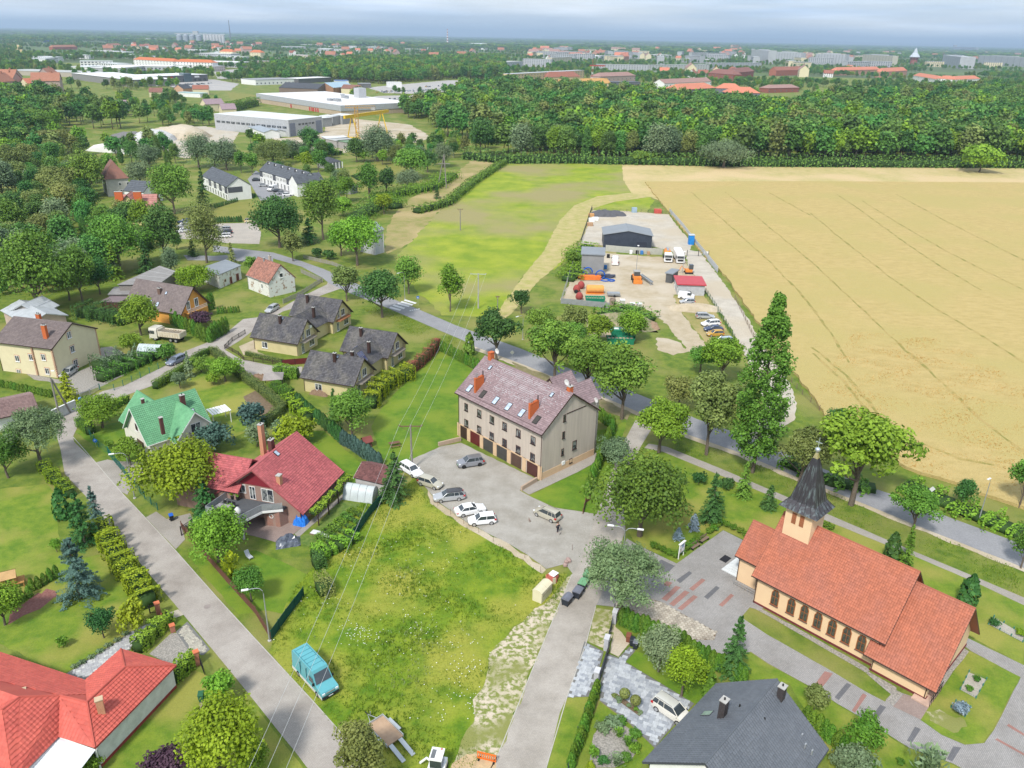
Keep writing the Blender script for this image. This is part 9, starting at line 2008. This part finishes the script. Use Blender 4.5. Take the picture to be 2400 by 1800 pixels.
for i in range(n_):part('wall_panel',MB().box(i*d.length/n_+.01,-.1,0,(i+1)*d.length/n_-.01,.1,1.9),mat('wall_greywhite',(.50,.51,.50)),t);part('coping',MB().box(i*d.length/n_,-.16,1.9,(i+1)*d.length/n_-.004,.16,1.98),WHITE,t)
DKF=mat('anthracite_metal',(.04,.045,.06),rough=.4)
fence([b4(650,365),b4(672,280),b4(700,130)],1.3,'dark fence panels above the driveway gate','bars',DKF,sp=2.2)
t=thing('sliding_gate','dark anthracite sliding gate of the grey slab driveway','gate',G(*b4(575,715)),0);q=G(*b4(650,480))-t.location;t.rotation_euler=(0,0,atan2(q.y,q.x));L_=q.length
for k in range(8):pbox('slat',DKF,t,0,-.03,.12+k*.17,L_,.03,.12+k*.17+.12)
part('gate_frame',MB().box(-.05,-.05,.05,.05,.05,1.55).box(L_-.05,-.05,.05,L_+.05,.05,1.55),DKF,t)
for(x,y,lab)in((545,735,'lower'),(630,445,'middle'),(700,215,'upper')):
 t=thing('gate_pillar','light grey stone gate pillar of the slate roofed house, '+lab+' one','pillar',G(*b4(x,y)),R(-20));part('shaft',MB().box(-.25,-.4,0,.25,.4,1.7),mat('pale_stone',(.42,.42,.44),(.36,.36,.38),scale=3),t);part('cap',MB().box(-.3,-.46,1.7,.3,.46,1.78),mat('pale_stone_cap',(.55,.55,.57)),t)
fence([b4(490,870),b4(440,1010),b4(380,1180),b4(320,1400),b4(300,1500)],.9,'low dark wire fence before the street side thujas','mesh',DKF,sp=2.4)
for(x,y,lab)in((1375,155,'tall pillar at the upper corner'),(1425,200,'pillar at the garden path'),(1495,295,'short pillar at the gravel drive'),(1710,580,'tall pillar right of the gravel drive')):
 t=thing('gate_pillar','orange brick gate pillar of the bungalow, '+lab,'pillar',G(x/3.687,1400+y/3.687),.6);h_=1.8 if 'tall' in lab else .9;part('shaft',MB().box(-.25,-.25,0,.25,.25,h_),brick_mat('pillar_brick',(.50,.13,.05),(.42,.1,.04),(.35,.2,.15),1,.25,.075,coord='Object',rot=(R(90),0,0)),t);part('cap',MB().box(-.31,-.31,h_,.31,.31,h_+.1),mat('pillar_cap',(.58,.17,.08)),t)
fence(QP(352,1438,372,1436),1.2,'short black bar fence next to the tall brick pillar','bars',BLACK,sp=2);t=thing('gate','open black bar gate swung inwards by the right brick pillar','gate',G(465,1545),0);q=G(480,1584)-t.location;t.rotation_euler=(0,0,atan2(q.y,q.x))
mb=MB();[mb.box(x-.015,-.015,.1,x+.015,.015,1.3)for x in np.linspace(0,q.length,12)];mb.box(0,-.02,1.25,q.length,.02,1.32);mb.box(0,-.02,.15,q.length,.02,.22);part('bars',mb,BLACK,t)
fence(QP(1366,1205,1372,1180,1383,1172),.9,'short brown board fence at the lawn corner by the street','picket',RUST,pm=RUST,sp=1.6,bw=.12,gap=.03)
for i,(x,y)in enumerate(((1026,1186),(1056,1206),(1087,1228),(1122,1249),(1156,1270),(1230,1308),(1267,1341),(1341,1290))):
 p=G(x,y);thing('steel_stake','thin rusty stake at the rim of the parking court, '+('first from the left','second from the left','third from the left','fourth from the left','fifth from the left','near the meadow corner','by the sand coloured shed','by the wheelie containers')[i],'stake',p,0,'stakes at the court edge',mb=MB().tube([(0,0,0),(0,0,.95)],.025,5),m=RUST)
def container(px,rz,bodym,lidm,lab,round_=True):
 t=thing('waste_container',lab,'waste container',G(*px),rz,'large waste containers');w,d_,h=1.3,1.,1.05
 mb=MB();mb.add([(-w/2+.1,-d_/2+.1,.15),(w/2-.1,-d_/2+.1,.15),(w/2-.1,d_/2-.1,.15),(-w/2+.1,d_/2-.1,.15),(-w/2,-d_/2,h),(w/2,-d_/2,h),(w/2,d_/2,h),(-w/2,d_/2,h)],[(0,3,2,1),(0,1,5,4),(1,2,6,5),(2,3,7,6),(3,0,4,7),(4,5,6,7)]);part('body',mb,bodym,t)
 n=8;pr=[(-d_/2-.04+(d_+.08)*i/n,h+.01+(.32 if round_ else .16)*sin(pi*i/n)**.8)for i in range(n+1)];mb=MB();mb.extr(pr,-w/2-.04,w/2+.04);part('lid',mb,lidm,t,smooth=30)
 for x in(-.5,.5):
  for y in(-.35,.35):part('castor',MB().wheel(x,y,.09,.09,.06,8),BLACK,t)
GLID=mat('lid_green',(.16,.36,.19),rough=.5);GBOD=mat('body_green',(.06,.16,.08),rough=.6);DLID=mat('lid_grey',(.16,.17,.21),rough=.45);DBOD=mat('body_anthracite',(.025,.03,.04),rough=.5)
container(pz(1030,1270),1.1,GBOD,GLID,'round lidded green waste container at the far end of the row');container(pz(960,1390),1.1,DBOD,GLID,'green flat lidded waste container, second from the far end',False);container(pz(890,1500),1.1,DBOD,DLID,'grey flat lidded waste container, third from the far end',False);container(pz(745,1600),1.,DBOD,DLID,'dark waste container with rounded grey lid at the near end')
def gz(x,y):return(1220+x/11.85,1280+y/11.85)
t=thing('garden_shed','small cream plastic shed with curved ribbed roof on the meadow edge','shed',G(*gz(600,1400)),R(58));CRM=mat('cream_plastic',(.62,.57,.40),(.58,.53,.37),rough=.5)
pbox('body',CRM,t,-1.3,-.65,0,1.3,.65,1.55)
for k in range(2):pr=[(-.7+1.4*i/8,1.56+.3*sin(pi*i/8))for i in range(9)];mb=MB();mb.extr(pr,-1.34+k*1.35,-.02+k*1.35);part('roof',mb,CRM,t,smooth=30)
part('flap',MB().box(-1.1,-.70,.9,1.1,-.64,1.25),mat('flap_tan',(.45,.4,.28)),t)
RED2=mat('faded_red_plastic',(.60,.19,.15),(.5,.15,.12),rough=.5)
for k,(x,y,rz)in enumerate(((900,930,.9),(850,1000,.5))):
 t=thing('broken_container',('tipped faded red container leaning behind the cream shed','open faded red box with a cream board inside')[k],'container',G(*gz(x,y)),rz);mb=MB();mb.add([(-.6,-.45,.0),(.6,-.45,0),(.6,.45,0),(-.6,.45,0),(-.5,-.4,.95),(.55,-.5,.7),(.6,.35,.9),(-.55,.45,1.1)],[(0,1,5,4),(1,2,6,5),(2,3,7,6),(3,0,4,7),(0,3,2,1)]);part('shell',mb,RED2,t);part('board',MB().box(-.1,-.55,0,.35,-.5,.95)if k else MB().box(-.55,-.5,.95,.55,.45,1.),CRM if k else WHITE,t)
for k,(x,y)in enumerate(((1320,400),(1270,470),(1240,560),(1345,440))):thing('stone_block','rough pinkish stone by the waste containers, '+('top','middle','bottom','right')[k],'stone',G(*gz(x,y)),k,'stones by the containers',mb=MB().lathe(QP(.15,0,.32,.1,.3,.35,.12,.48),7),m=mat('pink_stone',(.36,.25,.22),(.28,.2,.18),scale=4))
for px,rz,bm_,lm_,lab in(((152,962),.4,mat('bin_anthracite',(.05,.05,.055)),mat('bin_anthracite',(.05,.05,.055)),'dark grey wheelie bin at the boundary wall foot'),((190,945),.4,mat('bin_navy',(.02,.03,.08)),mat('lid_blue',(.12,.3,.65)),'dark wheelie bin with light blue lid at the wall end'),((403,1220),.6,BLACK,mat('lid_blue2',(.02,.12,.55)),'black wheelie bin with bright blue lid by the brick house drive'),((473,1642),.2,mat('bin_green',(.03,.12,.06)),mat('bin_green',(.03,.12,.06)),'green garden bin beside a heap of logs'),(b4(820,380),-.3,mat('bin_brown',(.20,.07,.04)),mat('bin_brown',(.20,.07,.04)),'rust brown wheelie bin, left of three by the thujas'),(b4(852,415),-.3,DBOD,DBOD,'dark wheelie bin, middle of three by the thujas'),(b4(880,440),-.3,DBOD,DLID,'dark wheelie bin, right of three by the thujas')):
 t=thing('wheelie_bin',lab,'bin',G(*px),rz);mb=MB();mb.add([(-.22,-.25,.05),(.22,-.25,.05),(.22,.25,.05),(-.22,.25,.05),(-.28,-.32,.95),(.28,-.32,.95),(.28,.32,.95),(-.28,.32,.95)],FB5);part('body',mb,bm_,t);part('lid',MB().add([(-.3,-.35,.95),(.3,-.35,.95),(.3,.36,.95),(-.3,.36,.95),(-.27,-.3,1.02),(.27,-.3,1.02),(.27,.32,1.08),(-.27,.32,1.08)],[(4,5,6,7),(0,1,5,4),(1,2,6,5),(2,3,7,6),(3,0,4,7)]),lm_,t)
 for s in(-1,1):part('wheel',MB().wheel(s*.22,.28,.1,.1,.05,8),BLACK,t)
for k,(x,y,w)in enumerate(((480,1655,.5),(486,1668,.45),(474,1658,.4),(508,1655,.3))):thing('log','short grey log in the heap by the green bin, '+('topmost','lowest','left','far right')[k],'log',G(x,y),k*.7,'logs by the green bin',mb=MB().tube([(-w,0,.2),(w,0,.25)],.2,8),m=mat('old_log',(.22,.19,.19),(.42,.33,.16),scale=1))
def bench(px,rz,lab):
 t=thing('park_bench',lab,'bench',G(*px),rz,'benches before the church')
 for i in range(3):pbox('seat_slat',WOOD,t,-.85,-.25+i*.17,.42,.85,-.11+i*.17,.46)
 for i in range(2):pbox('back_slat',WOOD,t,-.85,.27,.58+i*.18,.85,.31,.70+i*.18)
 for x in(-.7,.7):part('leg',MB().box(x-.03,-.25,0,x+.03,.30,.42).box(x-.03,.26,.42,x+.03,.30,.9),BLACK,t)
def c3(x,y):return(1300+x/3.318,1000+y/3.318)
q=G(*c3(1190,880))-G(*c3(1060,960));rz_=atan2(q.y,q.x);bench(c3(1162,892),rz_,'slatted bench before the church, upper of two');bench(c3(1092,945),rz_,'slatted bench before the church, lower of two')
t=thing('notice_board','white framed church notice board on two posts at the lawn corner','notice board',G(*c3(980,1015)),R(48))
for x in(-.62,.62):pbox('post',WHITE,t,x-.05,-.05,0,x+.05,.05,2.3)
part('panel',MB().box(-.57,-.03,.8,.57,.03,2.15),mat('board_grey',(.40,.43,.46)),t);pbox('roof',WHITE,t,-.75,-.15,2.3,.75,.15,2.38)
for i,(x,z,w,h,m_)in enumerate(((-.3,1.55,.35,.45,WHITE),(.2,1.6,.4,.4,mat('paper_blue',(.3,.4,.55))),(-.25,.95,.4,.45,mat('paper_cream',(.6,.55,.4))),(.25,.95,.35,.5,WHITE))):pbox('notice',m_,t,x-w/2,-.045,z,x+w/2,-.032,z+h)
BLUES=mat('sign_blue_face',(.02,.16,.55),rough=.4);WHS=mat('sign_white',(.7,.7,.7))
def arrow(root,h,sz):ptube('symbol',WHS,root,[(-.1,-.075,h-sz*.72),(-.1,-.075,h-sz*.4),(0,-.075,h-sz*.28),(.12,-.075,h-sz*.45)],.035,4)
sign((226,1048),1028,'round blue direction sign with a white arrow on the green fence lawn',BLUES,'round',sz=.7,extra=arrow)
def walker(root,h,sz):part('symbol',MB().add([(-.2,-.07,h-.55),(.2,-.07,h-.55),(0,-.07,h-.12)],[(0,1,2)]),WHS,root)
sign((980,716),694,'blue pedestrian crossing sign by the zebra crossing',BLUES,'square',sz=.65,extra=walker);sign((1200,851),822,'grey back of a diamond road sign behind the apartment block',STEEL,'diamond',sz=.75);sign((2178,1172),1141,'white diamond road sign in the weeds on the right',WHS,'diamond',sz=.75)
ZN=mat('galvanised_light',(.48,.51,.52),(.42,.45,.46),rough=.4,metal=.4)
def tz_(x,y):return(840+x/3.735,1660+y/3.735)
a,b=G(*tz_(180,150)),G(*tz_(330,300));d=b-a;rz=atan2(d.y,d.x);c=(G(*tz_(85,205))+G(*tz_(370,280)))/2;c=(G(*tz_(195,115))+G(*tz_(275,355)))/2
t=thing('car_trailer','flat trailer with plywood floor and lowered ramps','trailer',c,rz)
part('bed',MB().box(-1.7,-.95,.45,1.7,.95,.55),mat('plywood',(.42,.29,.19),(.34,.23,.15),scale=1.2),t)
for(x0,y0,x1,y1)in((-1.75,-1.,1.75,-.95),(-1.75,.95,1.75,1.),(-1.75,-.95,-1.7,.95)):pbox('side_board',ZN,t,x0,y0,.4,x1,y1,.8)
for s in(-1,1):
 y0,y1=sorted((s*1.02,s*1.32));pbox('mudguard',ZN,t,-.9,y0,.62,.95,y1,.72)
 for x in(-.45,.5):w=part('wheel',MB().wheel(x,s*1.16,.3,.3,.2,12),BLACK,t)
 y0,y1=sorted((s*.35,s*.8));rp=MB();rp.add([(1.72,y0,.5),(3.9,y0,.08),(3.9,y1,.08),(1.72,y1,.5),(1.72,y0,.42),(3.9,y0,.0),(3.9,y1,.0),(1.72,y1,.42)],[(0,1,2,3),(7,6,5,4),(0,4,5,1),(2,6,7,3),(1,5,6,2)]);part('loading_ramp',rp,ZN,t)
ptube('drawbar',ZN,t,[(-1.7,-.5,.45),(-3.,0,.45),(-1.7,.5,.45)],.05,5);ptube('jockey_wheel',STEEL,t,[(-2.8,.2,.0),(-2.8,.2,.8)],.05,6);ptube('coupling',BLACK,t,[(-3.,0,.45),(-3.4,0,.5)],.06,6)
t=thing('mini_excavator','mini excavator with white cab roof at the bottom edge','digger',G(*tz_(690,560)),-.15);pbox('cab',TINT,t,-.55,-.6,.7,.55,.7,2.2);pbox('cab_roof',WHITE,t,-.62,-.68,2.2,.62,.78,2.35);part('roof_window',MB().box(-.5,-.5,2.35,-.1,.5,2.37),mat('grey_glass',(.15,.16,.17)),t);pbox('body',WHITE,t,-.8,-.8,.4,.8,1.,1.);ptube('arm',WHITE,t,[(-.5,.2,1.),(-1.1,.4,1.2),(-1.8,.5,.3)],.12,5)
for s in(-1,1):pbox('track',BLACK,t,s*.65-.2,-1,0,s*.65+.2,1,.42)
part('beacon',MB().lathe([(.07,0),(.07,.12)],8,(.35,.6,2.35)),TAIL,t)
a,b=G(*tz_(1040,440)),G(*tz_(1205,480));d=b-a;t=thing('safety_barrier','orange plastic safety barrier by the excavated sand','barrier',a,atan2(d.y,d.x));OB=mat('barrier_orange',(.80,.16,.02),rough=.5);L_=d.length
pbox('top_rail',OB,t,0,-.04,.85,L_,.04,1.);pbox('bottom_rail',OB,t,0,-.04,.12,L_,.04,.25)
for x in np.linspace(.05,L_-.05,10):pbox('bar',OB,t,x-.035,-.03,.25,x+.035,.03,.85)
for x in(.2,L_-.2):pbox('foot',BLACK,t,x-.1,-.3,0,x+.1,.3,.08)
a,b=G(*e1(1330,720)),G(*e1(1590,760));
d=b-a;t=thing('polytunnel','low translucent polytunnel at the top of the vegetable plot','polytunnel',a,atan2(d.y,d.x));L_=d.length;n=10
fm=mat('foil',(.46,.50,.50),(.40,.44,.44),rough=.35,scale=1)
mb=MB();vs=[(x,0+3.*(i/n),2.1*sin(pi*i/n)**.7)for x in(0,L_)for i in range(n+1)];mb.add(vs,[(i,i+1,i+n+2,i+n+1)for i in range(n)]+[tuple(range(n+1))]+[tuple(range(2*n+1,n,-1))]);part('cover',mb,fm,t,smooth=60)
for k in range(5):x=L_*k/4;ptube('hoop',STEEL,t,[(x,3.*(i/n),2.13*sin(pi*i/n)**.7)for i in range(n+1)],.03,5)
a,b=G(*a3(1190,690)),G(*a3(1375,700));d=b-a;t=thing('greenhouse','arched glass greenhouse before the tipper truck','greenhouse',a,atan2(d.y,d.x));L_=d.length;n=8
part('side_wall',MB().box(0,-.02,0,L_,.02,1.4),mat('greenhouse_green',(.10,.20,.14),rough=.3),t);part('end_wall',MB().box(-.02,0,0,.02,3,1.4),mat('greenhouse_green',(.10,.20,.14)),t)
mb=MB();mb.add([(x,3.*(i/n),1.4+1.1*sin(pi*i/n))for x in(0,L_)for i in range(n+1)],[(i,i+1,i+n+2,i+n+1)for i in range(n)]+[tuple(range(n+1))]);part('roof_glazing',mb,mat('greenhouse_roof',(.45,.52,.52),rough=.25),t,smooth=60)
for k in range(9):x=L_*k/8;ptube('rib',WHITE,t,[(x,3.*(i/n),1.42+1.1*sin(pi*i/n))for i in range(n+1)],.03,4);pbox('rib',WHITE,t,x-.03,-.05,0,x+.03,-.02,1.4)
t=thing('playhouse','small wooden playhouse on stilts with a ladder on the left lawn','playhouse',G(30,1375),.5);HW_=mat('honey_wood',(.42,.22,.07),(.35,.18,.06),scale=4)
pbox('platform',HW_,t,-1,-.8,.7,1.4,.8,.8);mb=MB();mb.extr(QP(-.75,.8,.75,.8,.75,1.8,0,2.35,-.75,1.8),-1,.6);part('cabin',mb,HW_,t)
for s in(-1,1):
 for k in range(6):part('roof_board',MB().add([(-1.15,s*(.05+k*.155),2.47-k*.115),(.75,s*(.05+k*.155),2.47-k*.115),(.75,s*(.20+k*.155),2.36-k*.115),(-1.15,s*(.20+k*.155),2.36-k*.115)],[(0,1,2,3)]),mat('roof_board',(.52,.33,.15)),t)
pbox('window',BLACK,t,-.5,-.78,1.2,0,-.745,1.6)
for x in(-.9,1.3):
 for y in(-.7,.7):pbox('leg',HW_,t,x-.05,y-.05,0,x+.05,y+.05,.7)
for k in range(5):part('ladder_rung',MB().box(1.4+.13*(4-k),-.3,.1+.14*k,1.48+.13*(4-k),.3,.14+.14*k),HW_,t)
t=thing('playhouse','tiny red roofed wooden playhouse behind the bluish thujas','playhouse',G(862,1045),.6);mb=MB();mb.extr(QP(-.7,0,.7,0,.7,1.1,0,1.7,-.7,1.1),-.8,.5);part('cabin',mb,mat('brown_boards',(.16,.07,.05)),t)
for s in(-1,1):part('roof',MB().add([(-1,0,1.85),(.7,0,1.85),(.7,s*.95,1.05),(-1,s*.95,1.05)],[(0,1,2,3)]),mat('dull_red_felt',(.2,.06,.05)),t)
t=thing('picnic_table','brown picnic table with benches under the power lines','picnic table',G(925,1046),.4)
for i in range(5):part('top_board',MB().box(-.9,-.36+i*.15,.7,.9,-.23+i*.15,.75),PICW,t)
for s in(-1,1):y0,y1=sorted((s*.65,s*.9));part('bench_board',MB().box(-.9,y0,.42,.9,y1,.46),PICW,t)
for x in(-.7,.7):ptube('leg',PICW,t,[(x,-.7,0),(x,0,.7),(x,.7,0)],.04,4)
t=thing('barrel','tall bright blue rain barrel at the corner of the brick house','barrel',G(811,1140));part('shell',MB().lathe(QP(.3,0,.36,.3,.36,.8,.3,1.2),12),mat('barrel_blue',(.02,.12,.5),rough=.4),t,smooth=50);plathe('lid',BLACK,t,[(.31,1.2),(.31,1.25)],12)
t=thing('pergola','white wooden pergola roof by the green house','pergola',G(*a3(1900,1250)),R(40))
for i in range(7):pbox('roof_slat',WHITE,t,-1.6+i*.5,-1.5,2.35,-1.2+i*.5,1.5,2.42)
for x in(-1.5,1.6):
 for y in(-1.3,1.3):pbox('post',WHITE,t,x-.06,y-.06,0,x+.06,y+.06,2.35)
t=thing('garden_pavilion','brown garden pavilion by the firewood shelter','pavilion',G(643,905),.2);q=1.9
part('canopy',MB().add([(-q,-q,2.1),(q,-q,2.1),(q,q,2.1),(-q,q,2.1),(-.3,-.3,2.9),(.3,-.3,2.9),(.3,.3,2.9),(-.3,.3,2.9),(0,0,3.1)],[(0,1,5,4),(1,2,6,5),(2,3,7,6),(3,0,4,7),(4,5,8),(5,6,8),(6,7,8),(7,4,8)]),mat('taupe_canvas',(.30,.27,.25)),t)
for x in(-1.8,1.8):
 for y in(-1.8,1.8):pbox('post',BLACK,t,x-.05,y-.05,0,x+.05,y+.05,2.1)
heap('firewood_stack','long roofed firewood stack along the courtyard edge','firewood',G(612,890),2.6,.5,1.2,MATS['split_wood'],19,rough=.4,rz=-.1)
for px,lab,ww in(((zp([(1705,765)],1800,1400,3.687)[0]),'square bed of gravel in green mesh behind the chancel',(zD(1660,800,1735,650,1885,715,1795,875))),((0,0),'small bed with a blue spruce in green mesh',(zD(1580,955,1620,905,1745,960,1700,1035))),((0,0),'long bed of gravel in green mesh near the right edge',(zD(1905,235,1950,175,2212,330,2200,390)))):
 sheet('gravel_bed',ww,Z4+.01,gmat('pale_gravel',(.40,.37,.31),(.30,.28,.24),scale=5,bump=.6,bscale=12),jit=0);fence(ww+[ww[0]],.35,lab+', its edging','mesh',mat('green_edging',(.05,.2,.15)),sp=1.2,cat='edging',name='bed_edging')
t=thing('white_cold_frame','white fleece covered bed in the vegetable plot','cold frame',G(*e1(1150,1035)),-.35);pbox('frame',WOOD,t,-1.7,-.5,0,1.7,.5,.22);part('fleece',MB().box(-1.66,-.46,.22,1.66,.46,.27),mat('fleece',(.62,.63,.62)),t)
t=thing('sun_lounger','pale folding garden chair on the lawn of the brick house','chair',G(*e1(510,1240)),.8);part('seat',MB().box(-.3,-.5,.3,.3,.4,.36),mat('pale_canvas',(.5,.52,.55)),t);part('backrest',MB().add([(-.3,.4,.33),(.3,.4,.33),(.3,.8,.95),(-.3,.8,.95)],[(0,1,2,3)]),MATS['pale_canvas'],t);part('leg',MB().box(-.28,-.45,0,-.24,-.41,.3).box(.24,-.45,0,.28,-.41,.3).box(-.28,.35,0,-.24,.39,.3).box(.24,.35,0,.28,.39,.3),STEEL,t)
def skin(name,V,E_,Rr,m,parent,sub=2):
 me=bpy.data.meshes.new(name);me.from_pydata(V,E_,[]);o=link(name,me,m,parent);o.modifiers.new('skin','SKIN');
 for i,r_ in enumerate(Rr):me.skin_vertices[0].data[i].radius=(r_,r_)if not isinstance(r_,tuple)else r_
 me.skin_vertices[0].data[0].use_root=True;s=o.modifiers.new('sub','SUBSURF');s.levels=sub;s.render_levels=sub;return o
pp=G(*pz(622,632));pr=thing('person','person in dark top and dark trousers walking by the champagne hatchback','person',pp,.3)
V=[(0,0,.95),(0,0,1.15),(0,0,1.38),(0,-.02,1.48),(0,-.03,1.56),(0,-.03,1.68),(-.10,0,.90),(-.11,-.10,.50),(-.11,-.02,.08),(-.11,-.16,.04),(.10,0,.90),(.11,.12,.50),(.11,.26,.10),(.11,.14,.05),(-.19,0,1.40),(-.25,.05,1.13),(-.24,-.05,.90),(-.24,-.08,.80),(.19,0,1.40),(.25,-.05,1.13),(.24,-.14,.92),(.24,-.18,.83)]
E_=QP(0,1,1,2,2,3,3,4,4,5,0,6,6,7,7,8,8,9,0,10,10,11,11,12,12,13,2,14,14,15,15,16,16,17,2,18,18,19,19,20,20,21)
RR=[.13,.125,.14,.055,.07,.085,.085,.06,.042,.04,.085,.06,.042,.04,.06,.045,.035,.03,.06,.045,.035,.03]
skin('body',V,E_,RR,mat('skin_tone',(.52,.32,.23),rough=.6),pr)
part('hair',MB().lathe(QP(.02,1.83,.085,1.79,.115,1.70,.10,1.60,.06,1.58),10,(0,.0,0)),mat('brown_hair',(.14,.07,.04)),pr,smooth=60)
tb=MB();tb.tube([(0,0,.9),(0,0,1.15),(0,0,1.36),(0,-.01,1.46)],[.165,.15,.175,.08],12);tb.tube([(-.15,0,1.40),(-.26,.05,1.14),(-.25,-.05,.92)],[.085,.065,.05],8);tb.tube([(.15,0,1.40),(.26,-.05,1.14),(.25,-.14,.94)],[.085,.065,.05],8);part('jacket',tb,mat('dark_cloth',(.02,.02,.03)),pr,smooth=60)
tb=MB();tb.tube([(-.09,0,.96),(-.11,-.10,.52),(-.11,-.03,.16)],[.11,.08,.06],8);tb.tube([(.09,0,.96),(.11,.12,.52),(.11,.25,.16)],[.11,.08,.06],8);part('trousers',tb,mat('dark_trousers',(.025,.025,.04)),pr,smooth=60)
for x,y in((-.11,-.07),(.11,.20)):part('shoe',MB().box(x-.045,y-.15,0,x+.045,y+.12,.09),mat('shoe_pale',(.55,.45,.42)),pr)
def dog(px,rz,s,m,lab):
 t=thing('dog',lab,'dog',G(*px),rz,scale=(s,s,s));V=[(0,0,.40),(.22,0,.42),(-.22,0,.40),(.36,0,.52),(.44,0,.60),(.56,0,.56),(-.36,0,.50),(-.44,0,.58),(.20,.07,.30),(.20,.07,.14),(.21,.07,.02),(.20,-.07,.30),(.22,-.07,.14),(.24,-.07,.02),(-.22,.07,.32),(-.18,.08,.22),(-.25,.08,.13),(-.23,.08,.02),(-.22,-.07,.32),(-.18,-.08,.22),(-.26,-.08,.13),(-.24,-.08,.02)]
 E_=QP(0,1,0,2,1,3,3,4,4,5,2,6,6,7,1,8,8,9,9,10,1,11,11,12,12,13,2,14,14,15,15,16,16,17,2,18,18,19,19,20,20,21)
 skin('body',V,E_,[.11,.12,.10,.07,.075,.035,.03,.015,.05,.03,.028,.05,.03,.028,.065,.045,.025,.026,.065,.045,.025,.026],m,t)
 for s_ in(-1,1):part('ear',MB().add([(.40,s_*.04,.66),(.45,s_*.05,.66),(.42,s_*.06,.75)],[(0,1,2)]),m,t)
dog(pz(652,655),1.2,.6,mat('dog_grey',(.30,.27,.25)),'small grey dog at the feet of the walking person');dog(pz(238,480),1.9,.75,mat('dog_brown',(.25,.17,.13)),'small brown and black dog alone on the parking court')
